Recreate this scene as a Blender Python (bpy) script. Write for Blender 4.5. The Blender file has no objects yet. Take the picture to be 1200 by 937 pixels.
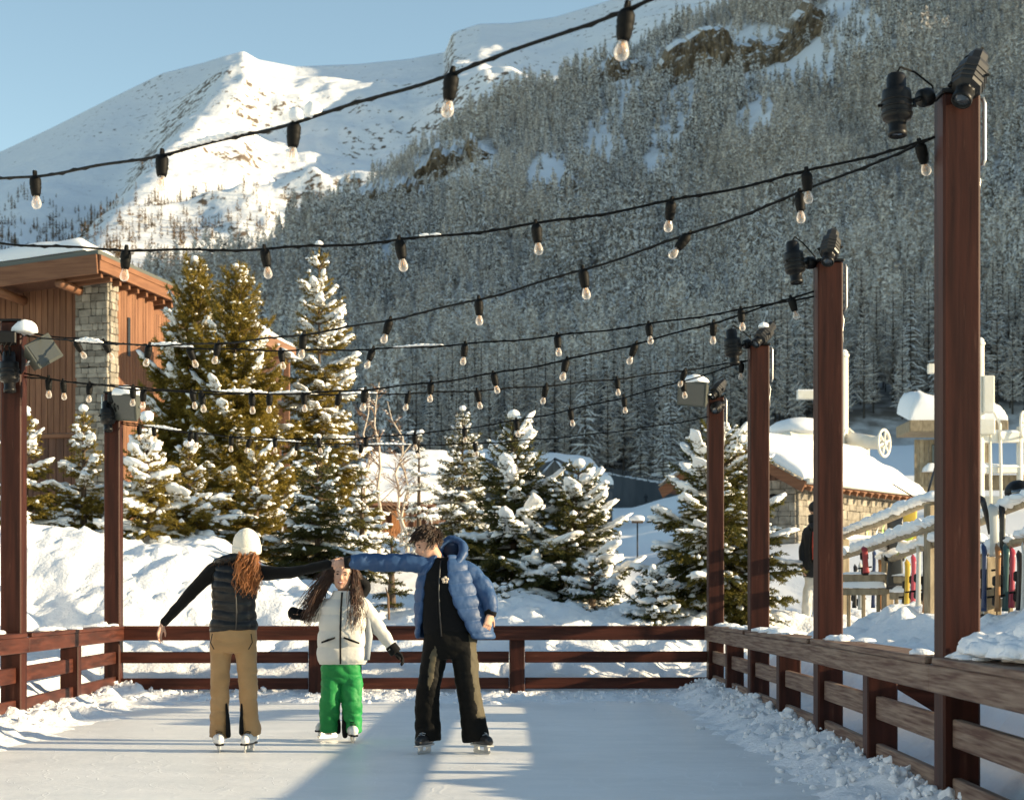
import bpy, bmesh, math, random
import numpy as np
from mathutils import Vector, Matrix

random.seed(7)
RNG = np.random.default_rng(11)
SC = bpy.context.scene
COL = SC.collection
R = math.radians

# ------------------------------------------------------------------ camera
F = 2200.0            # focal length in photo pixels (photo 1200 x 937)
HZ = 715.0            # horizon row
CH = 1.1              # camera height
def P(px, py, Y):     # a point seen at (px, py) that stands Y metres ahead
    return np.array([(px - 600.0) / F * Y, Y, CH + (HZ - py) / F * Y])
cam_d = bpy.data.cameras.new('camera')
cam = bpy.data.objects.new('camera', cam_d); COL.objects.link(cam)
cam.location = (0, 0, CH); cam.rotation_euler = (R(90), 0, 0)
cam_d.sensor_width = 36.0
cam_d.lens = F / 1200.0 * 36.0
cam_d.shift_y = (HZ - 468.5) / 1200.0
cam_d.clip_start = 0.1; cam_d.clip_end = 20000
cam_d.dof.use_dof = True; cam_d.dof.focus_distance = 15.0; cam_d.dof.aperture_fstop = 5.0
SC.camera = cam

# ------------------------------------------------------------------ sky, sun, exposure
SUN_EL, SUN_AZ = R(13.2), R(97.0)       # azimuth clockwise from +Y
world = bpy.data.worlds.new('World'); SC.world = world; world.use_nodes = True
wn = world.node_tree
sky = wn.nodes.new('ShaderNodeTexSky'); sky.sky_type = 'NISHITA'; sky.sun_disc = False
sky.sun_elevation = SUN_EL; sky.sun_rotation = SUN_AZ
sky.altitude = 1800; sky.air_density = 1.0; sky.dust_density = 0.8; sky.ozone_density = 0.9
wb = wn.nodes.new('ShaderNodeMix'); wb.data_type = 'RGBA'; wb.blend_type = 'MULTIPLY'; wb.inputs[0].default_value = 1.0
wb.inputs[7].default_value = (0.99, 0.962, 0.82, 1)       # warm white balance of the photograph
wn.links.new(sky.outputs[0], wb.inputs[6]); wn.links.new(wb.outputs[2], wn.nodes['Background'].inputs[0])
wn.nodes['Background'].inputs[1].default_value = 0.13
sun_d = bpy.data.lights.new('sun', 'SUN'); sun = bpy.data.objects.new('sun', sun_d); COL.objects.link(sun)
sun_d.energy = 5.0; sun_d.angle = R(0.5); sun_d.color = (1.0, 0.80, 0.51)
sdir = Vector((math.sin(SUN_AZ) * math.cos(SUN_EL), math.cos(SUN_AZ) * math.cos(SUN_EL), math.sin(SUN_EL)))
sun.rotation_euler = sdir.to_track_quat('Z', 'Y').to_euler()
sun.location = sdir * 300
SC.view_settings.view_transform = 'Standard'; SC.view_settings.look = 'None'
SC.view_settings.exposure = 1.07; SC.view_settings.gamma = 1.0
SC.view_settings.use_curve_mapping = False
SC.render.engine = 'CYCLES'
SC.cycles.use_denoising = True
SC.cycles.max_bounces = 6; SC.cycles.diffuse_bounces = 3; SC.cycles.glossy_bounces = 3
SC.cycles.transmission_bounces = 4; SC.cycles.transparent_max_bounces = 8
SC.cycles.caustics_reflective = False; SC.cycles.caustics_refractive = False

# ------------------------------------------------------------------ numeric helpers
def _hash(i, j, k, s):
    n = (i * 374761393 + j * 668265263 + k * 2147483647 + s * 974634777) & 0xFFFFFFFF
    n = ((n ^ (n >> 13)) * 1274126177) & 0xFFFFFFFF
    n = n ^ (n >> 16)
    return (n & 0xFFFF) / 65535.0
def vnoise(x, y, z=None, seed=0):
    x = np.asarray(x, float); y = np.asarray(y, float)
    z = np.zeros_like(x) if z is None else np.asarray(z, float)
    xi, yi, zi = np.floor(x).astype(np.int64), np.floor(y).astype(np.int64), np.floor(z).astype(np.int64)
    fx, fy, fz = x - xi, y - yi, z - zi
    fx = fx * fx * (3 - 2 * fx); fy = fy * fy * (3 - 2 * fy); fz = fz * fz * (3 - 2 * fz)
    out = 0
    for a in (0, 1):
        for b in (0, 1):
            for c in (0, 1):
                w = (fx if a else 1 - fx) * (fy if b else 1 - fy) * (fz if c else 1 - fz)
                out = out + w * _hash(xi + a, yi + b, zi + c, seed)
    return out * 2 - 1
def fbm(x, y, z=None, oct=4, seed=0, gain=0.5):
    out, amp, f = 0, 1.0, 1.0
    for o in range(oct):
        out = out + amp * vnoise(np.asarray(x) * f, np.asarray(y) * f, None if z is None else np.asarray(z) * f, seed + o)
        amp *= gain; f *= 2.03
    return out
def sstep(a, b, x):
    t = np.clip((np.asarray(x, float) - a) / (b - a), 0, 1); return t * t * (3 - 2 * t)
def unit(v):
    v = np.asarray(v, float); return v / (np.linalg.norm(v, axis=-1, keepdims=True) + 1e-12)
def rotz(a):
    c, s = math.cos(a), math.sin(a); return np.array([[c, -s, 0], [s, c, 0], [0, 0, 1.0]])
def rotx(a):
    c, s = math.cos(a), math.sin(a); return np.array([[1.0, 0, 0], [0, c, -s], [0, s, c]])
def roty(a):
    c, s = math.cos(a), math.sin(a); return np.array([[c, 0, s], [0, 1.0, 0], [-s, 0, c]])
def basis(d, up=(0, 0, 1)):          # columns: side, d, upish
    d = unit(d); up = np.asarray(up, float)
    if abs(np.dot(d, up)) > 0.98: up = np.array([0, 1.0, 0])
    s = unit(np.cross(d, up)); u = np.cross(s, d)
    return np.stack([s, d, u], 1)

_ICO = {}
def ico(sub):
    if sub not in _ICO:
        bm = bmesh.new(); bmesh.ops.create_icosphere(bm, subdivisions=sub, radius=1.0)
        bm.verts.ensure_lookup_table()
        _ICO[sub] = (np.array([v.co[:] for v in bm.verts]), np.array([[v.index for v in f.verts] for f in bm.faces]))
        bm.free()
    return _ICO[sub]

# ------------------------------------------------------------------ mesh builder
class MB:
    def __init__(s): s.V, s.F, s.M, s.n = [], [], [], 0
    def add(s, v, f, m=0):
        v = np.asarray(v, float).reshape(-1, 3); f = np.asarray(f, np.int64)
        if len(v) == 0 or len(f) == 0: return s
        s.V.append(v); s.F.append(f + s.n); s.M.append(np.full(len(f), m, np.int32)); s.n += len(v); return s
    def box(s, c, d, rot=None, bev=0.0, m=0):
        c = np.asarray(c, float); h = np.asarray(d, float) / 2
        if bev <= 0:
            v = np.array([[x, y, z] for x in (-1, 1) for y in (-1, 1) for z in (-1, 1)], float) * h
            f = [[0, 1, 3, 2], [4, 6, 7, 5], [0, 4, 5, 1], [2, 3, 7, 6], [0, 2, 6, 4], [1, 5, 7, 3]]
            v = v @ rot.T if rot is not None else v
            return s.add(v + c, f, m)
        b = min(bev, h.min() * 0.6)
        v = []; idx = {}
        for x in (-1, 1):
            for y in (-1, 1):
                for z in (-1, 1):
                    for a in range(3):
                        p = np.array([x, y, z], float) * (h - b); p[a] = (x, y, z)[a] * h[a]
                        idx[(x, y, z, a)] = len(v); v.append(p)
        q, t = [], []
        for a in range(3):
            o = [i for i in range(3) if i != a]
            for sg in (-1, 1):
                cs = [(-1, -1), (1, -1), (1, 1), (-1, 1)]
                face = []
                for (p1, p2) in cs:
                    k = [0, 0, 0]; k[a] = sg; k[o[0]] = p1; k[o[1]] = p2
                    face.append(idx[(k[0], k[1], k[2], a)])
                q.append(face)
        for a in range(3):
            o = [i for i in range(3) if i != a]
            for p1 in (-1, 1):
                for p2 in (-1, 1):
                    k0 = [0, 0, 0]; k0[o[0]] = p1; k0[o[1]] = p2
                    ka = list(k0); ka[a] = -1; kb = list(k0); kb[a] = 1
                    q.append([idx[(*ka, o[0])], idx[(*kb, o[0])], idx[(*kb, o[1])], idx[(*ka, o[1])]])
        for x in (-1, 1):
            for y in (-1, 1):
                for z in (-1, 1):
                    t.append([idx[(x, y, z, 0)], idx[(x, y, z, 1)], idx[(x, y, z, 2)]])
        v = np.array(v); v = v @ rot.T if rot is not None else v
        n0 = s.n; s.add(v + c, q, m)
        s.F.append(np.array(t) + n0); s.M.append(np.full(len(t), m, np.int32)); return s
    def beam(s, a, b, w, h, bev=0.01, m=0):      # box from a to b; w sideways, h upwards
        a = np.asarray(a, float); b = np.asarray(b, float)
        return s.box((a + b) / 2, (w, np.linalg.norm(b - a), h), basis(b - a), bev, m)
    def tube(s, pts, r, n=8, m=0, b=None, ref=None, cap=True):
        pts = np.asarray(pts, float); k = len(pts)
        ra = np.full(k, r, float) if np.isscalar(r) else np.asarray(r, float)
        rb = ra if b is None else (np.full(k, b, float) if np.isscalar(b) else np.asarray(b, float))
        t = np.gradient(pts, axis=0); t = unit(t)
        ref = np.array(ref, float) if ref is not None else None
        S = np.zeros_like(pts); prev = None
        for i in range(k):
            if ref is not None:
                q = np.cross(t[i], ref)
                if np.linalg.norm(q) < 1e-4: q = prev if prev is not None else np.array([1.0, 0, 0])
            elif prev is None:
                q = np.cross(t[i], (0, 0, 1.0) if abs(t[i][2]) < 0.9 else (0, 1.0, 0))
            else:
                q = prev - t[i] * np.dot(prev, t[i])
            prev = unit(q); S[i] = prev
        U = np.cross(S, t)
        an = np.arange(n) * 2 * math.pi / n
        v = pts[:, None] + S[:, None] * (ra[:, None, None] * np.cos(an)[None, :, None]) + U[:, None] * (rb[:, None, None] * np.sin(an)[None, :, None])
        v = v.reshape(-1, 3)
        i = np.arange(k - 1)[:, None] * n; j = np.arange(n)[None]; j2 = (j + 1) % n
        f = np.stack([i + j, i + j2, i + n + j2, i + n + j], -1).reshape(-1, 4)
        n0 = s.n; s.add(v, f, m)
        if cap:
            s.V.append(np.stack([pts[0], pts[-1]])); s.n += 2
            c0, c1 = s.n - 2, s.n - 1; e = n0 + (k - 1) * n
            jj = np.arange(n); j2 = (jj + 1) % n
            s.F.append(np.concatenate([np.stack([np.full(n, c0), n0 + j2, n0 + jj], 1), np.stack([np.full(n, c1), e + jj, e + j2], 1)]))
            s.M.append(np.full(2 * n, m, np.int32))
        return s
    def lathe(s, prof, n=16, o=(0, 0, 0), rot=None, m=0):      # profile of (radius, height)
        pr = np.asarray(prof, float); an = np.arange(n) * 2 * math.pi / n; k = len(pr)
        v = np.stack([pr[:, 0:1] * np.cos(an), pr[:, 0:1] * np.sin(an), np.repeat(pr[:, 1:2], n, 1)], -1).reshape(-1, 3)
        if rot is not None: v = v @ np.asarray(rot).T
        i = np.arange(k - 1)[:, None] * n; j = np.arange(n)[None]; j2 = (j + 1) % n
        f = np.stack([i + j, i + j2, i + n + j2, i + n + j], -1).reshape(-1, 4)
        return s.add(v + np.asarray(o, float), f, m)
    def blob(s, c, r, rot=None, seed=0, amp=0.15, fr=2.0, sub=3, flat=1.0, m=0):
        v, f = ico(sub); v = v.copy()
        d = 1 + amp * fbm(v[:, 0] * fr + seed * 3.1, v[:, 1] * fr + seed * 1.7, v[:, 2] * fr, 3, seed)
        v = v * d[:, None]; v[:, 2] = np.where(v[:, 2] < 0, v[:, 2] * flat, v[:, 2])
        v = v * np.asarray(r, float)
        if rot is not None: v = v @ np.asarray(rot).T
        return s.add(v + np.asarray(c, float), f, m)
    def blobs(s, C, Rr, B, sub=2, amp=0.2, flat=0.45, m=0, seed=0):   # many at once; B (n,3,3) columns = local axes
        v, f = ico(sub); n = len(C)
        if n == 0: return s
        rg = np.random.default_rng(seed); ph = rg.uniform(0, 20, (n, 1, 3))
        q = v[None] * 2.2 + ph
        d = 1 + amp * (np.sin(q[..., 0] * 1.3 + q[..., 1] * 0.7) + np.sin(q[..., 1] * 1.9 - q[..., 2] * 1.1) + 0.7 * np.sin(q[..., 2] * 2.7 + q[..., 0] * 2.1)) / 1.8
        w = v[None] * d[..., None]
        w[..., 2] = np.where(w[..., 2] < 0, w[..., 2] * flat, w[..., 2])
        w = w * np.asarray(Rr)[:, None, :]
        w = np.einsum('nij,nvj->nvi', B, w) + np.asarray(C)[:, None, :]
        ff = f[None] + (np.arange(n) * len(v))[:, None, None]
        return s.add(w.reshape(-1, 3), ff.reshape(-1, 3), m)
    def grid(s, G, m=0, flip=False):          # G (a,b,3)
        a, b = G.shape[:2]
        i = np.arange(a - 1)[:, None] * b; j = np.arange(b - 1)[None]
        f = np.stack([i + j, i + j + 1, i + b + j + 1, i + b + j], -1).reshape(-1, 4)
        if flip: f = f[:, ::-1]
        return s.add(G.reshape(-1, 3), f, m)
    def slab(s, A, B, C, D, th, nu=24, nv=16, amp=0.03, fr=2.0, seed=0, edge=0.3, over=0.0, m=0, base=0.0):
        # snow lying on the quad A-B-C-D (A->B along u, A->D along v); rounded edges, uneven top
        A, B, C, D = [np.asarray(q, float) for q in (A, B, C, D)]
        u = np.linspace(0, 1, nu)[:, None, None]; v = np.linspace(0, 1, nv)[None, :, None]
        # denser at the rim
        u = 0.5 - 0.5 * np.cos(u * math.pi); v = 0.5 - 0.5 * np.cos(v * math.pi)
        G = A * (1 - u) * (1 - v) + B * u * (1 - v) + C * u * v + D * (1 - u) * v
        lu = max(np.linalg.norm(B - A), 1e-3); lv = max(np.linalg.norm(D - A), 1e-3)
        du = np.minimum(u, 1 - u) * lu; dv = np.minimum(v, 1 - v) * lv
        d = np.minimum(du, dv)[..., 0]
        e = max(edge, 1e-3)
        prof = np.sqrt(np.clip(1 - (1 - np.clip(d / e, 0, 1)) ** 2, 0, 1))
        nz = fbm(G[..., 0] * fr, G[..., 1] * fr, G[..., 2] * fr, 3, seed)
        rim = (d < 1e-6)
        top = G.copy(); top[..., 2] += th * prof * (1 + 0.35 * nz * (amp > 0)) + amp * nz * prof
        cen = (A + B + C + D) / 4
        wob = fbm(G[..., 0] * fr * 1.7, G[..., 1] * fr * 1.7, G[..., 2] * 2 + 7, 2, seed + 9)
        top += (unit(G - cen) * ((1 - prof) * (over + 0.5 * amp * wob))[..., None])
        bot = top.copy(); bot[..., 2] = np.minimum(G[..., 2] - base, top[..., 2] - 1e-4)
        s.grid(top, m); s.grid(bot, m, True)
        return s
    def arrays(s): return np.concatenate(s.V), s.F, s.M
    def build(s, name, mats, parent=None, smooth=False, at=None):
        V = np.concatenate(s.V)
        o0 = np.array(parent.location[:]) if parent is not None and parent.get('_root') else np.zeros(3)
        if parent is not None and not parent.get('_root') and parent.get('_off'): o0 = np.array(parent['_off'])
        if at is not None: o0 = np.asarray(at, float)
        V = V - o0
        me = bpy.data.meshes.new(name)
        loops = np.concatenate([f.ravel() for f in s.F]); sizes = np.concatenate([np.full(len(f), f.shape[1]) for f in s.F])
        me.vertices.add(len(V)); me.vertices.foreach_set('co', V.astype(np.float32).ravel())
        me.loops.add(len(loops)); me.loops.foreach_set('vertex_index', loops.astype(np.int32))
        me.polygons.add(len(sizes))
        me.polygons.foreach_set('loop_start', np.concatenate([[0], np.cumsum(sizes)[:-1]]).astype(np.int32))
        for mt in (mats if isinstance(mats, (list, tuple)) else [mats]): me.materials.append(mt)
        me.polygons.foreach_set('material_index', np.concatenate(s.M).astype(np.int32))
        me.polygons.foreach_set('use_smooth', np.full(len(sizes), bool(smooth)))
        me.update(calc_edges=True)
        ob = bpy.data.objects.new(name, me); COL.objects.link(ob)
        if parent is not None and ('snow' in name): ob['kind'] = 'stuff'
        if parent is not None:
            ob.parent = parent; ob['_off'] = [float(q) for q in o0]
        elif at is not None: ob.location = [float(q) for q in at]
        return ob
def cleanup_props():
    for o in bpy.data.objects:
        for k in ('_root', '_off'):
            if k in o: del o[k]
def tag(o, label=None, cat=None, group=None, kind=None):
    if label: o['label'] = label
    if cat: o['category'] = cat
    if group: o['group'] = group
    if kind: o['kind'] = kind
    return o
def thing(name, label, cat, loc=(0, 0, 0), group=None):
    o = bpy.data.objects.new(name, None); COL.objects.link(o); o.location = [float(q) for q in loc]
    o.empty_display_size = 0.1; o['_root'] = 1
    return tag(o, label, cat, group)
def copy_tree(o, parent=None):
    c = o.copy(); COL.objects.link(c); c.parent = parent
    for ch in list(o.children): copy_tree(ch, c)
    return c

# ------------------------------------------------------------------ materials
MT = {}
def mat(name, col, rough=0.6, spec=0.5, col2=None, scale=6.0, stretch=(1, 1, 1), bump=0.0, bscale=None, metal=0.0, island=0.0, detail=5.0, contrast=(0.35, 0.65), sheen=0.0, trans=0.0, coat=0.0, bdist=0.02):
    m = bpy.data.materials.new(name); m.use_nodes = True; n = m.node_tree; L = n.links
    b = n.nodes['Principled BSDF']
    b.inputs['Base Color'].default_value = (*col, 1); b.inputs['Roughness'].default_value = rough
    b.inputs['Specular IOR Level'].default_value = spec; b.inputs['Metallic'].default_value = metal
    if sheen: b.inputs['Sheen Weight'].default_value = sheen
    if trans: b.inputs['Transmission Weight'].default_value = trans
    if coat: b.inputs['Coat Weight'].default_value = coat
    tc = mp = None
    if col2 is not None or bump:
        tc = n.nodes.new('ShaderNodeTexCoord'); mp = n.nodes.new('ShaderNodeMapping')
        mp.inputs['Scale'].default_value = stretch; L.new(tc.outputs['Object'], mp.inputs[0])
    src = None
    if col2 is not None:
        nz = n.nodes.new('ShaderNodeTexNoise'); nz.inputs['Scale'].default_value = scale; nz.inputs['Detail'].default_value = detail
        L.new(mp.outputs[0], nz.inputs['Vector'])
        cr = n.nodes.new('ShaderNodeValToRGB'); e = cr.color_ramp.elements
        e[0].position, e[1].position = contrast; e[0].color = (*col, 1); e[1].color = (*col2, 1)
        L.new(nz.outputs['Fac'], cr.inputs[0]); src = cr.outputs[0]
    if island:
        g = n.nodes.new('ShaderNodeNewGeometry'); hs = n.nodes.new('ShaderNodeHueSaturation')
        mr = n.nodes.new('ShaderNodeMapRange'); mr.inputs['To Min'].default_value = 1 - island; mr.inputs['To Max'].default_value = 1 + island
        L.new(g.outputs['Random Per Island'], mr.inputs[0]); L.new(mr.outputs[0], hs.inputs['Value'])
        if src is not None: L.new(src, hs.inputs['Color'])
        else: hs.inputs['Color'].default_value = (*col, 1)
        src = hs.outputs[0]
    if src is not None: L.new(src, b.inputs['Base Color'])
    if bump:
        nb = n.nodes.new('ShaderNodeTexNoise'); nb.inputs['Scale'].default_value = bscale or scale; nb.inputs['Detail'].default_value = 6
        L.new(mp.outputs[0], nb.inputs['Vector'])
        bp = n.nodes.new('ShaderNodeBump'); bp.inputs['Strength'].default_value = bump; bp.inputs['Distance'].default_value = bdist
        L.new(nb.outputs['Fac'], bp.inputs['Height']); L.new(bp.outputs[0], b.inputs['Normal'])
    MT[name] = m
    return m
M_snow = mat('snow', (0.86, 0.87, 0.88), 0.75, 0.25, bump=0.55, bscale=22.0, bdist=0.03)
M_snow_soft = mat('snow_soft', (0.87, 0.88, 0.89), 0.75, 0.25, bump=0.3, bscale=30.0)
M_post = mat('stained_post', (0.024, 0.0072, 0.0048), 0.5, 0.16, (0.058, 0.017, 0.0105), 5.0, (3.2, 3.2, 0.22), 0.25, 9.0, bdist=0.006)
M_rail = mat('stained_rail', (0.038, 0.0115, 0.007), 0.5, 0.16, (0.09, 0.027, 0.016), 5.0, (0.3, 0.3, 4), 0.25, 9.0, bdist=0.006)
M_rail_worn = mat('worn_rail', (0.10, 0.047, 0.031), 0.65, 0.2, (0.28, 0.20, 0.145), 9.0, (4.0, 0.16, 6), 0.3, 9.0, bdist=0.006)
M_black = mat('black_metal', (0.008, 0.008, 0.0085), 0.42, 0.2, bump=0.05, bscale=60)
M_cable = mat('black_rubber', (0.006, 0.006, 0.006), 0.6, 0.12)
M_grey_case = mat('grey_case', (0.115, 0.12, 0.105), 0.5, 0.4, (0.085, 0.09, 0.08), 3.0)
M_lens = mat('lens_glass', (0.05, 0.06, 0.07), 0.08, 0.8, coat=1.0)
M_steel = mat('galvanised_steel', (0.55, 0.55, 0.53), 0.4, 0.5, metal=0.7)
M_filament = mat('filament', (0.6, 0.32, 0.12), 0.3, 0.5, metal=0.8)
M_bark = mat('bark', (0.07, 0.048, 0.032), 0.9, 0.2, (0.16, 0.12, 0.09), 8.0, (4, 4, 0.7), 0.5, 14.0)
M_birch = mat('birch_bark', (0.42, 0.36, 0.29), 0.8, 0.2, (0.62, 0.56, 0.48), 6.0, (2, 2, 1))
def scuff(m, col, amount=.5, stretch=(9, 9, .9)):
    n = m.node_tree; L = n.links; b = n.nodes['Principled BSDF']; src = b.inputs['Base Color'].links[0].from_socket
    tc = n.nodes.new('ShaderNodeTexCoord'); mp = n.nodes.new('ShaderNodeMapping'); mp.inputs['Scale'].default_value = stretch; L.new(tc.outputs['Object'], mp.inputs[0])
    z = n.nodes.new('ShaderNodeTexNoise'); z.inputs['Scale'].default_value = 3.0; z.inputs['Detail'].default_value = 7; z.inputs['Roughness'].default_value = .7; L.new(mp.outputs[0], z.inputs['Vector'])
    r = n.nodes.new('ShaderNodeMapRange'); r.inputs['From Min'].default_value = .60; r.inputs['From Max'].default_value = .74; r.inputs['To Max'].default_value = amount; L.new(z.outputs['Fac'], r.inputs[0])
    x = n.nodes.new('ShaderNodeMix'); x.data_type = 'RGBA'; x.inputs[7].default_value = (*col, 1); L.new(r.outputs[0], x.inputs[0]); L.new(src, x.inputs[6]); L.new(x.outputs[2], b.inputs['Base Color'])
scuff(M_post, (.13, .06, .04)); scuff(M_rail, (.17, .085, .055), .6, (1, 1, 9)); scuff(M_rail_worn, (.05, .02, .013), .8, (9, .6, 14))
def glass_mat():
    m = bpy.data.materials.new('clear_glass'); m.use_nodes = True; n = m.node_tree; L = n.links
    b = n.nodes['Principled BSDF']; b.inputs['Base Color'].default_value = (1.0, 0.95, 0.9, 1); b.inputs['Roughness'].default_value = 0.12
    b.inputs['Specular IOR Level'].default_value = 1.0
    tr = n.nodes.new('ShaderNodeBsdfTransparent'); mx = n.nodes.new('ShaderNodeMixShader')
    tr.inputs[0].default_value = (0.96, 0.93, 0.9, 1)
    lw = n.nodes.new('ShaderNodeLayerWeight'); lw.inputs[0].default_value = 0.35
    mr = n.nodes.new('ShaderNodeMapRange'); mr.inputs['To Min'].default_value = 0.10; mr.inputs['To Max'].default_value = 0.72
    L.new(lw.outputs['Facing'], mr.inputs[0]); L.new(mr.outputs[0], mx.inputs[0])
    L.new(tr.outputs[0], mx.inputs[1]); L.new(b.outputs[0], mx.inputs[2])
    L.new(mx.outputs[0], n.nodes['Material Output'].inputs['Surface'])
    return m
M_glass = glass_mat()
def needle_mat(name, c1, c2, tr=0.35):
    m = bpy.data.materials.new(name); m.use_nodes = True; n = m.node_tree; L = n.links
    b = n.nodes['Principled BSDF']; b.inputs['Roughness'].default_value = 0.5; b.inputs['Specular IOR Level'].default_value = 0.3
    tc = n.nodes.new('ShaderNodeTexCoord'); nz = n.nodes.new('ShaderNodeTexNoise'); nz.inputs['Scale'].default_value = 2.3; nz.inputs['Detail'].default_value = 3
    L.new(tc.outputs['Object'], nz.inputs['Vector'])
    g = n.nodes.new('ShaderNodeNewGeometry')
    ad = n.nodes.new('ShaderNodeMath'); ad.operation = 'ADD'
    ml = n.nodes.new('ShaderNodeMath'); ml.operation = 'MULTIPLY_ADD'; ml.inputs[1].default_value = 0.5; ml.inputs[2].default_value = -0.25
    L.new(g.outputs['Random Per Island'], ml.inputs[0]); L.new(nz.outputs['Fac'], ad.inputs[0]); L.new(ml.outputs[0], ad.inputs[1])
    cr = n.nodes.new('ShaderNodeValToRGB'); e = cr.color_ramp.elements
    e[0].position, e[1].position = 0.3, 0.75; e[0].color = (*c1, 1); e[1].color = (*c2, 1)
    L.new(ad.outputs[0], cr.inputs[0]); L.new(cr.outputs[0], b.inputs['Base Color'])
    t = n.nodes.new('ShaderNodeBsdfTranslucent'); L.new(cr.outputs[0], t.inputs[0])
    mx = n.nodes.new('ShaderNodeMixShader'); mx.inputs[0].default_value = tr
    L.new(b.outputs[0], mx.inputs[1]); L.new(t.outputs[0], mx.inputs[2]); L.new(mx.outputs[0], n.nodes['Material Output'].inputs['Surface'])
    MT[name] = m; return m
M_needle = needle_mat('fir_needles', (0.070, 0.076, 0.020), (0.20, 0.165, 0.036))
M_needle_gold = needle_mat('pine_needles', (0.15, 0.118, 0.022), (0.36, 0.26, 0.045))
M_needle_dark = needle_mat('dark_fir_needles', (0.045, 0.055, 0.018), (0.14, 0.125, 0.034))
# ------------------------------------------------------------------ terrain
# rink outline: left fence L2 (-4.6,12) .. L1 (-4.75,17.9) .. L0 (-5.05,23.8), back fence, right fence P1 (2.62,24.2) .. P5 (2.25,5.3)
def x_left(Y): return np.interp(Y, [0, 12, 17.9, 23.8, 40], [-4.3, -4.6, -4.75, -5.05, -5.05])
def x_right(Y): return np.interp(Y, [0, 5.3, 10.04, 14.85, 19.5, 24.2, 40], [2.05, 2.25, 2.38, 2.50, 2.56, 2.62, 2.62])
Y_BACK = 24.05
EB = ([-900, 300, 600, 740, 800, 900, 1000, 1200, 1700, 2500], [.050, .050, .052, .054, .062, .080, .087, .090, .10, .10])
def h_base(X, Y):
    X = np.asarray(X, float); Y = np.asarray(Y, float)
    px = 600 + F * X / np.maximum(Y, 1)
    h30 = np.interp(X, [-12, -7, -4.7, -4.0, -3.2, -1.8, -.5, 1, 2.7, 4, 8, 20], [2.4, 2.3, 2.1, 1.75, 1.42, 1.33, 1.27, 1.2, 1.0, .92, 1.0, 1.3])
    h330 = CH + np.interp(px, *EB) * 330
    t = np.clip((Y - 30) / 300, 0, 1)
    h = h30 * (1 - t) + h330 * t
    h = h + 0.35 * fbm(X * .09, Y * .09, seed=4) * sstep(40, 70, Y)
    return h
def h_ground(X, Y):
    X = np.asarray(X, float); Y = np.asarray(Y, float)
    dl, dr, db = x_left(Y) - X - .12, X - x_right(Y) - .12, Y - Y_BACK - .05
    dout = np.maximum(np.maximum(dl, dr), db)
    crest = h_base(X, Y)
    right = (X > x_right(Y)) & (Y < 24)
    # heaps left of / right of the fence
    heap = 0.30 * np.exp(-((X - 4.6) / .75) ** 2) * sstep(6, 14, Y) * (1 - sstep(21, 25, Y)) * (0.75 + 0.4 * vnoise(X * .7, Y * .55, seed=8))
    heap2 = 0.52 * np.exp(-((X - 3.3) / .8) ** 2) * (1 - sstep(8.5, 10.5, Y))
    crest = np.where(right, np.interp(dr, [0, 1.2, 2.4, 6], [.5, .62, .86, .92]) + heap + heap2, crest)
    wid = np.where(right, 0.9, 3.4)
    p = sstep(0, 1, np.clip(dout / wid, 0, 1)) * .65 + .35 * np.sqrt(np.clip(dout / wid, 0, 1))
    low = 0.02
    hout = low + (crest - low) * p
    bankn = fbm(X * .9, Y * .9, seed=21, oct=5) * .16 + fbm(X * 3.4, Y * 3.4, seed=25, oct=3) * .06
    hout = hout + bankn * np.exp(-np.clip(dout - 4, 0, None) / 5) * np.clip(dout / .8, 0, 1)
    dil, dir_, dib = X - x_left(Y) , x_right(Y) - X, Y_BACK - Y
    nz = 1 + .45 * fbm(X * 1.3, Y * 1.3, seed=31, oct=3)
    bl = .11 * np.exp(-(np.clip(dil, 0, None) / (.62 * nz)) ** 2)
    br = np.interp(Y, [9, 13, 20], [.10, .13, .17]) * np.exp(-(np.clip(dir_, 0, None) / (.50 * nz)) ** 2)
    bb = .055 * np.exp(-(np.clip(dib, 0, None) / (1.5 * nz)) ** 2)
    hin = np.maximum(np.maximum(bl, br), bb) - .035
    return np.where(dout > 0, np.maximum(hout, .0), np.minimum(hin, .34))
def add_lumps(Hm, xs, ys, n, region, rr, hh, seed):
    rg = np.random.default_rng(seed); k = 0; H0 = Hm.copy()
    while k < n:
        x, y = region(rg); r = rg.uniform(*rr) * rg.uniform(.6, 1); h = r * rg.uniform(*hh); k += 1
        i0, i1 = np.searchsorted(xs, [x - r, x + r]); j0, j1 = np.searchsorted(ys, [y - r, y + r])
        if i1 - i0 < 2 or j1 - j0 < 2: continue
        sx, sy, sk = rg.uniform(.75, 1.2), rg.uniform(.75, 1.2), rg.uniform(-.4, .4)
        dx = (xs[i0:i1][None] - x) / r * sx; dy = (ys[j0:j1][:, None] - y) / r * sy + sk * dx
        q = np.clip(1 - dx ** 2 - dy ** 2, 0, 1) ** .42 * h
        Hm[j0:j1, i0:i1] = np.maximum(Hm[j0:j1, i0:i1], H0[j0:j1, i0:i1] + q)
    return Hm
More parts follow.
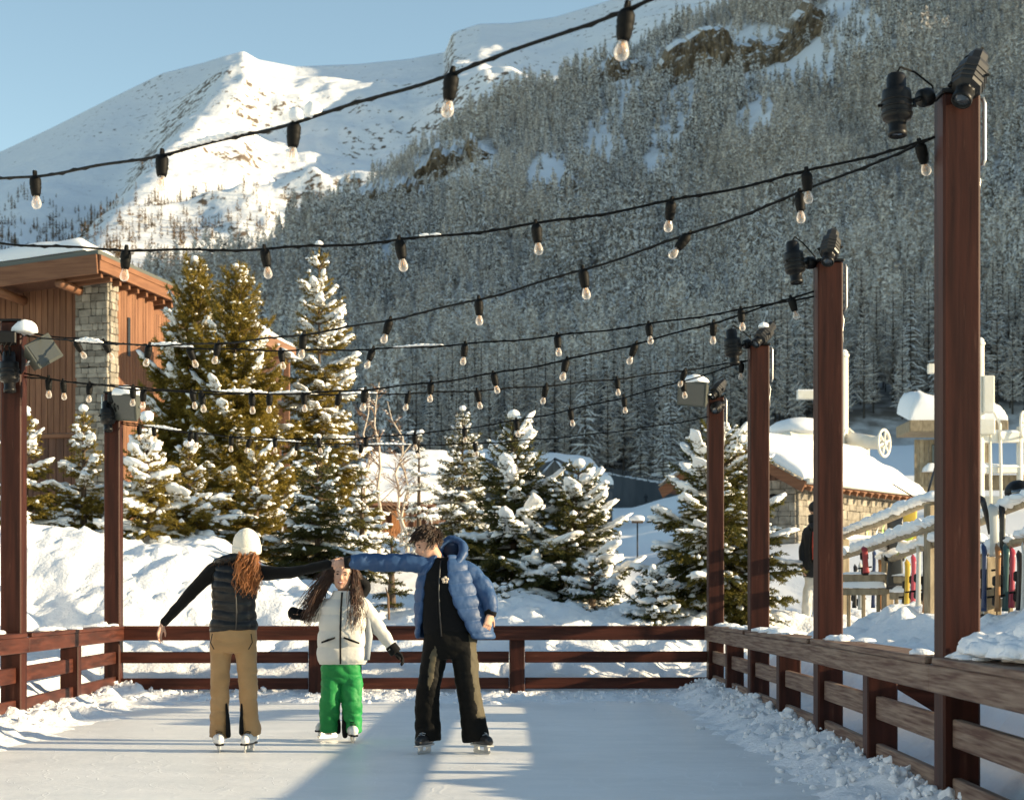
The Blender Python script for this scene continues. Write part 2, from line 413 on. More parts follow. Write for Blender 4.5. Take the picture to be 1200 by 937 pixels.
def build_ground():
    xs = np.concatenate([-np.geomspace(9.0, 330, 60)[::-1], np.arange(-8.94, 7.0, .06), np.geomspace(7.0, 330, 60)])
    ys = np.concatenate([np.linspace(-40, 7.5, 20), np.arange(8.0, 31.0, .06), np.geomspace(31.0, 345, 110)])
    X, Y = np.meshgrid(xs, ys)
    Hm = h_ground(X, Y)
    def reg_right(rg): y = rg.uniform(9, 24); return float(x_right(y)) - abs(rg.normal(0, .30)) + .1, y
    def reg_back(rg): return rg.uniform(-5, 2.6), 24.0 - abs(rg.normal(0, .75))
    def reg_left(rg): y = rg.uniform(12, 24); return float(x_left(y)) + abs(rg.normal(0, .26)) - .1, y
    def reg_bank(rg): return rg.uniform(-8, 3), 24.5 + abs(rg.normal(0, 1.6))
    def reg_out(rg): y = rg.uniform(8, 26); return float(x_right(y)) + .3 + abs(rg.normal(0, 1.3)), y
    add_lumps(Hm, xs, ys, 2600, reg_right, (.04, .13), (.2, .42), 1)
    add_lumps(Hm, xs, ys, 1500, reg_back, (.06, .13), (.2, .45), 2)
    add_lumps(Hm, xs, ys, 500, reg_left, (.06, .16), (.3, .6), 3)
    add_lumps(Hm, xs, ys, 300, reg_bank, (.08, .24), (.10, .3), 4)
    add_lumps(Hm, xs, ys, 450, reg_out, (.08, .22), (.12, .35), 5)
    near = (1 - sstep(26, 31, Y)) * sstep(7, 8.5, Y) * (1 - sstep(6, 7, np.abs(X)))
    wx, wy = X + .10 * fbm(X * 3, Y * 3, seed=41, oct=2), Y + .10 * fbm(X * 3, Y * 3, seed=43, oct=2)
    crumb = (np.abs(fbm(wx * 3.6, wy * 3.6, seed=45, oct=4, gain=.6)) - .25) * .06 + (np.abs(vnoise(wx * 9, wy * 9, seed=48)) - .2) * .035
    rimd = sstep(0, .12, Hm + .02)
    inside = np.minimum(np.minimum(X - x_left(Y), x_right(Y) - X), Y_BACK - Y) > 0
    Hm = Hm + crumb * near * np.where(inside, rimd, .55)
    mb = MB(); mb.grid(np.stack([X, Y, Hm], -1))
    # loose chunks of snow scraped off the ice
    rg = np.random.default_rng(77); C = []
    for reg, n in ((reg_right, 900), (reg_back, 500), (reg_left, 220)):
        for k in range(n):
            x, y = reg(rg); i = min(np.searchsorted(xs, x), len(xs) - 1); j = min(np.searchsorted(ys, y), len(ys) - 1)
            z = max(Hm[j, i], 0.0)
            if z < .33: C.append((x, y, z + .004, .008 + .034 * rg.random() ** 3.2))
    C = np.array(C); rr = C[:, 3:4] * rg.uniform(.7, 1.25, (len(C), 3)); B = np.stack([rotz(a) @ rotx(b_) for a, b_ in rg.uniform(-1.5, 1.5, (len(C), 2))])
    mb.blobs(C[:, :3], rr, B, 2, .42, .8, 0, 5)
    o = mb.build('snow_ground', M_snow, smooth=True); tag(o, kind='structure')
    global GX, GY, GH
    GX, GY, GH = xs, ys, Hm
    return o
build_ground()
def gz(x, y):
    i = min(max(np.searchsorted(GX, x), 1), len(GX) - 1); j = min(max(np.searchsorted(GY, y), 1), len(GY) - 1)
    return float(GH[j, i])
# ice sheet
def ice_mat():
    m = bpy.data.materials.new('rink_ice'); m.use_nodes = True; n = m.node_tree; L = n.links
    b = n.nodes['Principled BSDF']; b.inputs['Specular IOR Level'].default_value = 0.45
    tc = n.nodes.new('ShaderNodeTexCoord')
    def nz(scale, st, det=5):
        mp = n.nodes.new('ShaderNodeMapping'); mp.inputs['Scale'].default_value = st; L.new(tc.outputs['Object'], mp.inputs[0])
        t = n.nodes.new('ShaderNodeTexNoise'); t.inputs['Scale'].default_value = scale; t.inputs['Detail'].default_value = det
        L.new(mp.outputs[0], t.inputs['Vector']); return t
    a = nz(0.9, (1, 1, 1)); s = nz(7.0, (1, .6, 1), 8); s2 = nz(3.0, (.5, 1.0, 1), 8)
    w = n.nodes.new('ShaderNodeTexWave'); w.wave_type = 'RINGS'; w.inputs['Scale'].default_value = .35; w.inputs['Distortion'].default_value = 9; w.inputs['Detail'].default_value = 4; w.inputs['Detail Scale'].default_value = .6
    L.new(tc.outputs['Object'], w.inputs['Vector'])
    cr = n.nodes.new('ShaderNodeValToRGB'); e = cr.color_ramp.elements
    e[0].position, e[1].position = .33, .62; e[0].color = (.76, .78, .78, 1); e[1].color = (.90, .90, .885, 1)
    mx = n.nodes.new('ShaderNodeMix'); mx.data_type = 'FLOAT'; mx.inputs[0].default_value = .5
    L.new(a.outputs['Fac'], mx.inputs[2]); L.new(s2.outputs['Fac'], mx.inputs[3])
    L.new(mx.outputs[0], cr.inputs[0]); L.new(cr.outputs[0], b.inputs['Base Color'])
    mr = n.nodes.new('ShaderNodeMapRange'); mr.inputs['To Min'].default_value = .20; mr.inputs['To Max'].default_value = .62
    L.new(mx.outputs[0], mr.inputs[0]); L.new(mr.outputs[0], b.inputs['Roughness'])
    def scr(scale, dist, seed, st=(1, 1, 1)):
        mp = n.nodes.new('ShaderNodeMapping'); mp.inputs['Location'].default_value = (seed, seed * 2, 0); mp.inputs['Scale'].default_value = st; L.new(tc.outputs['Object'], mp.inputs[0])
        q = n.nodes.new('ShaderNodeTexNoise'); q.inputs['Scale'].default_value = .7; q.inputs['Detail'].default_value = 1; L.new(mp.outputs[0], q.inputs['Vector'])
        vm = n.nodes.new('ShaderNodeVectorMath'); vm.operation = 'SCALE'; vm.inputs['Scale'].default_value = dist; L.new(q.outputs['Color'], vm.inputs[0])
        va = n.nodes.new('ShaderNodeVectorMath'); va.operation = 'ADD'; L.new(mp.outputs[0], va.inputs[0]); L.new(vm.outputs[0], va.inputs[1])
        v = n.nodes.new('ShaderNodeTexVoronoi'); v.feature = 'DISTANCE_TO_EDGE'; v.inputs['Scale'].default_value = scale; L.new(va.outputs[0], v.inputs['Vector'])
        r_ = n.nodes.new('ShaderNodeMapRange'); r_.inputs['From Min'].default_value = 0; r_.inputs['From Max'].default_value = .013; r_.inputs['To Min'].default_value = 1; r_.inputs['To Max'].default_value = 0
        L.new(v.outputs['Distance'], r_.inputs[0]); return r_.outputs[0]
    marks = None
    for q in ((.55, 3.2, 1.0), (.8, 4.0, 5.3), (.42, 5.0, 9.1), (1.1, 3.0, 14.2), (.9, 6.0, 21.7), (.65, 4.5, 33.1)):
        o_ = scr(*q)
        if marks is None: marks = o_
        else:
            m_ = n.nodes.new('ShaderNodeMath'); m_.operation = 'MAXIMUM'; L.new(marks, m_.inputs[0]); L.new(o_, m_.inputs[1]); marks = m_.outputs[0]
    sm = n.nodes.new('ShaderNodeMath'); sm.operation = 'MULTIPLY_ADD'; sm.inputs[1].default_value = .22; L.new(marks, sm.inputs[0]); L.new(s.outputs['Fac'], sm.inputs[2])
    c2 = n.nodes.new('ShaderNodeMix'); c2.data_type = 'RGBA'; c2.inputs[7].default_value = (.93, .94, .94, 1)
    f2 = n.nodes.new('ShaderNodeMath'); f2.operation = 'MULTIPLY'; f2.inputs[1].default_value = .45; L.new(marks, f2.inputs[0]); L.new(f2.outputs[0], c2.inputs[0]); L.new(cr.outputs[0], c2.inputs[6]); L.new(c2.outputs[2], b.inputs['Base Color'])
    ad = n.nodes.new('ShaderNodeMath'); ad.operation = 'MULTIPLY_ADD'; ad.inputs[1].default_value = .25
    L.new(w.outputs['Fac'], ad.inputs[0]); L.new(sm.outputs[0], ad.inputs[2])
    bp = n.nodes.new('ShaderNodeBump'); bp.inputs['Strength'].default_value = .35; bp.inputs['Distance'].default_value = .012
    L.new(ad.outputs[0], bp.inputs['Height']); L.new(bp.outputs[0], b.inputs['Normal'])
    return m
mb = MB(); mb.add([[-8, -10, 0], [3.2, -10, 0], [3.2, 24.4, 0], [-8, 24.4, 0]], [[0, 1, 2, 3]])
tag(mb.build('rink_ice', ice_mat()), kind='structure')

# ------------------------------------------------------------------ the wooded hillside
RIDGE = ([-900, -300, 0, 150, 230, 300, 400, 480, 560, 650, 750, 830, 1000, 1200, 1500, 2000, 2600],
         [480, 420, 372, 345, 318, 290, 232, 184, 132, 94, 50, 18, -80, -190, -340, -500, -560])
def e_ridge(u): return (HZ - np.interp(600 + F * u, *RIDGE)) / F
def z_ridge(u): return np.interp(600 + F * u, [-900, 200, 300, 500, 830, 1200, 2600], [700, 850, 1000, 1350, 1550, 1600, 1600])
def hill_h(u, Z):
    eb = np.interp(600 + F * u, *EB)
    zr = z_ridge(u)
    t = np.clip((Z - 335) / (zr - 335), 0, 1.25)
    tt = np.minimum(t, 1)
    bump = sstep(0, .03, t) * .012
    e = eb + bump + (e_ridge(u) - eb - bump) * (tt ** .82)
    gully = fbm(u * 22 + t * 3.5, t * 2.6, seed=51, oct=4) * .012 * np.sin(np.clip(tt, 0, 1) * math.pi)
    e = e + gully
    h = CH + e * Z
    return np.where(t > 1, CH + e_ridge(u) * zr - (Z - zr) * .55, h)
# clearings, gullies and cliffs in the forest (px, py, rx, ry)
CLEAR = [(785, 150, 24, 62), (925, 90, 56, 36), (985, 40, 48, 46), (865, 66, 100, 36), (533, 190, 52, 26), (640, 205, 24, 26),
         (705, 165, 26, 40), (455, 230, 44, 22), (745, 100, 18, 36), (455, 300, 14, 22), (565, 222, 18, 18), (885, 140, 26, 22), (650, 226, 36, 16), (720, 86, 34, 16)]
def build_hill():
    us = np.linspace(-.62, .80, 360)
    ts = np.linspace(0, 1.25, 150)
    U, T = np.meshgrid(us, ts)
    Zr = z_ridge(U); Z = 325 + T * (Zr - 325)
    Hh = hill_h(U, Z)
    Hh = np.where(T < .012, Hh - 3, Hh)
    mb = MB(); mb.grid(np.stack([U * Z, Z, Hh], -1))
    px = 600 + F * U; py = HZ - (Hh - CH) / Z * F
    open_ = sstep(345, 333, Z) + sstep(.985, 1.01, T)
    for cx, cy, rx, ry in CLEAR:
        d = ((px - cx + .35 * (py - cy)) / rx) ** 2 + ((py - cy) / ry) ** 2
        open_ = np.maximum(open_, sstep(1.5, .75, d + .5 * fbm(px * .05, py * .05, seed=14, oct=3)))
    m = bpy.data.materials.new('hillside'); m.use_nodes = True; n = m.node_tree; L = n.links
    b = n.nodes['Principled BSDF']; b.inputs['Roughness'].default_value = .9; b.inputs['Specular IOR Level'].default_value = .1
    tc = n.nodes.new('ShaderNodeTexCoord'); nz = n.nodes.new('ShaderNodeTexNoise'); nz.inputs['Scale'].default_value = .22; nz.inputs['Detail'].default_value = 9
    L.new(tc.outputs['Object'], nz.inputs['Vector'])
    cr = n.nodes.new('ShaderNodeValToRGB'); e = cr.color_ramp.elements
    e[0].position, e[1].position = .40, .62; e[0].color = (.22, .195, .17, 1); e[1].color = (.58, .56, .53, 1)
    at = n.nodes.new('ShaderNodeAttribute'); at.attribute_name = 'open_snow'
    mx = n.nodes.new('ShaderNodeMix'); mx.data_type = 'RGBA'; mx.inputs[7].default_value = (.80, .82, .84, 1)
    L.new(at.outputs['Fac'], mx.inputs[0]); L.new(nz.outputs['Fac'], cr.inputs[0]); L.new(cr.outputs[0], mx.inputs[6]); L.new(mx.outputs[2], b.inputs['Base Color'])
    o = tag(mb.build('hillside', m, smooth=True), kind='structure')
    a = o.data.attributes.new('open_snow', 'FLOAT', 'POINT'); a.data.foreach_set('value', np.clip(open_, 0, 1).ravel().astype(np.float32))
build_hill()

# spur added unseen at right to shade the slope and the piste
def build_shade_spur():
    a = np.linspace(0, 1, 90) ** 1.4; w = np.linspace(-1.1, 1, 50)
    A, W = np.meshgrid(a, w)
    cx = 250 + 620 * A ** 1.1; cy = 80 + 1400 * A
    hh = (150 + 420 * A ** .8) * sstep(0, .02, A + .004)
    width = 150 + 330 * A
    X = cx + W * width * .9; Y = cy - W * width * .35
    Hh = hh * (1 - np.abs(W) / 1.1) ** 1.1 + fbm(X * .015, Y * .015, seed=61) * 22 * (1 - np.abs(W) / 1.1) - 2
    mb = MB(); mb.grid(np.stack([X, Y, np.maximum(Hh, -3)], -1))
    tag(mb.build('added_shade_spur', MT['shade_spur'] if 'shade_spur' in MT else mat('shade_spur', (.15, .15, .15), .9, .1, (.75, .78, .8), .12), smooth=True), kind='structure')
build_shade_spur()

# ------------------------------------------------------------------ the sunlit mountain far behind
SIL = ([-1200, -600, -200, 0, 60, 130, 190, 240, 262, 285, 302, 345, 420, 480, 522, 530, 562, 600, 650, 690, 722, 800, 1000, 1400],
       [330, 290, 225, 178, 150, 115, 86, 73, 66, 60, 70, 78, 75, 69, 61, 38, 28, 27, 20, 8, -2, -40, -120, -220])
def build_mountain():
    us = np.linspace(-.75, .30, 620); ss = np.linspace(0, 1.12, 300)
    U, S = np.meshgrid(us, ss)
    px = 600 + F * U
    es = (HZ - np.interp(px, *SIL)) / F
    e0 = np.interp(px, [-1200, 0, 300, 600, 1400], [.145, .172, .178, .19, .20])
    Z = 2300 + np.minimum(S, 1) ** 1.25 * 3000 + np.clip(S - 1, 0, 1) * 3500
    e = e0 + (es - e0) * np.minimum(S, 1)
    X = U * Z
    ridged = 1 - np.abs(fbm(X * .0016 + Z * .0006, Z * .0011 - X * .0005, seed=71, oct=6))
    fine = fbm(X * .006, Z * .006, seed=75, oct=5)
    amp = np.sin(np.clip(S, 0, 1) * math.pi) ** .7
    # big left-facing flank below the summit and the right-facing field beside it
    flank = 70 * np.exp(-((px - (300 - 260 * (1 - S))) / 60) ** 2) * amp
    field = -80 * np.exp(-((px - (205 - 150 * (1 - S) * 1.2)) / 65) ** 2) * amp
    Hh = CH + e * Z + ((ridged - .6) * 95 + fine * 24) * amp * (.35 + .65 * sstep(150, 330, px)) + flank + field
    Hh = np.where(S > 1, CH + es * Z * 0 + es * 5300 - (S - 1) * 3500 * .6, Hh)
    mb = MB(); mb.grid(np.stack([X, Z, Hh], -1))
    m = bpy.data.materials.new('mountain'); m.use_nodes = True; n = m.node_tree; L = n.links
    b = n.nodes['Principled BSDF']; b.inputs['Roughness'].default_value = .9; b.inputs['Specular IOR Level'].default_value = .1
    tc = n.nodes.new('ShaderNodeTexCoord'); nz = n.nodes.new('ShaderNodeTexNoise'); nz.inputs['Scale'].default_value = .055; nz.inputs['Detail'].default_value = 10; nz.inputs['Roughness'].default_value = .62
    L.new(tc.outputs['Object'], nz.inputs['Vector'])
    n2 = n.nodes.new('ShaderNodeTexNoise'); n2.inputs['Scale'].default_value = .0022; n2.inputs['Detail'].default_value = 3
    L.new(tc.outputs['Object'], n2.inputs['Vector'])
    g = n.nodes.new('ShaderNodeNewGeometry'); sx = n.nodes.new('ShaderNodeSeparateXYZ'); L.new(g.outputs['Normal'], sx.inputs[0])
    # rock shows where the ground is steep and in patches
    s1 = n.nodes.new('ShaderNodeMapRange'); s1.inputs['From Min'].default_value = .90; s1.inputs['From Max'].default_value = .65; s1.inputs['To Min'].default_value = 0; s1.inputs['To Max'].default_value = .16
    L.new(sx.outputs['Z'], s1.inputs[0])
    ad = n.nodes.new('ShaderNodeMath'); ad.operation = 'ADD'; L.new(s1.outputs[0], ad.inputs[0]); L.new(nz.outputs['Fac'], ad.inputs[1])
    a2 = n.nodes.new('ShaderNodeMath'); a2.operation = 'MULTIPLY_ADD'; a2.inputs[1].default_value = .30; L.new(n2.outputs['Fac'], a2.inputs[0]); L.new(ad.outputs[0], a2.inputs[2])
    cr = n.nodes.new('ShaderNodeValToRGB'); e_ = cr.color_ramp.elements
    e_[0].position, e_[1].position = .795, .85; e_[0].color = (.86, .87, .88, 1); e_[1].color = (.16, .125, .095, 1)
    L.new(a2.outputs[0], cr.inputs[0]); L.new(cr.outputs[0], b.inputs['Base Color'])
    bp = n.nodes.new('ShaderNodeBump'); bp.inputs['Strength'].default_value = .6; bp.inputs['Distance'].default_value = 6
    L.new(nz.outputs['Fac'], bp.inputs['Height']); L.new(bp.outputs[0], b.inputs['Normal'])
    tag(mb.build('mountain', m, smooth=True), kind='structure')
    return X, Z, Hh
MTN = build_mountain()
# ------------------------------------------------------------------ forest on the hillside
def frosted_template(seed, H, Rb, levels, nb, ntw, kind, fat=1.0):
    """dark wood/needle faces and frost faces of one snow-dusted conifer, base at the origin"""
    rg = np.random.default_rng(seed)
    D, W = [], []
    def ribbon(dst, pts, w, up):
        pts = np.asarray(pts); t = unit(np.gradient(pts, axis=0)); s = unit(np.cross(t, up))
        for i in range(len(pts) - 1):
            a, b = w * (1 - i / (len(pts) - 1)) + .05, w * (1 - (i + 1) / (len(pts) - 1)) + .03
            q0, q1, q2, q3 = pts[i] - s[i] * a, pts[i] + s[i] * a, pts[i + 1] + s[i + 1] * b, pts[i + 1] - s[i + 1] * b
            dst.append([q0, q1, q2]); dst.append([q0, q2, q3])
    for l in range(levels):
        t = (l + rg.uniform(-.3, .3)) / levels; t = min(max(t, 0), .99)
        z = H * ((.06 if kind == 'spruce' else .16) + (.94 if kind == 'spruce' else .84) * t)
        for k in range(nb):
            L = Rb * ((1 - t) ** .8 * (.8 if kind == 'larch' else 1)) * rg.uniform(.55, 1.15) + .3
            az = rg.uniform(0, 2 * math.pi); d = np.array([math.cos(az), math.sin(az), 0]); sd = np.array([-d[1], d[0], 0])
            droop = rg.uniform(.3, 1.15) if kind == 'spruce' else rg.uniform(-.35, .6)
            s = np.linspace(0, 1, 4)[:, None]
            pts = np.array([0, 0, z]) + d * L * s + np.array([0, 0, 1.0]) * L * (.22 * s - droop * s ** 2 + .2 * s ** 3)
            tilt = rg.normal(0, .8); up = sd * math.cos(tilt) + np.array([0, 0, 1.0]) * math.sin(tilt)     # foliage hangs as a curtain
            w = (.30 if kind == 'spruce' else .14) * (L / Rb + .35) * fat
            ribbon(D, pts - [0, 0, w * .8], w * (1.0 if kind == 'spruce' else .6), up)
            if rg.random() < .95: ribbon(W, pts + [0, 0, w * .25], w * rg.uniform(.40, .75), up + rg.normal(0, .4, 3))
            for q in range(ntw):
                sq = rg.uniform(.2, .95); i = sq * 3; i0 = int(min(i, 2)); p = pts[i0] + (pts[i0 + 1] - pts[i0]) * (i - i0)
                side = sd * rg.choice([-1, 1])
                tip = p + (d * rg.uniform(.3, .8) + side * rg.uniform(.4, .9) - np.array([0, 0, rg.uniform(.2, 1.0)])) * L * .36 * (1.2 - sq)
                ww = rg.uniform(.08, .17) * (1.0 if kind == 'spruce' else .65) * fat; v = unit(np.cross(tip - p, rg.normal(0, 1, 3))) * ww
                (W if rg.random() < .62 else D).append([p - v, p + v, tip])
    tops = np.array([0, 0, H])
    D.append([tops + [.08, 0, -.8], tops + [-.08, .03, -.8], tops + [0, 0, .5]])
    return np.array(D, float), np.array(W, float)
def trunk_tris(H, r, n=5):
    an = np.arange(n) * 2 * math.pi / n; c = np.stack([np.cos(an), np.sin(an), 0 * an], 1)
    T = []
    for a in range(n):
        b = (a + 1) % n
        T.append([c[a] * r, c[b] * r, c[b] * r * .25 + [0, 0, H]]); T.append([c[a] * r, c[b] * r * .25 + [0, 0, H], c[a] * r * .25 + [0, 0, H]])
    return np.array(T, float)
M_hill_dark = mat('hill_branch', (.165, .15, .13), .85, .15, (.245, .215, .18), .12, island=.3)
M_hill_larch = mat('hill_larch', (.33, .275, .225), .85, .15, (.47, .395, .325), .1, island=.25)
M_frost = mat('frost', (.76, .755, .74), .8, .15, (.86, .855, .84), .3, island=.15)
M_frost_grey = mat('frosted_twig', (.74, .71, .66), .85, .1, (.84, .82, .78), .25, island=.2)
M_trunk_far = mat('hill_trunk', (.09, .078, .066), .9, .1)
rgF = np.random.default_rng(5)
NEAR_T = [frosted_template(100 + i, 1.0 * H, Rb, lv, nb, tw, k) for i, (H, Rb, lv, nb, tw, k) in enumerate(
    [(22, 3.6, 26, 7, 9, 'spruce'), (25, 4.0, 28, 7, 9, 'spruce'), (19, 3.4, 24, 7, 9, 'spruce'), (24, 3.8, 26, 7, 12, 'larch'), (21, 3.4, 24, 7, 12, 'larch')])]
NEAR_H = [22, 25, 19, 24, 21]; KINDS_T = ['spruce', 'spruce', 'spruce', 'larch', 'larch']
def fluffy_template(seed, H, Rb, n, size, kind):
    """distant tree: trunkless cloud of small hanging twig faces in a conifer outline"""
    rg = np.random.default_rng(seed); D, W = [], []
    for k in range(n):
        t = rg.random() ** 1.25; az = rg.uniform(0, 6.28); prof = (1 - t) ** .8 if kind == 'spruce' else (1 - t) ** .6 * min(1, .25 + 2.2 * t)
        r = Rb * prof * rg.uniform(.25, 1.0) + .1; d = np.array([math.cos(az), math.sin(az), 0])
        p = d * r + np.array([0, 0, H * (.05 + .95 * t)])
        dirv = unit(d * rg.uniform(.2, 1.0) + rg.normal(0, .45, 3) + np.array([0, 0, (-.55 if kind == 'spruce' else .15)]))
        L = size * rg.uniform(.6, 1.5) * (.45 + .7 * prof); v = unit(np.cross(dirv, rg.normal(0, 1, 3))) * L * rg.uniform(.14, .26)
        fr = rg.random() < (.52 if kind == 'spruce' else .66)
        (W if fr else D).append([p - dirv * L * .5 - v, p - dirv * L * .5 + v, p + dirv * L * .6 - [0, 0, .1]])
    D.append([[.25, 0, 0], [-.25, .1, 0], [0, 0, H * 1.02]])
    return np.array(D, float), np.array(W, float)
MID_T = [fluffy_template(200 + i, H, Rb, n, 1.25, k) for i, (H, Rb, n, k) in enumerate([(21, 3.3, 420, 'spruce'), (17, 3.0, 360, 'spruce'), (20, 3.4, 440, 'larch'), (17, 3.2, 380, 'larch')])]
FAR_T = [fluffy_template(300 + i, H, Rb, n, 2.0, k) for i, (H, Rb, n, k) in enumerate([(18, 3.0, 130, 'spruce'), (14, 2.7, 110, 'spruce'), (17, 3.3, 140, 'larch'), (14, 3.0, 120, 'larch')])]
def scatter():
    pts = []
    N = 150000
    Z = np.sqrt(rgF.uniform(338 ** 2, 1590 ** 2, N)); u = rgF.uniform(-.33, .335, N)
    ok = Z < z_ridge(u) * 1.01
    Z, u = Z[ok], u[ok]
    h = hill_h(u, Z); px = 600 + F * u; py = HZ - (h - CH) / Z * F
    keep = np.ones(len(Z), bool)
    for cx, cy, rx, ry in CLEAR:
        d = ((px - cx + .35 * (py - cy)) / rx) ** 2 + ((py - cy) / ry) ** 2
        keep &= ~((d < 1) & (rgF.random(len(Z)) < .93))
    dens = .70 + .85 * fbm(u * 60, Z * .01, seed=91, oct=3)
    keep &= rgF.random(len(Z)) < np.clip(dens, .25, 1)
    keep &= ~((px > 790) & (Z < 352))
    keep &= ~((px < 770) & (px > 560) & (Z < 352))
    Z, u, h = Z[keep], u[keep], h[keep]
    # thin out with a grid so that crowns keep a distance
    cell = {}; out = []
    for i in range(len(Z)):
        g = 4.4 if Z[i] < 700 else 5.4
        k = (int(u[i] * Z[i] // g), int(Z[i] // g))
        if k in cell: continue
        cell[k] = 1; out.append(i)
    out = np.array(out); return u[out] * Z[out], Z[out], h[out], u[out]
FX, FY, FH, FU = scatter()
larchness = vnoise(FU * 14, FY * .004, seed=95) + .55 * sstep(650, 1100, FY) * sstep(.0, .2, FU) + .25
def instance_soup(T, X, Y, Hh, rot, sc, sq):
    """all copies of triangle soup T (n,3,3) as one array of triangles"""
    c, s = np.cos(rot), np.sin(rot)
    x = T[None, ..., 0] * c[:, None, None] - T[None, ..., 1] * s[:, None, None]
    y = T[None, ..., 0] * s[:, None, None] + T[None, ..., 1] * c[:, None, None]
    k = (sc * sq)[:, None, None]
    return np.stack([x * k + X[:, None, None], y * k + Y[:, None, None], T[None, ..., 2] * sc[:, None, None] + Hh[:, None, None]], -1).reshape(-1, 3, 3)
def soup_add(mb, T, m):
    mb.add(T.reshape(-1, 3), np.arange(len(T) * 3).reshape(-1, 3), m)
def tree_choice(lar, n_s, n_t, rg): return int(rg.integers(0, n_s)) if lar < rg.normal(.15, .35) else int(n_s + rg.integers(0, n_t - n_s))
def build_forest():
    order = np.argsort(FY - 40 * np.abs(FU) * 0)
    inview = np.abs(FU) < .285
    near = [i for i in order if inview[i] and FU[i] > .035 or (inview[i] and FU[i] > -.06 and FY[i] < 420)][:290]
    nearset = set(near)
    protos = []
    for (Dk, Wk), H, k in zip(NEAR_T, NEAR_H, KINDS_T):
        mb = MB(); soup_add(mb, Dk, 0); soup_add(mb, Wk, 1)
        root = thing('hillside_tree' if k == 'spruce' else 'hillside_larch', 'frosted tree', 'tree')
        mb.build('crown', [M_hill_dark if k == 'spruce' else M_hill_larch, M_frost if k == 'spruce' else M_frost_grey], root)
        mt = MB(); soup_add(mt, trunk_tris(H * .97, .27, 6), 0); mt.build('trunk', M_trunk_far, root)
        protos.append(root)
    used = [False] * len(protos)
    for i in near:
        j = tree_choice(larchness[i], 3, 5, rgF)
        o = protos[j] if not used[j] else copy_tree(protos[j])
        used[j] = True
        o.location = (FX[i], FY[i], FH[i] - .3); o.rotation_euler = (0, 0, rgF.uniform(0, 6.28)); s = rgF.uniform(.62, 1.12); w = s * rgF.uniform(.85, 1.1); o.scale = (w, w, s)
        lar = j >= 3
        if lar: tag(o, 'bare frosted larch among the lower trunks of the shaded hillside forest', 'tree', 'bare larches at the foot of the hillside forest')
        else: tag(o, 'frosted dark spruce at the foot of the shaded hillside forest', 'tree', 'frosted spruces at the foot of the hillside forest')
    rest = np.array([i for i in range(len(FX)) if i not in nearset])
    mb = MB()
    for lo, hi, TT, ns in ((0, 620, MID_T, 2), (620, 5000, FAR_T, 2)):
        sel = rest[(FY[rest] >= lo) & (FY[rest] < hi)]
        pick = np.array([tree_choice(larchness[i], ns, 4, rgF) for i in sel])
        for j, (Dk, Wk) in enumerate(TT):
            q = sel[pick == j]
            if not len(q): continue
            rot = rgF.uniform(0, 6.28, len(q)); sc = rgF.uniform(.5, 1.1, len(q)) * (1 + .35 * vnoise(FU[q] * 45, FY[q] * .012, seed=97)); sq = rgF.uniform(.85, 1.1, len(q))
            soup_add(mb, instance_soup(Dk, FX[q], FY[q], FH[q] - .3, rot, sc, sq), 0 if j < ns else 1)
            soup_add(mb, instance_soup(Wk, FX[q], FY[q], FH[q] - .3, rot, sc, sq), 2 if j < ns else 4)
            if lo == 0: soup_add(mb, instance_soup(trunk_tris(15, .2, 3), FX[q], FY[q], FH[q] - .3, rot, sc, sq), 3)
    o = mb.build('hillside_forest', [M_hill_dark, M_hill_larch, M_frost, M_trunk_far, M_frost_grey])
    tag(o, 'frosted conifer forest covering the shaded hillside', 'forest', kind='stuff')
    print('FOREST', len(FX), len(near))
build_forest()
# sunlit trees scattered over the foot of the far mountain
def build_slope_trees():
    X, Z, Hh = MTN
    rg = np.random.default_rng(8)
    n = 26000
    i = rg.integers(0, int(X.shape[0] * .62), n); j = rg.integers(0, X.shape[1], n)
    x, z, h = X[i, j], Z[i, j], Hh[i, j]
    px = 600 + F * x / z; py = HZ - (h - CH) / z * F
    d = sstep(190, 275, py + 26 * fbm(px * .02, py * .05, seed=3, oct=3)) * np.clip(.55 + .9 * fbm(px * .03, py * .06, seed=13, oct=3), 0, 1)
    k = (rg.random(n) < d * .75) & (px > -60) & (px < 620)
    x, z, h = x[k], z[k], h[k]
    mb = MB()
    for q, (Dk, Wk) in enumerate(FAR_T):
        s = np.arange(len(x)) % 4 == q
        rot = rg.uniform(0, 6.28, s.sum()); sc = rg.uniform(.7, 1.5, s.sum()); sq = rg.uniform(.9, 1.5, s.sum())
        soup_add(mb, instance_soup(Dk, x[s], z[s], h[s] - 1, rot, sc, sq), 0)
    o = mb.build('slope_trees', M_slope)
    tag(o, 'small dark sunlit conifers dotted over the foot of the snowy mountain', 'trees', kind='stuff'); print('SLOPE', len(x))
M_slope = mat('slope_tree', (.085, .062, .035), .9, .1, (.16, .10, .05), .02, island=.3)
build_slope_trees()
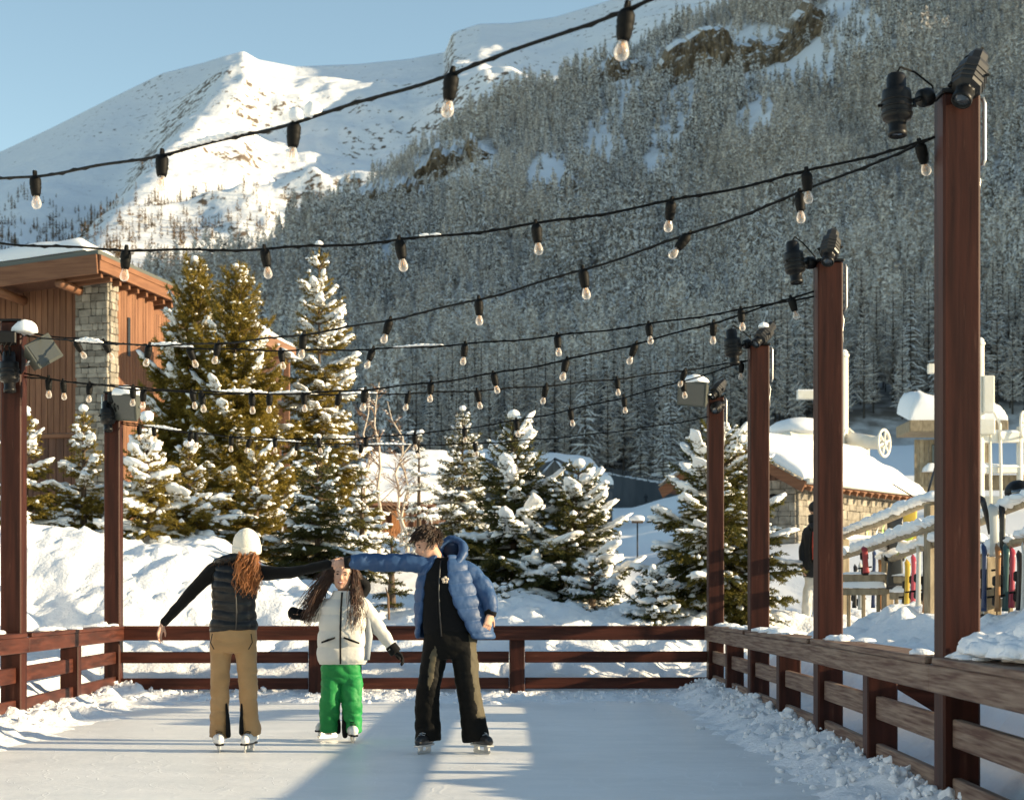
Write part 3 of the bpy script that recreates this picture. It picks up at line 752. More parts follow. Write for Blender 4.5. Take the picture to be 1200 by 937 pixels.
# bare brown cliffs standing out of the forest
def cliff_mat():
    m = bpy.data.materials.new('cliff_rock'); m.use_nodes = True; n = m.node_tree; L = n.links; b = n.nodes['Principled BSDF']; b.inputs['Roughness'].default_value = .9; b.inputs['Specular IOR Level'].default_value = .1
    tc = n.nodes.new('ShaderNodeTexCoord'); mp = n.nodes.new('ShaderNodeMapping'); mp.inputs['Scale'].default_value = (1.4, 1.4, .28); L.new(tc.outputs['Object'], mp.inputs[0])
    nz = n.nodes.new('ShaderNodeTexNoise'); nz.inputs['Scale'].default_value = .30; nz.inputs['Detail'].default_value = 9; nz.inputs['Roughness'].default_value = .65; L.new(mp.outputs[0], nz.inputs['Vector'])
    cr = n.nodes.new('ShaderNodeValToRGB'); e = cr.color_ramp.elements; e[0].position, e[1].position = .36, .64; e[0].color = (.10, .082, .064, 1); e[1].color = (.37, .285, .19, 1); L.new(nz.outputs['Fac'], cr.inputs[0])
    g = n.nodes.new('ShaderNodeNewGeometry'); sx = n.nodes.new('ShaderNodeSeparateXYZ'); L.new(g.outputs['Normal'], sx.inputs[0])
    n2 = n.nodes.new('ShaderNodeTexNoise'); n2.inputs['Scale'].default_value = .35; n2.inputs['Detail'].default_value = 5; L.new(tc.outputs['Object'], n2.inputs['Vector'])
    ad = n.nodes.new('ShaderNodeMath'); ad.operation = 'MULTIPLY_ADD'; ad.inputs[1].default_value = .5; L.new(n2.outputs['Fac'], ad.inputs[0]); L.new(sx.outputs['Z'], ad.inputs[2])
    mr = n.nodes.new('ShaderNodeMapRange'); mr.inputs['From Min'].default_value = .72; mr.inputs['From Max'].default_value = .88; L.new(ad.outputs[0], mr.inputs[0])      # snow rests on the ledges
    mx = n.nodes.new('ShaderNodeMix'); mx.data_type = 'RGBA'; mx.inputs[7].default_value = (.78, .80, .82, 1); L.new(mr.outputs[0], mx.inputs[0]); L.new(cr.outputs[0], mx.inputs[6]); L.new(mx.outputs[2], b.inputs['Base Color'])
    bp = n.nodes.new('ShaderNodeBump'); bp.inputs['Strength'].default_value = .7; bp.inputs['Distance'].default_value = 1.6; L.new(nz.outputs['Fac'], bp.inputs['Height']); L.new(bp.outputs[0], b.inputs['Normal'])
    return m
M_cliff = cliff_mat()
def cliff(px, py, wpx, hpx, seed):
    us = (px - 600) / F
    zs = np.linspace(340, float(z_ridge(us)), 400); el = HZ - (hill_h(us, zs) - CH) / zs * F
    Z = float(zs[np.argmin(np.abs(el - py - hpx * .35))]); w, h = wpx / F * Z, hpx / F * Z
    A, B = np.meshgrid(np.linspace(-.5, .5, 150), np.linspace(0, 1.18, 70))
    x = us * Z + A * w
    env = np.clip(1 - np.abs(2 * A) ** 3.5, 0, 1) ** .5 * (.92 + .28 * fbm(A * 5, 0 * A + seed, seed=seed, oct=4))
    bb = np.minimum(B, 1); ledge = np.floor(bb * 3.3 + .5 * fbm(A * 6, 0 * A, seed=seed + 3)) / 3.3
    butt = (1 - np.abs(fbm(x * .085, bb * 1.2 + seed, seed=seed + 5, oct=4))) * 10 + fbm(x * .16, bb * 5, seed=seed + 8, oct=4) * 3.4
    y = Z - 2 - butt * np.sin(np.clip(bb * 1.3 + .25, 0, 1.57)) + ledge * 7 + np.clip(B - 1, 0, 1) * 160
    foot = hill_h(x / (Z - 12), 0 * x + Z - 12) - 4
    z = foot + bb * h * env * 1.0 + np.clip(B - 1, 0, 1) * 60
    mb = MB(); mb.grid(np.stack([x, y, z], -1)); tag(mb.build('rock_cliff', M_cliff, smooth=False), kind='structure')
cliff(868, 62, 210, 66, 1); cliff(530, 185, 105, 46, 2); cliff(455, 228, 84, 40, 3); cliff(655, 215, 66, 32, 4); cliff(722, 80, 70, 36, 5)
# ------------------------------------------------------------------ fence and tall posts round the rink
PR = [(2.62, 24.2), (2.56, 19.5), (2.50, 14.85), (2.38, 10.04), (2.25, 5.3)]     # right posts, far to near
PL = [(-5.05, 23.8), (-4.75, 17.9), (-4.6, 12.0)]                                # left posts
def rail_z(Y): return np.interp(Y, [5, 10, 15, 24], [.79, .81, .835, .865])
POSTS = {}
def tall_post(key, x, y, label, ang=0.0):
    o = thing('timber_post', label, 'post', (x, y, 0), 'tall brown timber posts round the ice rink')
    mb = MB(); top = 3.84
    mb.box((x, y, (top - .3) / 2), (.2, .2, top + .3), rotz(ang), .012)
    mb.build('post_shaft', M_post, o)
    cp = MB(); cp.box((x, y, top + .012), (.216, .216, .024), rotz(ang), .006); cp.build('cap', M_black, o)
    # galvanised conduit loop strapped to the outer side
    s = 1 if x > 0 else -1
    cd = MB(); xx = x + s * .128
    cd.tube([(xx, y - .03, 3.83), (xx + s * .012, y - .03, 3.80), (xx + s * .012, y - .03, 3.50), (xx, y - .03, 3.47)], .011, 6)
    cd.tube([(xx - s * .02, y, 3.46), (xx, y + .02, 3.40), (xx - s * .015, y, 3.30), (xx - s * .01, y, 3.22)], .006, 5)
    cd.build('conduit', M_steel, o, True)
    POSTS[key] = (x, y); return o
lab = ['farthest right timber post, at the back fence corner, carrying a grey floodlight',
       'brown timber post second from the back corner on the right side of the rink',
       'brown timber post in front of the backpacker on the right side of the rink',
       'nearest tall brown timber post at right, rising above the snow heaped on the rail']
for k, (x, y) in enumerate(PR[:4]): tall_post('R%d' % (k + 1), x, y, lab[k], R(2))
tall_post('L0', *PL[0], 'brown timber post at the left back corner of the rink', R(-2))
tall_post('L1', *PL[1], 'brown timber post at the left edge of the picture with a tilted grey floodlight', R(-2))
tall_post('R5', *PR[4], 'brown timber post on the right side closest to the viewer', R(2))
tall_post('L2', *PL[2], 'brown timber post on the left side nearest to the viewer', R(-2))

def fence_run(root, pts, inward, worn=False):
    """pts: tall-post positions from far to near; short posts stand midway"""
    mm = M_rail_worn if worn else M_rail
    for a, b in zip(pts[:-1], pts[1:]):
        a = np.array([*a, 0.]); b = np.array([*b, 0.]); mid = (a + b) / 2
        d = unit(b - a); nrm = np.array([d[1], -d[0], 0]); nrm = nrm if np.dot(nrm, inward) > 0 else -nrm
        za, zb = rail_z(a[1]), rail_z(b[1]); zm = (za + zb) / 2
        mb = MB(); h = zm - .006 + .25
        mb.box(mid + [0, 0, h / 2 - .25], (.2, .2, h), rotz(math.atan2(d[1], d[0])), .01); mb.build('post', M_post, root)
        gap = .102
        # face board on the ice side and flat capping board
        fa, fb = a + nrm * .128, b + nrm * .128
        mb = MB(); mb.beam(fa + [0, 0, za - .072], fb + [0, 0, zb - .072], .045, .144, .006); mb.build('rail', mm, root)
        mb = MB(); mb.beam(a + nrm * .03 + d * gap + [0, 0, za + .022], b + nrm * .03 - d * gap + [0, 0, zb + .022], .25, .04, .006); mb.build('cap_board', mm, root)
        for zo in (-.36, -.67):
            for p, q, zp, zq in ((a, mid, za, zm), (mid, b, zm, zb)):
                mb = MB(); mb.beam(p + d * gap + nrm * .02 + [0, 0, zp + zo], q - d * gap + nrm * .02 + [0, 0, zq + zo], .05, .15, .006)
                mb.build('rail', mm, root)
fr = thing('rink_fence', 'weathered grey brown board fence along the right side of the ice', 'fence', (2.5, 15, 0))
fence_run(fr, PR, (-1, 0, 0), True)
# raking braces outside the fence
for y in (13.3, 9.2):
    x = float(x_right(y)); mb = MB(); mb.beam((x + .12, y - .1, .70), (x + 1.0, y - .5, .12), .06, .12, .006); mb.build('brace', M_rail, fr)
fl = thing('rink_fence', 'short brown board fence along the left side of the ice', 'fence', (-4.9, 18, 0))
fence_run(fl, PL, (1, 0, 0))
fb_ = thing('rink_fence', 'long brown three rail fence across the back of the ice behind the skaters', 'fence', (-1.2, 24, 0))
def back_fence():
    a = np.array([-5.05, 23.8, 0]); b = np.array([2.62, 24.2, 0]); d = unit(b - a)
    def at(t, z): q = a + (b - a) * t; return q + np.array([0, 0, z])
    zt = .862
    for t in (1 / 3., 2 / 3.):
        mb = MB(); mb.box(at(t, zt / 2 - .14), (.19, .19, zt + .26), rotz(math.atan2(d[1], d[0])), .01); mb.build('post', M_post, fb_)
    f = np.array([d[1], -d[0], 0]) * .12
    mb = MB(); mb.beam(at(0, .795) + d * .105 + f, at(1, .795) - d * .105 + f, .045, .145, .006); mb.build('rail', M_rail, fb_)
    mb = MB(); mb.beam(at(0, .885) + d * .105 + f * .2, at(1, .885) - d * .105 + f * .2, .24, .04, .006); mb.build('cap_board', M_rail, fb_)
    g = .0975 / np.linalg.norm(b - a)
    for z in (.505, .17):
        for t0, t1 in ((0, 1 / 3.), (1 / 3., 2 / 3.), (2 / 3., 1)):
            mb = MB(); mb.beam(at(t0 + g * 1.06, z), at(t1 - g * 1.06, z), .05, .145, .006); mb.build('rail', M_rail, fb_)
back_fence()
# snow lying on the top boards and on the rail near the viewer
def rail_snow():
    rg = np.random.default_rng(4)
    for root, pts in ((fr, PR), (fl, PL), (fb_, [(-5.05, 23.8), (2.62, 24.2)])):
        mb = MB()
        for a, b in zip(pts[:-1], pts[1:]):
            a, b = np.array(a), np.array(b); n = int(np.linalg.norm(b - a) / .16)
            C, S = [], []
            for k in range(n):
                t = (k + rg.random()) / n; x, y = a + (b - a) * t
                if vnoise(x * 2.3 + 5, y * .9, seed=3) < .12: continue
                zt = (rail_z(y) if root is not fb_ else .862) + (.04 if root is not fb_ else .05)
                C.append((x + rg.normal(0, .04), y + rg.normal(0, .03), zt + .004)); S.append((rg.uniform(.04, .12), rg.uniform(.05, .13), rg.uniform(.012, .05)))
            if C: mb.blobs(np.array(C), np.array(S), np.repeat(np.eye(3)[None], len(C), 0), 2, .25, .2, 0, 9)
        mb.build('snow_crust', M_snow, root, True)
    mb = MB(); C, S = [], []
    for k in range(900):       # big heap across the near end, leaning over the top board
        y = rg.uniform(6.0, 9.8); dx = rg.uniform(-.05, 1.3); x = float(x_right(y)) + dx
        hgt = .30 * max(0.0, math.sin((y - 5.4) * .72)) ** .7 * float(sstep(-.10, .42, dx)) * (1 + .25 * float(vnoise(y * 2.1, dx * 2.5, seed=6)))
        r0 = rg.uniform(.06, .15) * (.55 + .45 * float(sstep(-.05, .3, dx))); z = .885 + hgt * (1 if dx > .2 else rg.uniform(.2, 1.0)) - r0 * .35
        if dx < .16: z = max(z, .872 + r0 * .22)
        C.append((x, y, z)); S.append((r0, r0 * rg.uniform(.9, 1.3), r0 * rg.uniform(.7, .95)))
    C, S = np.array(C), np.array(S); low_ = C[:, 0] - x_right(C[:, 1]) < .16
    mb.blobs(C[low_], S[low_], np.repeat(np.eye(3)[None], low_.sum(), 0), 3, .28, .25, 0, 12)
    mb.blobs(C[~low_], S[~low_], np.repeat(np.eye(3)[None], (~low_).sum(), 0), 3, .28, 1.0, 0, 13)
    o = mb.build('snow_heap', M_snow, None, True); tag(o, kind='structure')
rail_snow()

# ------------------------------------------------------------------ spotlights on the posts
def frame_to(d, up=(0, 0, 1)):       # local z along d
    d = unit(d); s = np.cross(up, d)
    s = unit(s) if np.linalg.norm(s) > 1e-3 else np.array([1.0, 0, 0]); return np.stack([s, np.cross(d, s), d], 1)
def spot(c, d, mount, label, snow=0.0, big=1.0, octa=False):
    c = np.asarray(c, float); mount = np.asarray(mount, float); Rm = frame_to(d)
    o = thing('spotlight', label, 'spotlight', c, 'black projector spotlights clamped to the posts')
    n = 8 if octa else 20; k = big
    mb = MB()
    mb.lathe([(0, -.17), (.045, -.17), (.052, -.15), (.052, -.09), (.075, -.08), (.078, -.06), (.078, .06), (.074, .075), (.05, .085), (.048, .10)], n, c, Rm * k)
    for q in range(3): mb.lathe([(.0775, -.03 + q * .035), (.083, -.027 + q * .035), (.083, -.018 + q * .035), (.0775, -.015 + q * .035)], n, c, Rm * k)
    mb.build('housing', M_black if not octa else M_spot_case, o, not octa)
    mb = MB(); mb.lathe([(.046, .08), (.046, .135), (.05, .14), (.05, .165), (.043, .168), (.041, .15)], 18, c, Rm * k); mb.build('lens_tube', M_black, o, True)
    mb = MB(); mb.lathe([(.0425, .150), (.03, .156), (.0, .160)], 18, c, Rm * k); mb.build('lens', M_lens, o, True)
    s = Rm[:, 0] * .098 * k
    yk = MB(); jn = c + unit(mount - c) * .11 * k
    for sg in (-1, 1): yk.tube([c + s * sg * .82, c + s * sg, (c + s * sg + jn) / 2, jn], .009, 6)
    yk.tube([jn, (jn + mount) / 2 + [0, 0, .006], mount], .014, 8)
    yk.lathe([(0, -.035), (.045, -.035), (.05, -.02), (.05, .02), (.045, .035), (0, .035)], 14, mount + unit(c - mount) * .05, frame_to(unit(c - mount)))
    yk.build('yoke', M_black, o, True)
    cb = MB(); q = c - Rm[:, 2] * .17 * k
    cb.tube([q, q + [0.02, 0, .04], (q + mount) / 2 + [0, 0, .07], mount + [0, 0, .05], mount - [0, 0, .02]], .006, 5); cb.build('power_cable', M_cable, o, True)
    if snow:
        sb = MB(); sb.blob(c + [0, 0, .075], (.085 * snow, .085 * snow, .07 * snow), seed=3, amp=.12, fr=1.5, flat=.3); sb.build('snow_cap', M_snow_soft, o, True)
    return o
M_spot_case = mat('spotlight_case', (.022, .021, .019), .4, .4)
def flood(c, yaw, pitch, roll, mount, label, snow=1.0, w=.36, h=.28, dp=.16):
    c = np.asarray(c, float); o = thing('floodlight', label, 'floodlight', c, 'grey snow capped floodlights on the posts')
    Rm = rotz(yaw) @ rotx(pitch) @ roty(roll)
    mb = MB()
    # tapered case: wide glass front, smaller back
    f = np.array([[-w / 2, -dp / 2, -h / 2], [w / 2, -dp / 2, -h / 2], [w / 2, -dp / 2, h / 2], [-w / 2, -dp / 2, h / 2]])
    b = f * [.72, -1, .72]
    v = np.concatenate([f, b]) @ Rm.T + c
    mb.add(v, [[4, 5, 6, 7], [0, 1, 5, 4], [1, 2, 6, 5], [2, 3, 7, 6], [3, 0, 4, 7]])
    mb.build('case', M_flood_case, o)
    mb = MB(); mb.box(c + Rm @ np.array([0, -dp / 2 - .012, 0]), (w + .02, .024, h + .02), Rm, .006); mb.build('bezel', M_flood_case, o)
    mb = MB(); mb.box(c + Rm @ np.array([0, -dp / 2 - .026, 0]), (w - .03, .006, h - .03), Rm); mb.build('front_glass', M_flood_glass, o)
    mb = MB(); m_ = np.asarray(mount, float)
    for sg in (-1, 1): mb.tube([c + Rm @ np.array([sg * w * .46, 0, 0]), c + Rm @ np.array([sg * w * .52, dp * .5, 0]), c + Rm @ np.array([sg * .02, dp * .9, 0])], .01, 6)
    mb.tube([c + Rm @ np.array([0, dp * .9, 0]), m_], .016, 6); mb.build('bracket', M_steel, o, True)
    if snow:
        zt = (np.abs(Rm @ np.array([0, 0, h / 2]))[2] + np.abs(Rm @ np.array([w / 2, 0, 0]))[2]) * .9
        sb = MB(); sb.blob(c + np.array([0, 0, zt - .01]), (w * .42 * snow, .14, .105 * snow), seed=5, amp=.12, fr=1.3, flat=.25); sb.build('snow_cap', M_snow_soft, o, True)
    return o
M_flood_case = mat('flood_case', (.075, .08, .07), .5, .3, (.055, .06, .052), 3.0)
M_flood_glass = mat('flood_glass', (.06, .065, .06), .25, .5)
def put(px, py, Y): return P(px, py, Y)
# nearest post
spot(put(1051, 124, 9.95), (0, -.1, -1), put(1093, 112, 10.04), 'black spotlight pointing straight down beside the nearest right post')
spot(put(1137, 92, 9.93), (-.45, -.55, -.95), put(1116, 100, 9.98), 'large angular spotlight tilted over the top of the nearest right post', octa=True, big=1.08)
# post in front of the backpacker
spot(put(931, 308, 14.75), (.1, -.1, -1), put(955, 308, 14.85), 'black striped spotlight pointing down left of the post before the backpacker', snow=0)
spot(put(973, 290, 14.72), (-.25, -.6, -.9), put(968, 300, 14.8), 'angular spotlight sitting on the post before the backpacker', octa=True)
spot(put(859, 407, 19.4), (.1, -.1, -1), put(880, 402, 19.5), 'black spotlight hanging down left of the second post from the back corner', big=1.1)
spot(put(895, 392, 19.35), (-.55, -.4, -.6), put(888, 400, 19.42), 'spotlight leaning over the top of the second post from the back corner', octa=True, snow=.7)
spot(put(841, 456, 24.05), (-.5, -.5, -.6), put(840, 466, 24.1), 'spotlight on top of the right back corner post', octa=True)
spot(put(840, 477, 23.98), (-.3, -.9, -.4), put(848, 474, 24.1), 'small pale sided spotlight just under the top of the right back corner post', big=.9)
flood(put(815, 461, 24.0), R(-35), R(8), R(8), put(832, 466, 24.15), 'grey floodlight with a snow cap left of the right back corner post', w=.40, h=.30)
# left posts
flood(put(47, 416, 17.75), R(30), R(-12), R(-32), put(26, 412, 17.9), 'tilted grey floodlight on the post at the left edge of the picture', snow=0, w=.26, h=.24, dp=.22)
spot(put(11, 436, 17.7), (.05, -.1, -1), put(12, 420, 17.78), 'black spotlight hanging on the front of the left edge post', big=1.15)
sb = MB()
flood(put(149, 476, 23.65), R(-25), R(12), R(5), put(136, 474, 23.8), 'grey floodlight under a big snow cap on the left back corner post', snow=1.25, w=.40, h=.32)
spot(put(126, 488, 23.62), (.1, -.2, -1), put(131, 474, 23.7), 'black spotlight hanging on the left back corner post', big=1.15)
def switch_box(c, label):
    o = thing('junction_box', label, 'junction box', c); mb = MB()
    mb.box(c, (.19, .14, .12), rotz(.2), .012); mb.build('case', M_black, o)
    mb = MB()
    for k in range(4): mb.tube([np.add(c, (-.08 + k * .05, -.06, -.05)), np.add(c, (-.10 + k * .05, -.09, -.10)), np.add(c, (-.06 + k * .04, -.06, -.17))], .008, 5)
    mb.build('cable_tail', M_cable, o, True); return o
switch_box(put(7, 396, 17.72), 'black junction box with cable tails on top of the left edge post')
switch_box(put(135, 467, 23.66), 'black junction box under snow on top of the left back corner post')
def snow_on(c, r, seed, label):
    mb = MB(); mb.blob(c, r, seed=seed, amp=.10, fr=1.3, flat=.35)
    return tag(mb.build('snow_cap', M_snow_soft, None, True, at=c), label, 'snow')
snow_on(put(29, 388, 17.85), (.125, .12, .11), 2, 'rounded snow cap on top of the left edge post')

# ------------------------------------------------------------------ string lights
def bulb_protos():
    h = MB()       # hangs down from the origin
    h.lathe([(0, .012), (.012, .012), (.014, 0), (.024, -.006), (.032, -.02), (.033, -.05), (.030, -.058), (.033, -.066), (.030, -.076), (.027, -.10), (.022, -.113), (.018, -.113)], 14)
    for s in (-1, 1): h.tube([(s * .006, 0, .028), (s * .010, 0, .012), (s * .010, 0, -.01)], .004, 5)
    h.box((0, 0, .012), (.016, .030, .034), None, .004)
    ho = h.build('lamp_holder', M_cable, None, True)
    g = MB(); g.lathe([(.013, -.108), (.016, -.118), (.021, -.130), (.026, -.146), (.0275, -.158), (.025, -.170), (.018, -.180), (.008, -.185), (0, -.186)], 16)
    go = g.build('glass_bulb', M_glass, None, True)
    f = MB()
    for q in range(5):
        a = q * 1.2566; f.tube([(.003, 0, -.115), (.010 * math.cos(a), .010 * math.sin(a), -.130), (.013 * math.cos(a), .013 * math.sin(a), -.160)], .0011, 4)
    f.tube([(0, 0, -.108), (0, 0, -.128)], .004, 6)
    fo = f.build('filament', M_filament, None, True)
    return ho, go, fo
HO, GO, FO = bulb_protos()
PROTO_USED = [False]
def strand(label, A, B, obs, bulbs, sag_extra=0, snow=(), seed=0):
    rg = np.random.default_rng(seed); A = np.asarray(A, float); B = np.asarray(B, float)
    def tpx(px):            # parameter along the plan line at which it is seen at column px
        k = (px - 600) / F; return (A[0] - k * A[1]) / ((A[0] - B[0]) - k * (A[1] - B[1]))
    ts, zs = [], []
    for px, py in obs:
        t = tpx(px); Y = A[1] + (B[1] - A[1]) * t; ts.append(t); zs.append(CH + (HZ - py) / F * Y)
    cf = np.polyfit(ts, zs, 2)
    def at(t): q = A[:2] + (B[:2] - A[:2]) * t; return np.array([q[0], q[1], np.polyval(cf, t)])
    mid = at(.5); root = thing('string_light', label, 'string light', mid, 'strings of bulbs hung across the rink')
    T = np.linspace(0, 1, 90); pts = np.array([at(t) for t in T])
    pts[:, 2] += .006 * np.sin(T * 60 + seed)
    mb = MB(); mb.tube(pts, .0075, 6); mb.tube(pts + np.stack([0 * T, .009 * np.cos(T * 240), .009 * np.sin(T * 240)], 1), .005, 5); mb.build('cable', M_cable, root, True)
    for px in bulbs:
        p = at(tpx(px)) - mid
        h = HO.copy(); COL.objects.link(h); h.parent = root; h.location = [float(q) for q in p]
        h.rotation_euler = (rg.normal(0, .16), rg.normal(0, .20), rg.uniform(-.6, .6)); k = rg.uniform(.93, 1.05); h.scale = (k, k, k)
        g = GO.copy(); COL.objects.link(g); g.parent = h
        f = FO.copy(); COL.objects.link(f); f.parent = h
    if snow:
        mb = MB()
        for px, w, hh in snow:
            t = tpx(px); n = max(2, int(w / .05)); L = np.linalg.norm(B[:2] - A[:2])
            for k in range(n):
                p = at(t + (k / (n - 1) - .5) * w / L); e = math.sin((k + .5) / n * math.pi)
                mb.blob(p + [0, 0, .008 + hh * .2 * e], (.04, .02, hh * (.25 + .45 * e)), seed=k + seed, amp=.4, sub=2, flat=.5)
        mb.build('snow_crust', M_snow_soft, root, True)
    return root
strand('foreground string of bulbs sweeping up to the top edge of the picture', (2.2, 5.3), (-4.55, 12),
       [(735, 10), (530, 86), (345, 143), (190, 181), (41, 206)], [735, 530, 345, 190, 41], snow=[(252, .5, .03), (357, .12, .09)], seed=1)
strand('long string of bulbs from the nearest right post passing level with the chalet roof', (2.26, 10.04), (-4.55, 12),
       [(1080, 164), (945, 202), (787, 238), (628, 264), (468, 281), (310, 289), (148, 291), (5, 287)], [945, 787, 628, 468, 310, 148], snow=[(505, .06, .02)], seed=2)
strand('string of bulbs from the nearest right post sloping down to the left edge post', (2.26, 10.04), (-4.66, 17.9),
       [(1078, 168), (937, 227), (807, 274), (683, 317), (561, 348), (457, 375), (356, 394), (256, 402), (175, 403), (87, 400), (20, 391)], [1078, 937, 807, 683, 561, 457, 356, 256, 175, 88, 14], snow=[(105, .35, .05)], seed=3)
strand('string of bulbs from the backpacker post to the top of the left edge post', (2.39, 14.85), (-4.66, 17.9),
       [(868, 361), (760, 380), (653, 395), (545, 405), (437, 409), (329, 409), (221, 405), (110, 400), (15, 388)], [868, 760, 653, 545, 437, 329, 221, 122, 18], snow=[(490, .4, .022), (200, .4, .04)], seed=4)
strand('string of bulbs from the backpacker post to a lower hook of the left edge post', (2.39, 14.85), (-4.66, 17.9),
       [(927, 346), (836, 380), (745, 404), (664, 423), (578, 438), (505, 450), (427, 457), (354, 460), (294, 460), (236, 458), (168, 455), (105, 450), (57, 446)], [927, 836, 745, 664, 578, 505, 428, 356, 295, 236, 168, 105, 57], snow=[(340, .35, .025)], seed=5)
strand('string of bulbs from the second right post dipping to the left edge post', (2.45, 19.5), (-4.66, 17.9),
       [(870, 424), (803, 433), (723, 444), (640, 451), (559, 458), (479, 461), (398, 462), (316, 461), (225, 458), (156, 454), (74, 446)], [803, 723, 640, 559, 479, 398, 316, 225, 156, 74], snow=[(285, .4, .04), (420, .3, .03)], seed=6)
strand('string of bulbs from the second right post to the left back corner post', (2.45, 19.5), (-4.95, 23.8),
       [(869, 426), (800, 447), (731, 465), (668, 480), (605, 491), (544, 500), (486, 508), (429, 514), (373, 515), (322, 515), (271, 512), (224, 506), (180, 499)], [869, 800, 731, 668, 605, 544, 486, 429, 373, 322, 271, 224, 180], snow=[(190, .5, .03), (487, .12, .05)], seed=7)
strand('farthest string of bulbs between the two back corner posts', (2.52, 24.2), (-4.95, 23.8),
       [(826, 492), (758, 500), (697, 507), (622, 513), (556, 518), (489, 521), (424, 522), (350, 521), (293, 517), (230, 508), (163, 496)], [556, 489, 424, 350, 293, 230, 163], snow=[(455, .5, .03), (330, .4, .03)], seed=8)
for o in (HO, GO, FO): bpy.data.objects.remove(o)

# ------------------------------------------------------------------ snow laden conifers behind the rink
def conifer(name, label, x, y, z0, H, Rb, prof, levels, nb, seed, needle, elev=(-.15, .75), droop=.35, tipup=.2, snow=.5, snow_sz=1.0, nl=.05, nw=.011, dens=.024, twig=.42, frost=0.0, lean=(0, 0), trunk_r=.07, icing=.2, group=None):
    rg = np.random.default_rng(seed)
    root = thing(name, label, 'tree', (x, y, z0), group)
    A, B = [], []                # needle-bearing axes
    SC_, SR, SB = [], [], []     # snow pads
    SC2, SR2, SB2 = [], [], []
    wood = MB()
    lean = np.array([lean[0], lean[1], 0.0])
    def ax(t): return np.array([x, y, z0 + H * t]) + lean * t
    wood.tube([ax(t) for t in (0, .25, .5, .75, .97)], [trunk_r, trunk_r * .8, trunk_r * .55, trunk_r * .3, .008], 7)
    A.append(ax(.88)); B.append(ax(1.0))
    for l in range(levels):
        t = (l + rg.uniform(-.35, .35)) / levels; t = min(max(t, .01), .985)
        n = max(3, int(round(nb * (1 - .45 * t))))
        az0 = rg.uniform(0, 6.28)
        for k in range(n):
            az = az0 + k * 2 * math.pi / n + rg.normal(0, .22); L = Rb * prof(t) * rg.uniform(.62, 1.14)
            if L < .06: L = .06
            d = np.array([math.cos(az), math.sin(az), 0]); sd = np.array([-d[1], d[0], 0])
            el = elev[0] + (elev[1] - elev[0]) * t ** 1.3 + rg.normal(0, .09)
            dr = droop * (1 - .6 * t) * rg.uniform(.6, 1.3)
            o = ax(.03 + .95 * t)
            def bp(s): s = np.asarray(s, float)[..., None]; return o + d * L * s + np.array([0, 0, 1.0]) * L * (math.tan(el) * s - dr * s ** 2 + tipup * s ** 3.2)
            q = bp(np.linspace(0, 1, 6))
            wood.tube(q[:5], np.linspace(.014 + .012 * L, .005, 5), 4, cap=False)
            for i in range(1, 5): A.append(q[i]); B.append(q[i + 1])
            nt = max(2, int(L / .075)); snowy = L > .16 and rg.random() < snow * .8 * (1 - .45 * sstep(.6, .95, t)) and vnoise(az * 1.2 + seed, t * 5, seed=seed) > -.35
            for j in range(nt):
                s = .15 + .82 * (j + rg.random()) / nt; p = bp(np.array(s)); tg = unit(bp(np.array(min(s + .05, 1.05))) - p)
                for sg in (-1, 1):
                    lt = L * twig * (1.08 - s) ** .75 * rg.uniform(.6, 1.15) + .05
                    dirv = unit(tg * .75 + sd * sg * rg.uniform(.55, .95) + np.array([0, 0, rg.uniform(-.35, .12)]))
                    e = p + dirv * lt + np.array([0, 0, -.18 * lt])
                    A.append(p); B.append(e)
                    if lt > .2:
                        for ss in (.35, .6, .8):
                            p2 = p + (e - p) * ss
                            for s3 in (-1, 1):
                                d3 = unit(dirv * .8 + np.cross(dirv, (0, 0, 1)) * s3 * .8 + np.array([0, 0, rg.uniform(-.3, .15)]))
                                A.append(p2); B.append(p2 + d3 * lt * .38 * (1.15 - ss))
                    if snowy and rg.random() < .55 or rg.random() < icing * .4:
                        lo = rg.uniform(.25, .6); hi = min(1.0, lo + rg.uniform(.3, .6)); c = p + (e - p) * (lo + hi) / 2; bs = basis(e - p); bs = np.stack([bs[:, 1], bs[:, 0], bs[:, 2]], 1)
                        SC2.append(c + [0, 0, .012 + .010 * snow_sz]); SR2.append(np.array([max(lt * (hi - lo) * .62, .035), rg.uniform(.026, .058) * snow_sz, rg.uniform(.018, .042) * snow_sz])); SB2.append(bs)
            if snowy:
                for m in range(max(2, int(L / .08))):
                    s = rg.uniform(.25, 1.0); c = bp(np.array(s)); tg = unit(bp(np.array(min(s + .06, 1.05))) - bp(np.array(s - .06)))
                    bs = np.stack([tg, unit(np.cross((0, 0, 1), tg)), unit(np.cross(tg, unit(np.cross((0, 0, 1), tg))))], 1)
                    rl = rg.uniform(.06, .13) * min(1.3, .5 + L) * snow_sz
                    SC_.append(c + sd * rg.normal(0, .045) * L * (1.1 - s) + [0, 0, .02 * snow_sz]); SR.append((rl, rl * rg.uniform(.5, .9), rg.uniform(.025, .06) * snow_sz)); SB.append(bs)
    # needles
    A, B = np.array(A), np.array(B); Ln = np.linalg.norm(B - A, axis=1); cnt = np.maximum(2, (Ln / (dens * .72)).astype(int))
    idx = np.repeat(np.arange(len(A)), cnt * 3); N = len(idx)
    s = rg.random(N); p = A[idx] + (B[idx] - A[idx]) * s[:, None]; dv = unit(B - A)[idx]
    rd = rg.normal(0, 1, (N, 3)); rd[:, 2] += .15; rd = unit(rd - dv * (rd * dv).sum(1, keepdims=True))
    tip = p + unit(dv * .75 + rd * .75) * (nl * rg.uniform(.6, 1.15, N))[:, None]
    wv = unit(np.cross(tip - p, rg.normal(0, 1, (N, 3)))) * nw * .68
    T = np.stack([p - wv, p + wv, tip], 1)
    nb_ = MB(); fro = rg.random(N) < frost
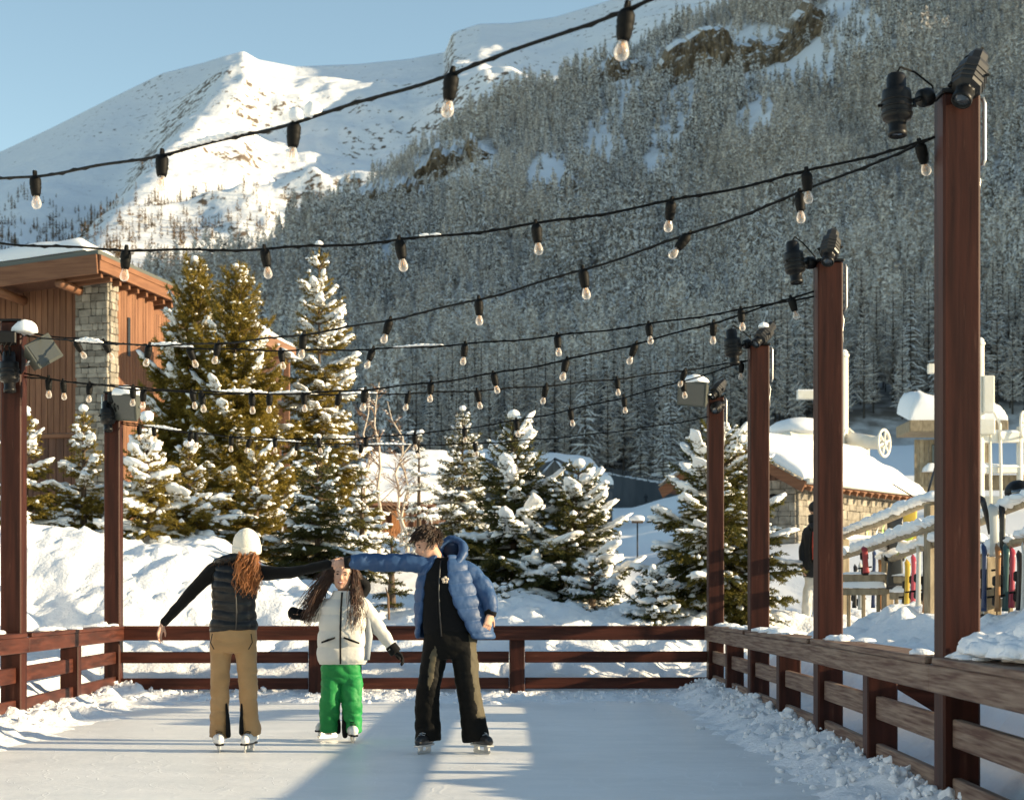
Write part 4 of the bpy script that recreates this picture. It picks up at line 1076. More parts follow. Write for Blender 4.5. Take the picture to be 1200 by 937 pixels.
    soup_add(nb_, T[~fro], 0)
    if fro.any(): soup_add(nb_, T[fro], 1)
    nb_.build('foliage', [needle, M_snow_soft], root)
    wood.build('trunk', M_bark, root, True)
    sm = MB()
    if SC_: sm.blobs(np.array(SC_), np.array(SR), np.array(SB), 2, .32, .5, 0, seed)
    if SC2: sm.blobs(np.array(SC2), np.array(SR2), np.array(SB2), 1, .25, .6, 0, seed + 1)
    if icing > 0: sm.blob(ax(1.0) + [0, 0, .0], (.07 * snow_sz, .07 * snow_sz, .06 * snow_sz), seed=seed, sub=2)
    if sm.n: tag(sm.build('snow_load', M_snow_soft, root, True), kind='stuff')
    return root
cone = lambda t: (1 - t) ** .85 * (1 - .35 * max(0, .18 - t) / .18) + .03
egg = lambda t: (1 - t) ** .55 * (.72 + .28 * min(1, t / .25)) * .95 + .03
narrow = lambda t: (1 - t) ** .75 * (.8 + .2 * min(1, t / .2)) + .03
def tree_at(px, top, bot, wpx, Y, fn=None, **k):
    """tree whose trunk is seen at column px, from row top to row bot, wpx wide"""
    q = P(px, bot, Y); x, y = q[0], Y
    z0 = q[2]; z1 = P(px, top, Y)[2]
    return dict(x=x, y=y, z0=z0, H=z1 - z0, Rb=wpx / F * Y / 2, **k)
conifer('pine_tree', 'tall golden green pine with a snow knob on its tip beside the chalet', **tree_at(228, 303, 655, 190, 35.0), prof=narrow, levels=32, nb=9, seed=1, needle=M_needle_gold, elev=(.15, 1.05), droop=.1, tipup=.25, snow=.45, nl=.085, nw=.012, dens=.022, twig=.40, icing=.5)
conifer('pine_tree', 'tall golden green pine right of its snow tipped neighbour by the chalet', **tree_at(276, 312, 655, 185, 34.0), prof=narrow, levels=30, nb=9, seed=2, needle=M_needle_gold, elev=(.15, 1.05), droop=.1, tipup=.25, snow=.45, nl=.085, nw=.012, dens=.022, twig=.40, icing=.5)
conifer('fir_tree', 'tallest pointed fir with snowy layered boughs left of the hut', **tree_at(374, 286, 655, 165, 36.0), prof=narrow, levels=28, nb=8, seed=3, needle=M_needle_gold, elev=(-.1, .8), snow=.85, snow_sz=1.15, icing=.35)
conifer('fir_tree', 'dense green fir behind the girl in the white jacket', **tree_at(372, 512, 712, 165, 30.5), prof=cone, levels=20, nb=8, seed=4, needle=M_needle_dark, snow=.55, snow_sz=.95, icing=.28)
conifer('fir_tree', 'small snowy fir half hidden behind the girl and beside the picket fence', **tree_at(424, 545, 680, 100, 33), prof=cone, levels=14, nb=7, seed=44, needle=M_needle, snow=.7, icing=.4)
conifer('fir_tree', 'small snow laden fir cut by the left edge of the picture', **tree_at(30, 480, 640, 120, 30), prof=cone, levels=14, nb=7, seed=5, needle=M_needle_gold, elev=(.0, .8), snow=.85, snow_sz=1.2, nl=.06)
conifer('fir_tree', 'young snowy fir in front of the stone pillar', **tree_at(98, 478, 645, 110, 30.5), prof=cone, levels=14, nb=6, seed=6, needle=M_needle_gold, elev=(.05, .9), snow=.75, snow_sz=1.1, nl=.06)
conifer('fir_tree', 'snow smothered young fir just right of the left back corner post', **tree_at(172, 488, 660, 130, 30), prof=cone, levels=16, nb=7, seed=7, needle=M_needle_gold, elev=(.0, .8), snow=1.0, snow_sz=1.6, nl=.06)
conifer('fir_tree', 'bushy snow loaded fir behind the woman in the cream hat', **tree_at(222, 520, 665, 150, 30.6), prof=cone, levels=15, nb=7, seed=8, needle=M_needle_gold, elev=(.0, .8), snow=.9, snow_sz=1.35, nl=.06)
conifer('fir_tree', 'slim sunlit young pine rising between the snowy firs behind the woman', **tree_at(300, 505, 675, 110, 31.4), prof=narrow, levels=16, nb=7, seed=9, needle=M_needle_gold, elev=(.1, .9), snow=.6, snow_sz=1.1, nl=.06)
conifer('fir_tree', 'slender frosted fir above the head of the man in the blue jacket', **tree_at(542, 478, 650, 108, 44), prof=cone, levels=24, nb=7, seed=10, needle=M_needle, snow=.85, snow_sz=1.1, nl=.07, nw=.015, frost=.18, icing=.7)
conifer('fir_tree', 'thin white frosted sapling in front of the small hut', **tree_at(491, 508, 650, 62, 40), prof=narrow, levels=14, nb=5, seed=11, needle=M_needle, snow=.8, snow_sz=.9, frost=.5, icing=.8)
wide = lambda t: ((1 - t) ** .8 if t > .28 else .76 + .18 * (t / .28)) * (1 + .12 * math.sin(t * 21)) + .03
conifer('fir_tree', 'broad dark fir with heavy snow pads right of the man in blue', **tree_at(602, 486, 724, 205, 29.5), prof=wide, levels=22, nb=8, seed=12, needle=M_needle_dark, elev=(-.22, .8), droop=.22, tipup=.28, snow=.75, snow_sz=1.45, icing=.22)
conifer('fir_tree', 'spreading snowy fir leaning right, merged with the broad dark fir', **tree_at(668, 543, 724, 172, 29.2), prof=egg, levels=17, nb=9, seed=13, needle=M_needle_dark, elev=(.0, .5), droop=.12, snow=.8, snow_sz=1.4, icing=.25, lean=(.14, 0))
conifer('fir_tree', 'bushy snowy fir behind the right back corner post', **tree_at(846, 502, 730, 215, 27.2), prof=egg, levels=21, nb=8, seed=14, needle=M_needle, elev=(-.1, .85), snow=.85, snow_sz=1.1, icing=.42)
conifer('low_fir', 'low snow bowed fir at the foot of the bushy fir, right', **tree_at(768, 672, 732, 95, 26.6), prof=egg, levels=8, nb=8, seed=15, needle=M_needle_dark, elev=(.1, .7), snow=.9, snow_sz=1.2, icing=.5)
conifer('low_fir', 'low snowy fir branches spreading right under the broad dark fir', **tree_at(694, 655, 722, 95, 28.3), prof=egg, levels=7, nb=7, seed=16, needle=M_needle_dark, elev=(.1, .6), snow=.8, snow_sz=1.1, icing=.4)
conifer('low_fir', 'tuft of half buried fir twigs right behind the man in blue', **tree_at(590, 690, 730, 90, 27.2), prof=egg, levels=6, nb=8, seed=17, needle=M_needle_dark, elev=(.1, .6), snow=.9, snow_sz=1.0, icing=.5)
conifer('fir_sapling', 'tiny bare looking fir sapling between the girl and the man', **tree_at(459, 628, 712, 44, 26.5), prof=cone, levels=7, nb=5, seed=18, needle=M_needle_dark, elev=(.2, .9), snow=.0, icing=.0, twig=.5)
conifer('fir_sapling', 'sparse snowy fir branch at the foot of the left edge post', **tree_at(890, 600, 740, 90, 27.6), prof=egg, levels=10, nb=6, seed=19, needle=M_needle_gold, elev=(.3, 1.0), snow=.5, icing=.3) if False else None
# thin bare birches by the huts
def birch(label, px, top, bot, Y, seed, frost=True):
    rg = np.random.default_rng(seed); b = P(px, bot, Y); H = P(px, top, Y)[2] - b[2]
    root = thing('birch_tree', label, 'tree', b, 'bare young birches by the small hut'); w = MB(); f = MB()
    n = 9; pts = [b + [rg.normal(0, .05) * k * .5, rg.normal(0, .05), H * k / (n - 1)] for k in range(n)]
    pts = np.array(pts); w.tube(pts, np.linspace(.055, .010, n), 6); tw = MB()
    for k in range(26):
        t = rg.uniform(.25, .98); i = t * (n - 1); i0 = min(int(i), n - 2); p = pts[i0] + (pts[i0 + 1] - pts[i0]) * (i - i0)
        a = rg.uniform(0, 6.28); L = H * .24 * (1.15 - t) * rg.uniform(.6, 1.2) + .15
        d = np.array([math.cos(a) * .7, math.sin(a) * .7, .75]); s = np.linspace(0, 1, 5)[:, None]
        q = p + d * L * s + np.array([0, 0, -.25]) * L * s ** 2 + np.cumsum(rg.normal(0, .012, (5, 3)), 0)
        tw.tube(q, np.linspace(.014, .004, 5), 4, cap=False)
        for m in range(6):
            s0 = rg.uniform(.2, .95); j = min(int(s0 * 4), 3); p2 = q[j]; d2 = unit(d + rg.normal(0, .55, 3)); L2 = L * rg.uniform(.2, .45)
            q2 = np.array([p2, p2 + d2 * L2 * .5, p2 + d2 * L2 + [0, 0, -.08 * L2]]); tw.tube(q2, [.006, .004, .002], 3, cap=False)
            if rg.random() < .16: f.blob(q2[1] + [0, 0, .01], (.045, .03, .014), sub=1, seed=m)
    w.build('trunk', M_birch, root, True); tw.build('crown', M_birch_twig, root); tag(f.build('snow_load', M_snow_soft, root, True), kind='stuff')
    return root
M_birch_twig = mat('birch_twig', (.17, .105, .068), .8, .2, (.27, .18, .12), 3.0)
birch('bare birch with reddish twigs left of the small hut roof', 444, 448, 650, 47, 1)
birch('thin bare birch before the left half of the small hut', 428, 462, 650, 50, 2)
birch('bare birch with two pale stems before the orange hut door', 477, 520, 660, 46, 3)
birch('short bare birch leaning beside the frosted sapling', 470, 470, 640, 52, 4)
# dry stick in the snow and a snow-capped marker pole
def stick():
    a = P(456, 709, 26.3); b = P(452, 688, 26.25); mb = MB(); mb.tube([a - [0, 0, .2], (a + b) / 2 + [.01, 0, 0], b], [.016, .014, .008], 7)
    o = mb.build('stick', MT['birch_twig'], None, True, at=a); tag(o, 'short dry brown stick poking out of the snow between girl and man', 'stick')
stick()
def marker():
    a = P(747, 664, 50); b = P(747, 612, 50); o = thing('marker_pole', 'thin snow capped marker pole standing on the blue shaded piste', 'pole', a)
    mb = MB(); mb.tube([a - [0, 0, .3], b], .02, 7); mb.build('shaft', M_black, o, True)
    mb = MB(); mb.box(b + [0, 0, .02], (.30, .14, .07), None, .01); mb.build('lamp_head', M_bark, o)
    mb = MB(); mb.blob(b + [0, 0, .07], (.2, .13, .13), seed=4, sub=3, flat=.3); mb.build('snow_cap', M_snow_soft, o, True)
marker()
# ------------------------------------------------------------------ buildings
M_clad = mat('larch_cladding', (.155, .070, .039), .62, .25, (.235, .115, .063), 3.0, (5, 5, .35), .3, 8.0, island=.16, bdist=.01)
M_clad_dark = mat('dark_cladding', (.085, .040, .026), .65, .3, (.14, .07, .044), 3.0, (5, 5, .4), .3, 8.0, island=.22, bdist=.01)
M_fascia = mat('fascia_board', (.155, .070, .038), .6, .25, (.22, .105, .056), 3.0, (.5, .5, 6), .2, 6.0)
M_stone = mat('wall_stone', (.20, .18, .15), .9, .2, (.33, .30, .25), 5.0, (1, 1, 1), .7, 16.0, island=.28, bdist=.03)
M_mortar = mat('mortar', (.24, .22, .185), .95, .1, bump=.3, bscale=30)
M_roofmetal = mat('roof_metal', (.10, .11, .10), .45, .4)
M_window = mat('window_glass', (.03, .035, .04), .1, .7)
M_grey_door = mat('grey_door', (.36, .35, .34), .6, .3, (.42, .41, .40), 3.0)
M_orange = mat('orange_wood', (.34, .135, .045), .6, .3, (.42, .18, .07), 4.0, (4, 4, .5), island=.15)
M_oldwood = mat('old_wood', (.24, .19, .125), .75, .2, (.38, .31, .21), 4.0, (3, 3, 1), .4, 10.0, island=.2, bdist=.01)
M_greybarn = mat('grey_barn', (.07, .07, .07), .8, .2, (.12, .12, .12), 2.0, (4, 4, .4))
M_cream = mat('cream_paint', (.72, .68, .57), .55, .3, (.80, .78, .72), 1.6, bump=.25, bscale=9)
def boards(mb, a, b, z0, z1, w=.15, th=.03, out=None, m=0, seed=0, z1b=None):
    """vertical boards from a to b (xy); z1b: top at the b end"""
    a, b = np.asarray(a, float)[:2], np.asarray(b, float)[:2]; L = np.linalg.norm(b - a); n = max(1, int(round(L / w))); d = (b - a) / L
    rg = np.random.default_rng(seed)
    for k in range(n):
        c = a + (b - a) * (k + .5) / n; t = (k + .5) / n; zt = z1 if z1b is None else z1 + (z1b - z1) * t
        off = np.array([-d[1], d[0]]) * rg.uniform(-.004, .004)
        mb.box((*(c + off), (z0 + zt) / 2), (L / n - .012, th, zt - z0), rotz(math.atan2(d[1], d[0])), .004, m)
def masonry(mb, a, b, z0, z1, out, course=.17, ln=.36, seed=0, m=0, zb=None):
    """rubble stones laid in courses on the face a-b, standing proud towards out"""
    a, b = np.asarray(a, float)[:2], np.asarray(b, float)[:2]; L = np.linalg.norm(b - a); d = (b - a) / L; rg = np.random.default_rng(seed)
    z = z0
    while z < z1 - .02:
        h = min(course * rg.uniform(.65, 1.3), z1 - z); x = -rg.uniform(0, ln * .6)
        while x < L:
            w = ln * rg.uniform(.5, 1.5); x0, x1 = max(x, 0), min(x + w, L)
            if x1 - x0 > .05:
                c = a + d * (x0 + x1) / 2 + np.asarray(out)[:2] * rg.uniform(-.012, .014)
                mb.box((*c, z + h / 2 + rg.normal(0, .006)), (x1 - x0 - .006, .12, h - .004), rotz(math.atan2(d[1], d[0]) + rg.normal(0, .012)) @ roty(rg.normal(0, .03)), .016, m)
            x += w
        z += h
def chalet():
    o = thing('chalet', 'large wooden chalet with stone pillar and deep snowy eaves at the left edge', 'chalet', (-11, 46, 1.5))
    n = np.array([.264, .965]); l = np.array([-.965, .264])                     # along the right wall / along the front wall
    # plan corner of the pillar (right edge of its face)
    c = np.array([P(128, 500, 43.0)[0], 43.0]); zb = 1.2
    zt0 = CH + (HZ - 318) / F * 43
    pil = MB()
    pw, pd = .84, .30
    def q(u, v): return c + l * u + n * v
    # stone pillar: core and courses on two faces
    pil.box((*(q(pw / 2, pd / 2 + .05)), (zb + zt0) / 2), (pw - .06, pd, zt0 - zb), rotz(math.atan2(l[1], l[0])), 0, 1)
    masonry(pil, q(pw, 0), q(0, 0), zb, zt0, -n, .15, .24, 1)
    masonry(pil, q(.02, .0), q(.02, pd + .1), zb, zt0, -l, .15, .2, 2)
    pil.build('stone_pillar', [M_stone, M_mortar], o)
    # front wall with boards and the darker lower storey
    w = MB(); L = 4.6
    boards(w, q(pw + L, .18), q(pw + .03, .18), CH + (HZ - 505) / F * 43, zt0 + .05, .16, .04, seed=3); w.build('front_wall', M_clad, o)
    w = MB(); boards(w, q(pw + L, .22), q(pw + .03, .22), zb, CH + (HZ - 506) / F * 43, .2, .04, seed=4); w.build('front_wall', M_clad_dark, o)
    w = MB(); w.box((*q(pw + .05, .14), (zb + zt0) / 2), (.07, .09, zt0 - zb), rotz(math.atan2(l[1], l[0])), .01)
    w.box((*q(pw + L / 2, .17), CH + (HZ - 508) / F * 43), (L, .06, .10), rotz(math.atan2(l[1], l[0])), .01); w.build('trim_board', M_fascia, o)
    # right wall behind the pillar, set back steps
    w = MB(); boards(w, q(.05, pd + .06), q(.05, 2.35), zb, zt0 + .1, .14, .04, seed=5); w.build('side_wall', M_clad, o)
    w = MB(); boards(w, q(.9, 2.36), q(.05, 2.36), zb, zt0 + .1, .14, .04, seed=6); w.build('side_wall', M_clad_dark, o)
    w = MB(); boards(w, q(.9, 2.4), q(.9, 9.0), zb, zt0 - .3, .14, .04, seed=7); w.build('side_wall', M_clad, o)
    # window slit in the side wall
    w = MB(); w.box((*q(.016, 1.0), CH + (HZ - 392) / F * 43.6), (.12, .03, .9), rotz(math.atan2(n[1], n[0])), .0); w.build('window', M_window, o)
    # roof: slab with fascia, soffit boards and rafters
    zr = CH + (HZ - 292) / F * 41.9
    ov = .55                                       # overhang before the right wall
    rc = np.array([-9.24, 41.9])                   # near roof corner
    def r(u, v): return rc + l * u + n * v
    def roofz(u, v): return zr - u * .075 - v * .03
    A, B, C_, D = [np.array([*r(u, v), roofz(u, v)]) for u, v in ((0, 0), (0, 4.1), (6.2, 4.1), (6.2, 0))]
    rf = MB(); th = .10
    up = np.array([0, 0, 1.0])
    v = np.array([A, B, C_, D, A - up * th, B - up * th, C_ - up * th, D - up * th]); rf.add(v, [[0, 1, 2, 3], [7, 6, 5, 4], [0, 4, 5, 1], [1, 5, 6, 2], [2, 6, 7, 3], [3, 7, 4, 0]])
    rfo = rf.build('roof', M_roofmetal, o)
    fa = MB()
    fa.beam(A + np.array([*(-n * .03), -.33]), D + np.array([*(-n * .03), -.33]), .05, .44, .008)
    fa.beam(A + np.array([*(-l * .03), -.29]), B + np.array([*(-l * .03), -.27]), .05, .36, .008)
    fa.beam(A + np.array([*(-l * .065), -.18]), B + np.array([*(-l * .065), -.17]), .03, .12, .006)
    fa.build('fascia', M_fascia, rfo)
    so = MB(); zz = -.42
    E = [np.array([*r(u, v), roofz(u, v) + zz]) for u, v in ((.05, .05), (.05, 4.05), (6.1, 4.05), (6.1, .05))]
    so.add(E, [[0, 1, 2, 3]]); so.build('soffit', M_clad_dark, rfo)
    ra = MB()
    for k in range(9): vv = .3 + k * .45; ra.beam(np.array([*r(.06, vv), roofz(.06, vv) - .50]), np.array([*r(1.15, vv), roofz(1.15, vv) - .50]), .09, .14, .006)
    ra.build('rafter', M_fascia, rfo)
    for uu in (1.0, 2.55):
        ra = MB(); ra.tube([np.array([*r(uu, .05), roofz(uu, .05) - .62]), np.array([*r(uu, 1.6), roofz(uu, 1.6) - .62])], .11, 8); ra.build('purlin', M_fascia, rfo, True)
    sn = MB(); sn.slab(A + up * .02 + [*(l * .35 + n * .05), 0], B + up * .02 + [*(l * .5), 0], C_ + up * .02, D + up * .02, .30, 20, 30, .05, .8, 3, .35); sn.build('roof_snow', M_snow_soft, o, True)
    # second, lower roof behind and the balcony roof with its post seen between the firs
    A2 = P(166, 350, 47); B2 = P(240, 395, 52); C2 = B2 + [-3.2, 1.2, .5]; D2 = A2 + [-1.2, .4, .2]
    f2 = MB(); v = np.array([A2, B2, C2, D2, A2 - up * .3, B2 - up * .3, C2 - up * .3, D2 - up * .3]); f2.add(v, [[0, 1, 2, 3], [7, 6, 5, 4], [0, 4, 5, 1], [1, 5, 6, 2], [2, 6, 7, 3], [3, 7, 4, 0]]); f2.build('lower_roof', M_fascia, o)
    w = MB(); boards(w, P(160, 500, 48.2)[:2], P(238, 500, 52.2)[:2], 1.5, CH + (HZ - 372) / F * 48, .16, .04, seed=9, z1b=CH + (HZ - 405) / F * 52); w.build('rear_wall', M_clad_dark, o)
    for a_, b_ in (((182, 460, 47.6), (210, 408, 48.2)), ((196, 475, 47.8), (228, 425, 48.6))):
        w = MB(); w.beam(P(*a_), P(*b_), .12, .14, .01); w.build('brace', M_fascia, o)
    A3 = P(296, 383, 43); B3 = P(347, 408, 44.0); C3 = B3 + [-1.9, 1.7, .25]; D3 = A3 + [-.9, 1.5, .25]
    f3 = MB(); v = np.array([A3, B3, C3, D3, A3 - up * .26, B3 - up * .26, C3 - up * .26, D3 - up * .26]); f3.add(v, [[0, 1, 2, 3], [7, 6, 5, 4], [0, 4, 5, 1], [1, 5, 6, 2], [2, 6, 7, 3], [3, 7, 4, 0]]); f3.build('balcony_roof', M_fascia, o)
    sn = MB(); sn.slab(A3 + up * .01, B3 + up * .01, C3 + up * .01, D3 + up * .01, .16, 14, 12, .03, 1.2, 5, .2); sn.build('roof_snow', M_snow_soft, o, True)
    w = MB(); pz = P(336, 412, 44.1); w.box((pz[0], pz[1], (pz[2] + 1.4) / 2), (.14, .14, pz[2] - 1.4), None, .01); w.build('balcony_post', M_fascia, o)
    w = MB(); boards(w, P(262, 500, 44.6)[:2], P(330, 500, 45.2)[:2], 1.5, CH + (HZ - 412) / F * 44.5, .16, .04, seed=10); w.build('balcony_wall', M_clad_dark, o)
    w = MB(); w.beam(P(248, 497, 44.4), P(336, 499, 44.3), .1, .9, .01); w.build('balcony_rail', M_fascia, o)
chalet()
def hut_middle():
    Y = 60.0; o = thing('hut', 'small brown hut with a sunlit snow roof and orange door in the middle distance', 'hut', P(475, 640, Y))
    a, b = P(432, 640, Y), P(522, 640, Y + 1.2); zg = P(475, 645, Y)[2] - .5
    ze = P(475, 588, Y)[2]; zr = P(475, 525, Y + 3)[2]
    w = MB(); boards(w, a[:2], b[:2], zg, ze, .18, .05, seed=1); w.build('front_wall', M_clad_dark, o)
    w = MB(); back = np.array([0.6, 5.5]); boards(w, b[:2], b[:2] + back, zg, ze, .18, .05, seed=2); w.build('side_wall', M_greybarn, o)
    w = MB(); boards(w, P(459, 640, Y - .08)[:2], P(476, 640, Y - .06)[:2], zg, P(468, 598, Y)[2], .12, .05, seed=3); w.build('door', M_orange, o)
    for k in (465, 490, 504):
        w = MB(); q = P(k, 610, Y - .06 + (k - 432) / 90 * 1.2 - .12); w.box(q, (.10, .10, 1.6), None, .01); w.build('wall_post', M_orange if k < 480 else M_clad_dark, o)
    up = np.array([0, 0, .0]); A = np.array([a[0] - .5, Y - .9, ze]); B = np.array([b[0] + .3, Y + .3, ze]); D = np.array([a[0] - .3, Y + 4.2, zr - .25]); C = np.array([b[0] + .1, Y + 5.2, zr - .25])
    r = MB(); v = np.array([A, B, C, D, A - [0, 0, .14], B - [0, 0, .14], C - [0, 0, .14], D - [0, 0, .14]]); r.add(v, [[0, 1, 2, 3], [7, 6, 5, 4], [0, 4, 5, 1], [1, 5, 6, 2], [2, 6, 7, 3], [3, 7, 4, 0]]); r.build('roof', M_clad_dark, o)
    s = MB(); s.slab(A + [0, 0, .01], B + [0, 0, .01], C + [0, 0, .01], D + [0, 0, .01], .32, 36, 26, .10, .7, 8, .3, .06); s.build('roof_snow', M_snow_soft, o, True)
    f = thing('picket_fence', 'low orange lit picket fence before the small brown hut', 'fence', P(475, 648, Y - 2))
    x0, x1 = P(452, 640, Y - 2)[0], P(494, 640, Y - 2)[0]; z0 = P(475, 645, Y - 2)[2]; z1 = P(475, 619, Y - 2)[2]
    for k in range(14):
        w = MB(); x = x0 + (x1 - x0) * k / 13; w.box((x, Y - 2, (z0 + z1) / 2 - .2), (.055, .03, z1 - z0 + .4), None, .006); w.build('picket', M_orange, f)
    for z in (z0 + .15, z1 - .12):
        w = MB(); w.beam((x0 - .05, Y - 1.965, z), (x1 + .05, Y - 1.965, z), .03, .08, .005); w.build('rail', M_orange, f)
hut_middle()
def barn_far():
    Y = 125.0; o = thing('barn', 'long low barn with a blue shaded snow roof beyond the broad fir', 'barn', P(640, 610, Y))
    a, b = P(512, 600, Y), P(705, 600, Y + 6); zg = h_base(a[0], Y) - 1.5; ze = P(600, 560, Y)[2]; zr = P(640, 531, Y + 9)[2]
    w = MB(); boards(w, a[:2], b[:2], zg, ze, .4, .08, seed=1); w.build('front_wall', M_greybarn, o)
    w = MB(); boards(w, b[:2], b[:2] + np.array([1.2, 9]), zg, ze, .4, .08, seed=2); w.build('side_wall', M_greybarn, o)
    A = np.array([a[0] - .6, Y - 1, ze - .1]); B = np.array([b[0] + .8, b[1] - .8, ze - .1]); C = np.array([b[0] - .3, Y + 16, zr]); D = np.array([a[0] + 1.5, Y + 9.5, zr])
    r = MB(); v = np.array([A, B, C, D, A - [0, 0, .25], B - [0, 0, .25], C - [0, 0, .25], D - [0, 0, .25]]); r.add(v, [[0, 1, 2, 3], [7, 6, 5, 4], [0, 4, 5, 1], [1, 5, 6, 2], [2, 6, 7, 3], [3, 7, 4, 0]]); r.build('roof', M_greybarn, o)
    s = MB(); s.slab(A + [0, 0, .02], B + [0, 0, .02], C, D, .45, 40, 20, .06, .3, 4, .4); s.build('roof_snow', M_snow_soft, o, True)
    for px in (568, 650):       # snow free dormer gables
        q = P(px, 556, Y + 1.5); g = MB(); g.add([q + [-1.1, 0, -.3], q + [1.1, 0, -.3], q + [0, 0, 1.0], q + [-.9, 3, .6], q + [.9, 3, .6], q + [0, 3, 1.05]], [[0, 1, 2]]); 
        g.add([q + [-1.3, -.2, -.25], q + [0, -.2, 1.15], q + [0, 3.5, 1.25], q + [-1.3, 3.5, .9], q + [1.3, -.2, -.25], q + [1.3, 3.5, .9]], [[0, 1, 2, 3], [1, 4, 5, 2]]); g.build('dormer', M_greybarn, o)
    # long dark retaining wall with a railing at the forest edge
    Y = 318.0; a, b = P(690, 600, Y - 3), P(800, 583, Y); zt0, zt1 = P(690, 553, Y)[2], P(800, 571, Y)[2]
    o = thing('retaining_wall', 'long dark wall with a railing at the far edge of the piste', 'wall', a)
    w = MB(); boards(w, a[:2], b[:2], a[2] - 6, zt0, 1.2, .5, seed=5, z1b=zt1); w.build('wall_face', M_wall_dark, o)
    w = MB(); w.beam((*a[:2], zt0 + 1.0), (*b[:2], zt1 + 1.0), .12, .12); w.beam((*a[:2], zt0 + .5), (*b[:2], zt1 + .5), .1, .1)
    for k in range(9): q = a + (b - a) * k / 8; z = zt0 + (zt1 - zt0) * k / 8; w.box((*q[:2], z + .5), (.12, .12, 1.1))
    w.build('railing', M_wall_dark, o)
    s = MB(); s.slab((*a[:2], zt0 + .02), (*b[:2], zt1 + .02), (b[0], b[1] + 1.2, zt1 + .1), (a[0], a[1] + 1.2, zt0 + .1), .3, 30, 6, .1, .5, 2, .3); s.build('snow_crust', M_snow_soft, o, True)
M_wall_dark = mat('dark_wall', (.055, .065, .075), .8, .2, (.08, .09, .10), .5, (1, 1, .3))
barn_far()
def lift_hut():
    C = np.array([7.8, 50.0]); g = np.array([-.8, .6]); l = np.array([.6, .8]); ze = 4.55; zg = 1.0
    o = thing('stone_hut', 'stone lift hut under a thick sunlit snow roof right of the bushy fir', 'hut', (C[0], C[1], zg))
    ins = .55
    def q(u, v): return C + g * u + l * v
    W_, L_ = 4.5, 7.5; apex = 5.75
    w = MB()
    # gable wall (facing the viewer and the rink): stones left and right of the door opening
    masonry(w, q(ins, ins), q(1.45, ins), zg, ze + .1, -l, .2, .36, 1); masonry(w, q(2.75, ins), q(W_ - ins, ins), zg, ze + .1, -l, .2, .36, 2)
    masonry(w, q(1.45, ins), q(2.75, ins), 3.55, ze + .35, -l, .2, .36, 3)
    w.box((*q(W_ / 2, ins + .12), (zg + ze) / 2), (W_ - 2 * ins, .15, ze - zg), rotz(math.atan2(g[1], g[0])), 0, 1)
    masonry(w, q(ins, ins), q(ins, L_ - ins), zg, ze + .1, -g, .2, .38, 4)
    w.box((*q(ins + .14, L_ / 2), (zg + ze) / 2), (L_ - 2 * ins - .3, .15, ze - zg), rotz(math.atan2(l[1], l[0])), 0, 1)
    w.build('stone_wall', [M_stone, M_mortar], o)
    w = MB(); a, b = q(ins, ins - .02), q(W_ / 2, ins - .02); boards(w, a, b, ze, ze + .12, .16, .05, seed=1, z1b=apex - .25); boards(w, b, q(W_ - ins, ins - .02), ze, apex - .25, .16, .05, seed=2, z1b=ze + .12); w.build('gable_boards', M_clad_dark, o)
    d = MB(); d.box((*q(2.1, ins - .03), (zg + 3.45) / 2), (1.16, .06, 3.45 - zg), rotz(math.atan2(g[1], g[0])), .01); d.build('door', M_grey_door, o)
    d = MB()
    for u in (1.47, 2.73): d.box((*q(u, ins - .06), (zg + 3.5) / 2), (.13, .12, 3.5 - zg), rotz(math.atan2(g[1], g[0])), .01)
    d.box((*q(2.1, ins - .06), 3.57), (1.5, .14, .14), rotz(math.atan2(g[1], g[0])), .01); d.build('door_frame', M_fascia, o)
    lp = MB(); lp.lathe([(0, -.06), (.12, -.05), (.13, .03), (.10, .10), (0, .12)], 14, (*q(1.2, ins - .12), 4.15), frame_to((*(-l), -.2))); lp.build('wall_lamp', M_black, o, True)
    # roof planes with purlins and tiles along the verge
    up = np.array([0, 0, 1.0])
    E0 = np.array([*q(0, 0), ze]); E1 = np.array([*q(0, L_), ze]); R0 = np.array([*q(W_ / 2, 0), apex]); R1 = np.array([*q(W_ / 2, L_ - .4), apex]); G0 = np.array([*q(W_, 0), ze]); G1 = np.array([*q(W_, L_), ze])
    r = MB()
    for (a, b, c, d_) in ((E0, E1, R1, R0), (R0, R1, G1, G0)):
        v = np.array([a, b, c, d_, a - up * .16, b - up * .16, c - up * .16, d_ - up * .16]); r.add(v, [[0, 1, 2, 3], [7, 6, 5, 4], [0, 4, 5, 1], [1, 5, 6, 2], [2, 6, 7, 3], [3, 7, 4, 0]])
    rfo = r.build('roof', M_fascia, o)
    f = MB()
    f.beam(E0 + [*(-l * .04), -.16], R0 + [*(-l * .04), -.16], .06, .30, .008); f.beam(R0 + [*(-l * .04), -.16], G0 + [*(-l * .04), -.16], .06, .30, .008)
    f.build('bargeboard', M_fascia, rfo)
    f = MB(); rg = np.random.default_rng(3)
    for a, b in ((E0, R0), (R0, G0)):
        n = 13
        for k in range(n):
            p = a + (b - a) * (k + .5) / n + [*(-l * .10), .03]; f.box(p, (.22, .16, .05), basis(b - a) @ rotz(rg.normal(0, .1)), .01)
    f.build('verge_stones', M_stone, rfo)
    f = MB()
    for k in range(17):
        v = .15 + k * .45; p = np.array([*q(.0, v), ze - .17]); f.beam(p + [*(-g * .12), -.05], p + [*(g * .6), .2], .08, .12, .006)
    f.build('rafter_ends', M_fascia, rfo)
    gt = MB(); gt.tube([E0 + [*(-g * .08), .0], E1 + [*(-g * .08), .0]], .085, 10); gt.build('gutter', M_cream, rfo, True)
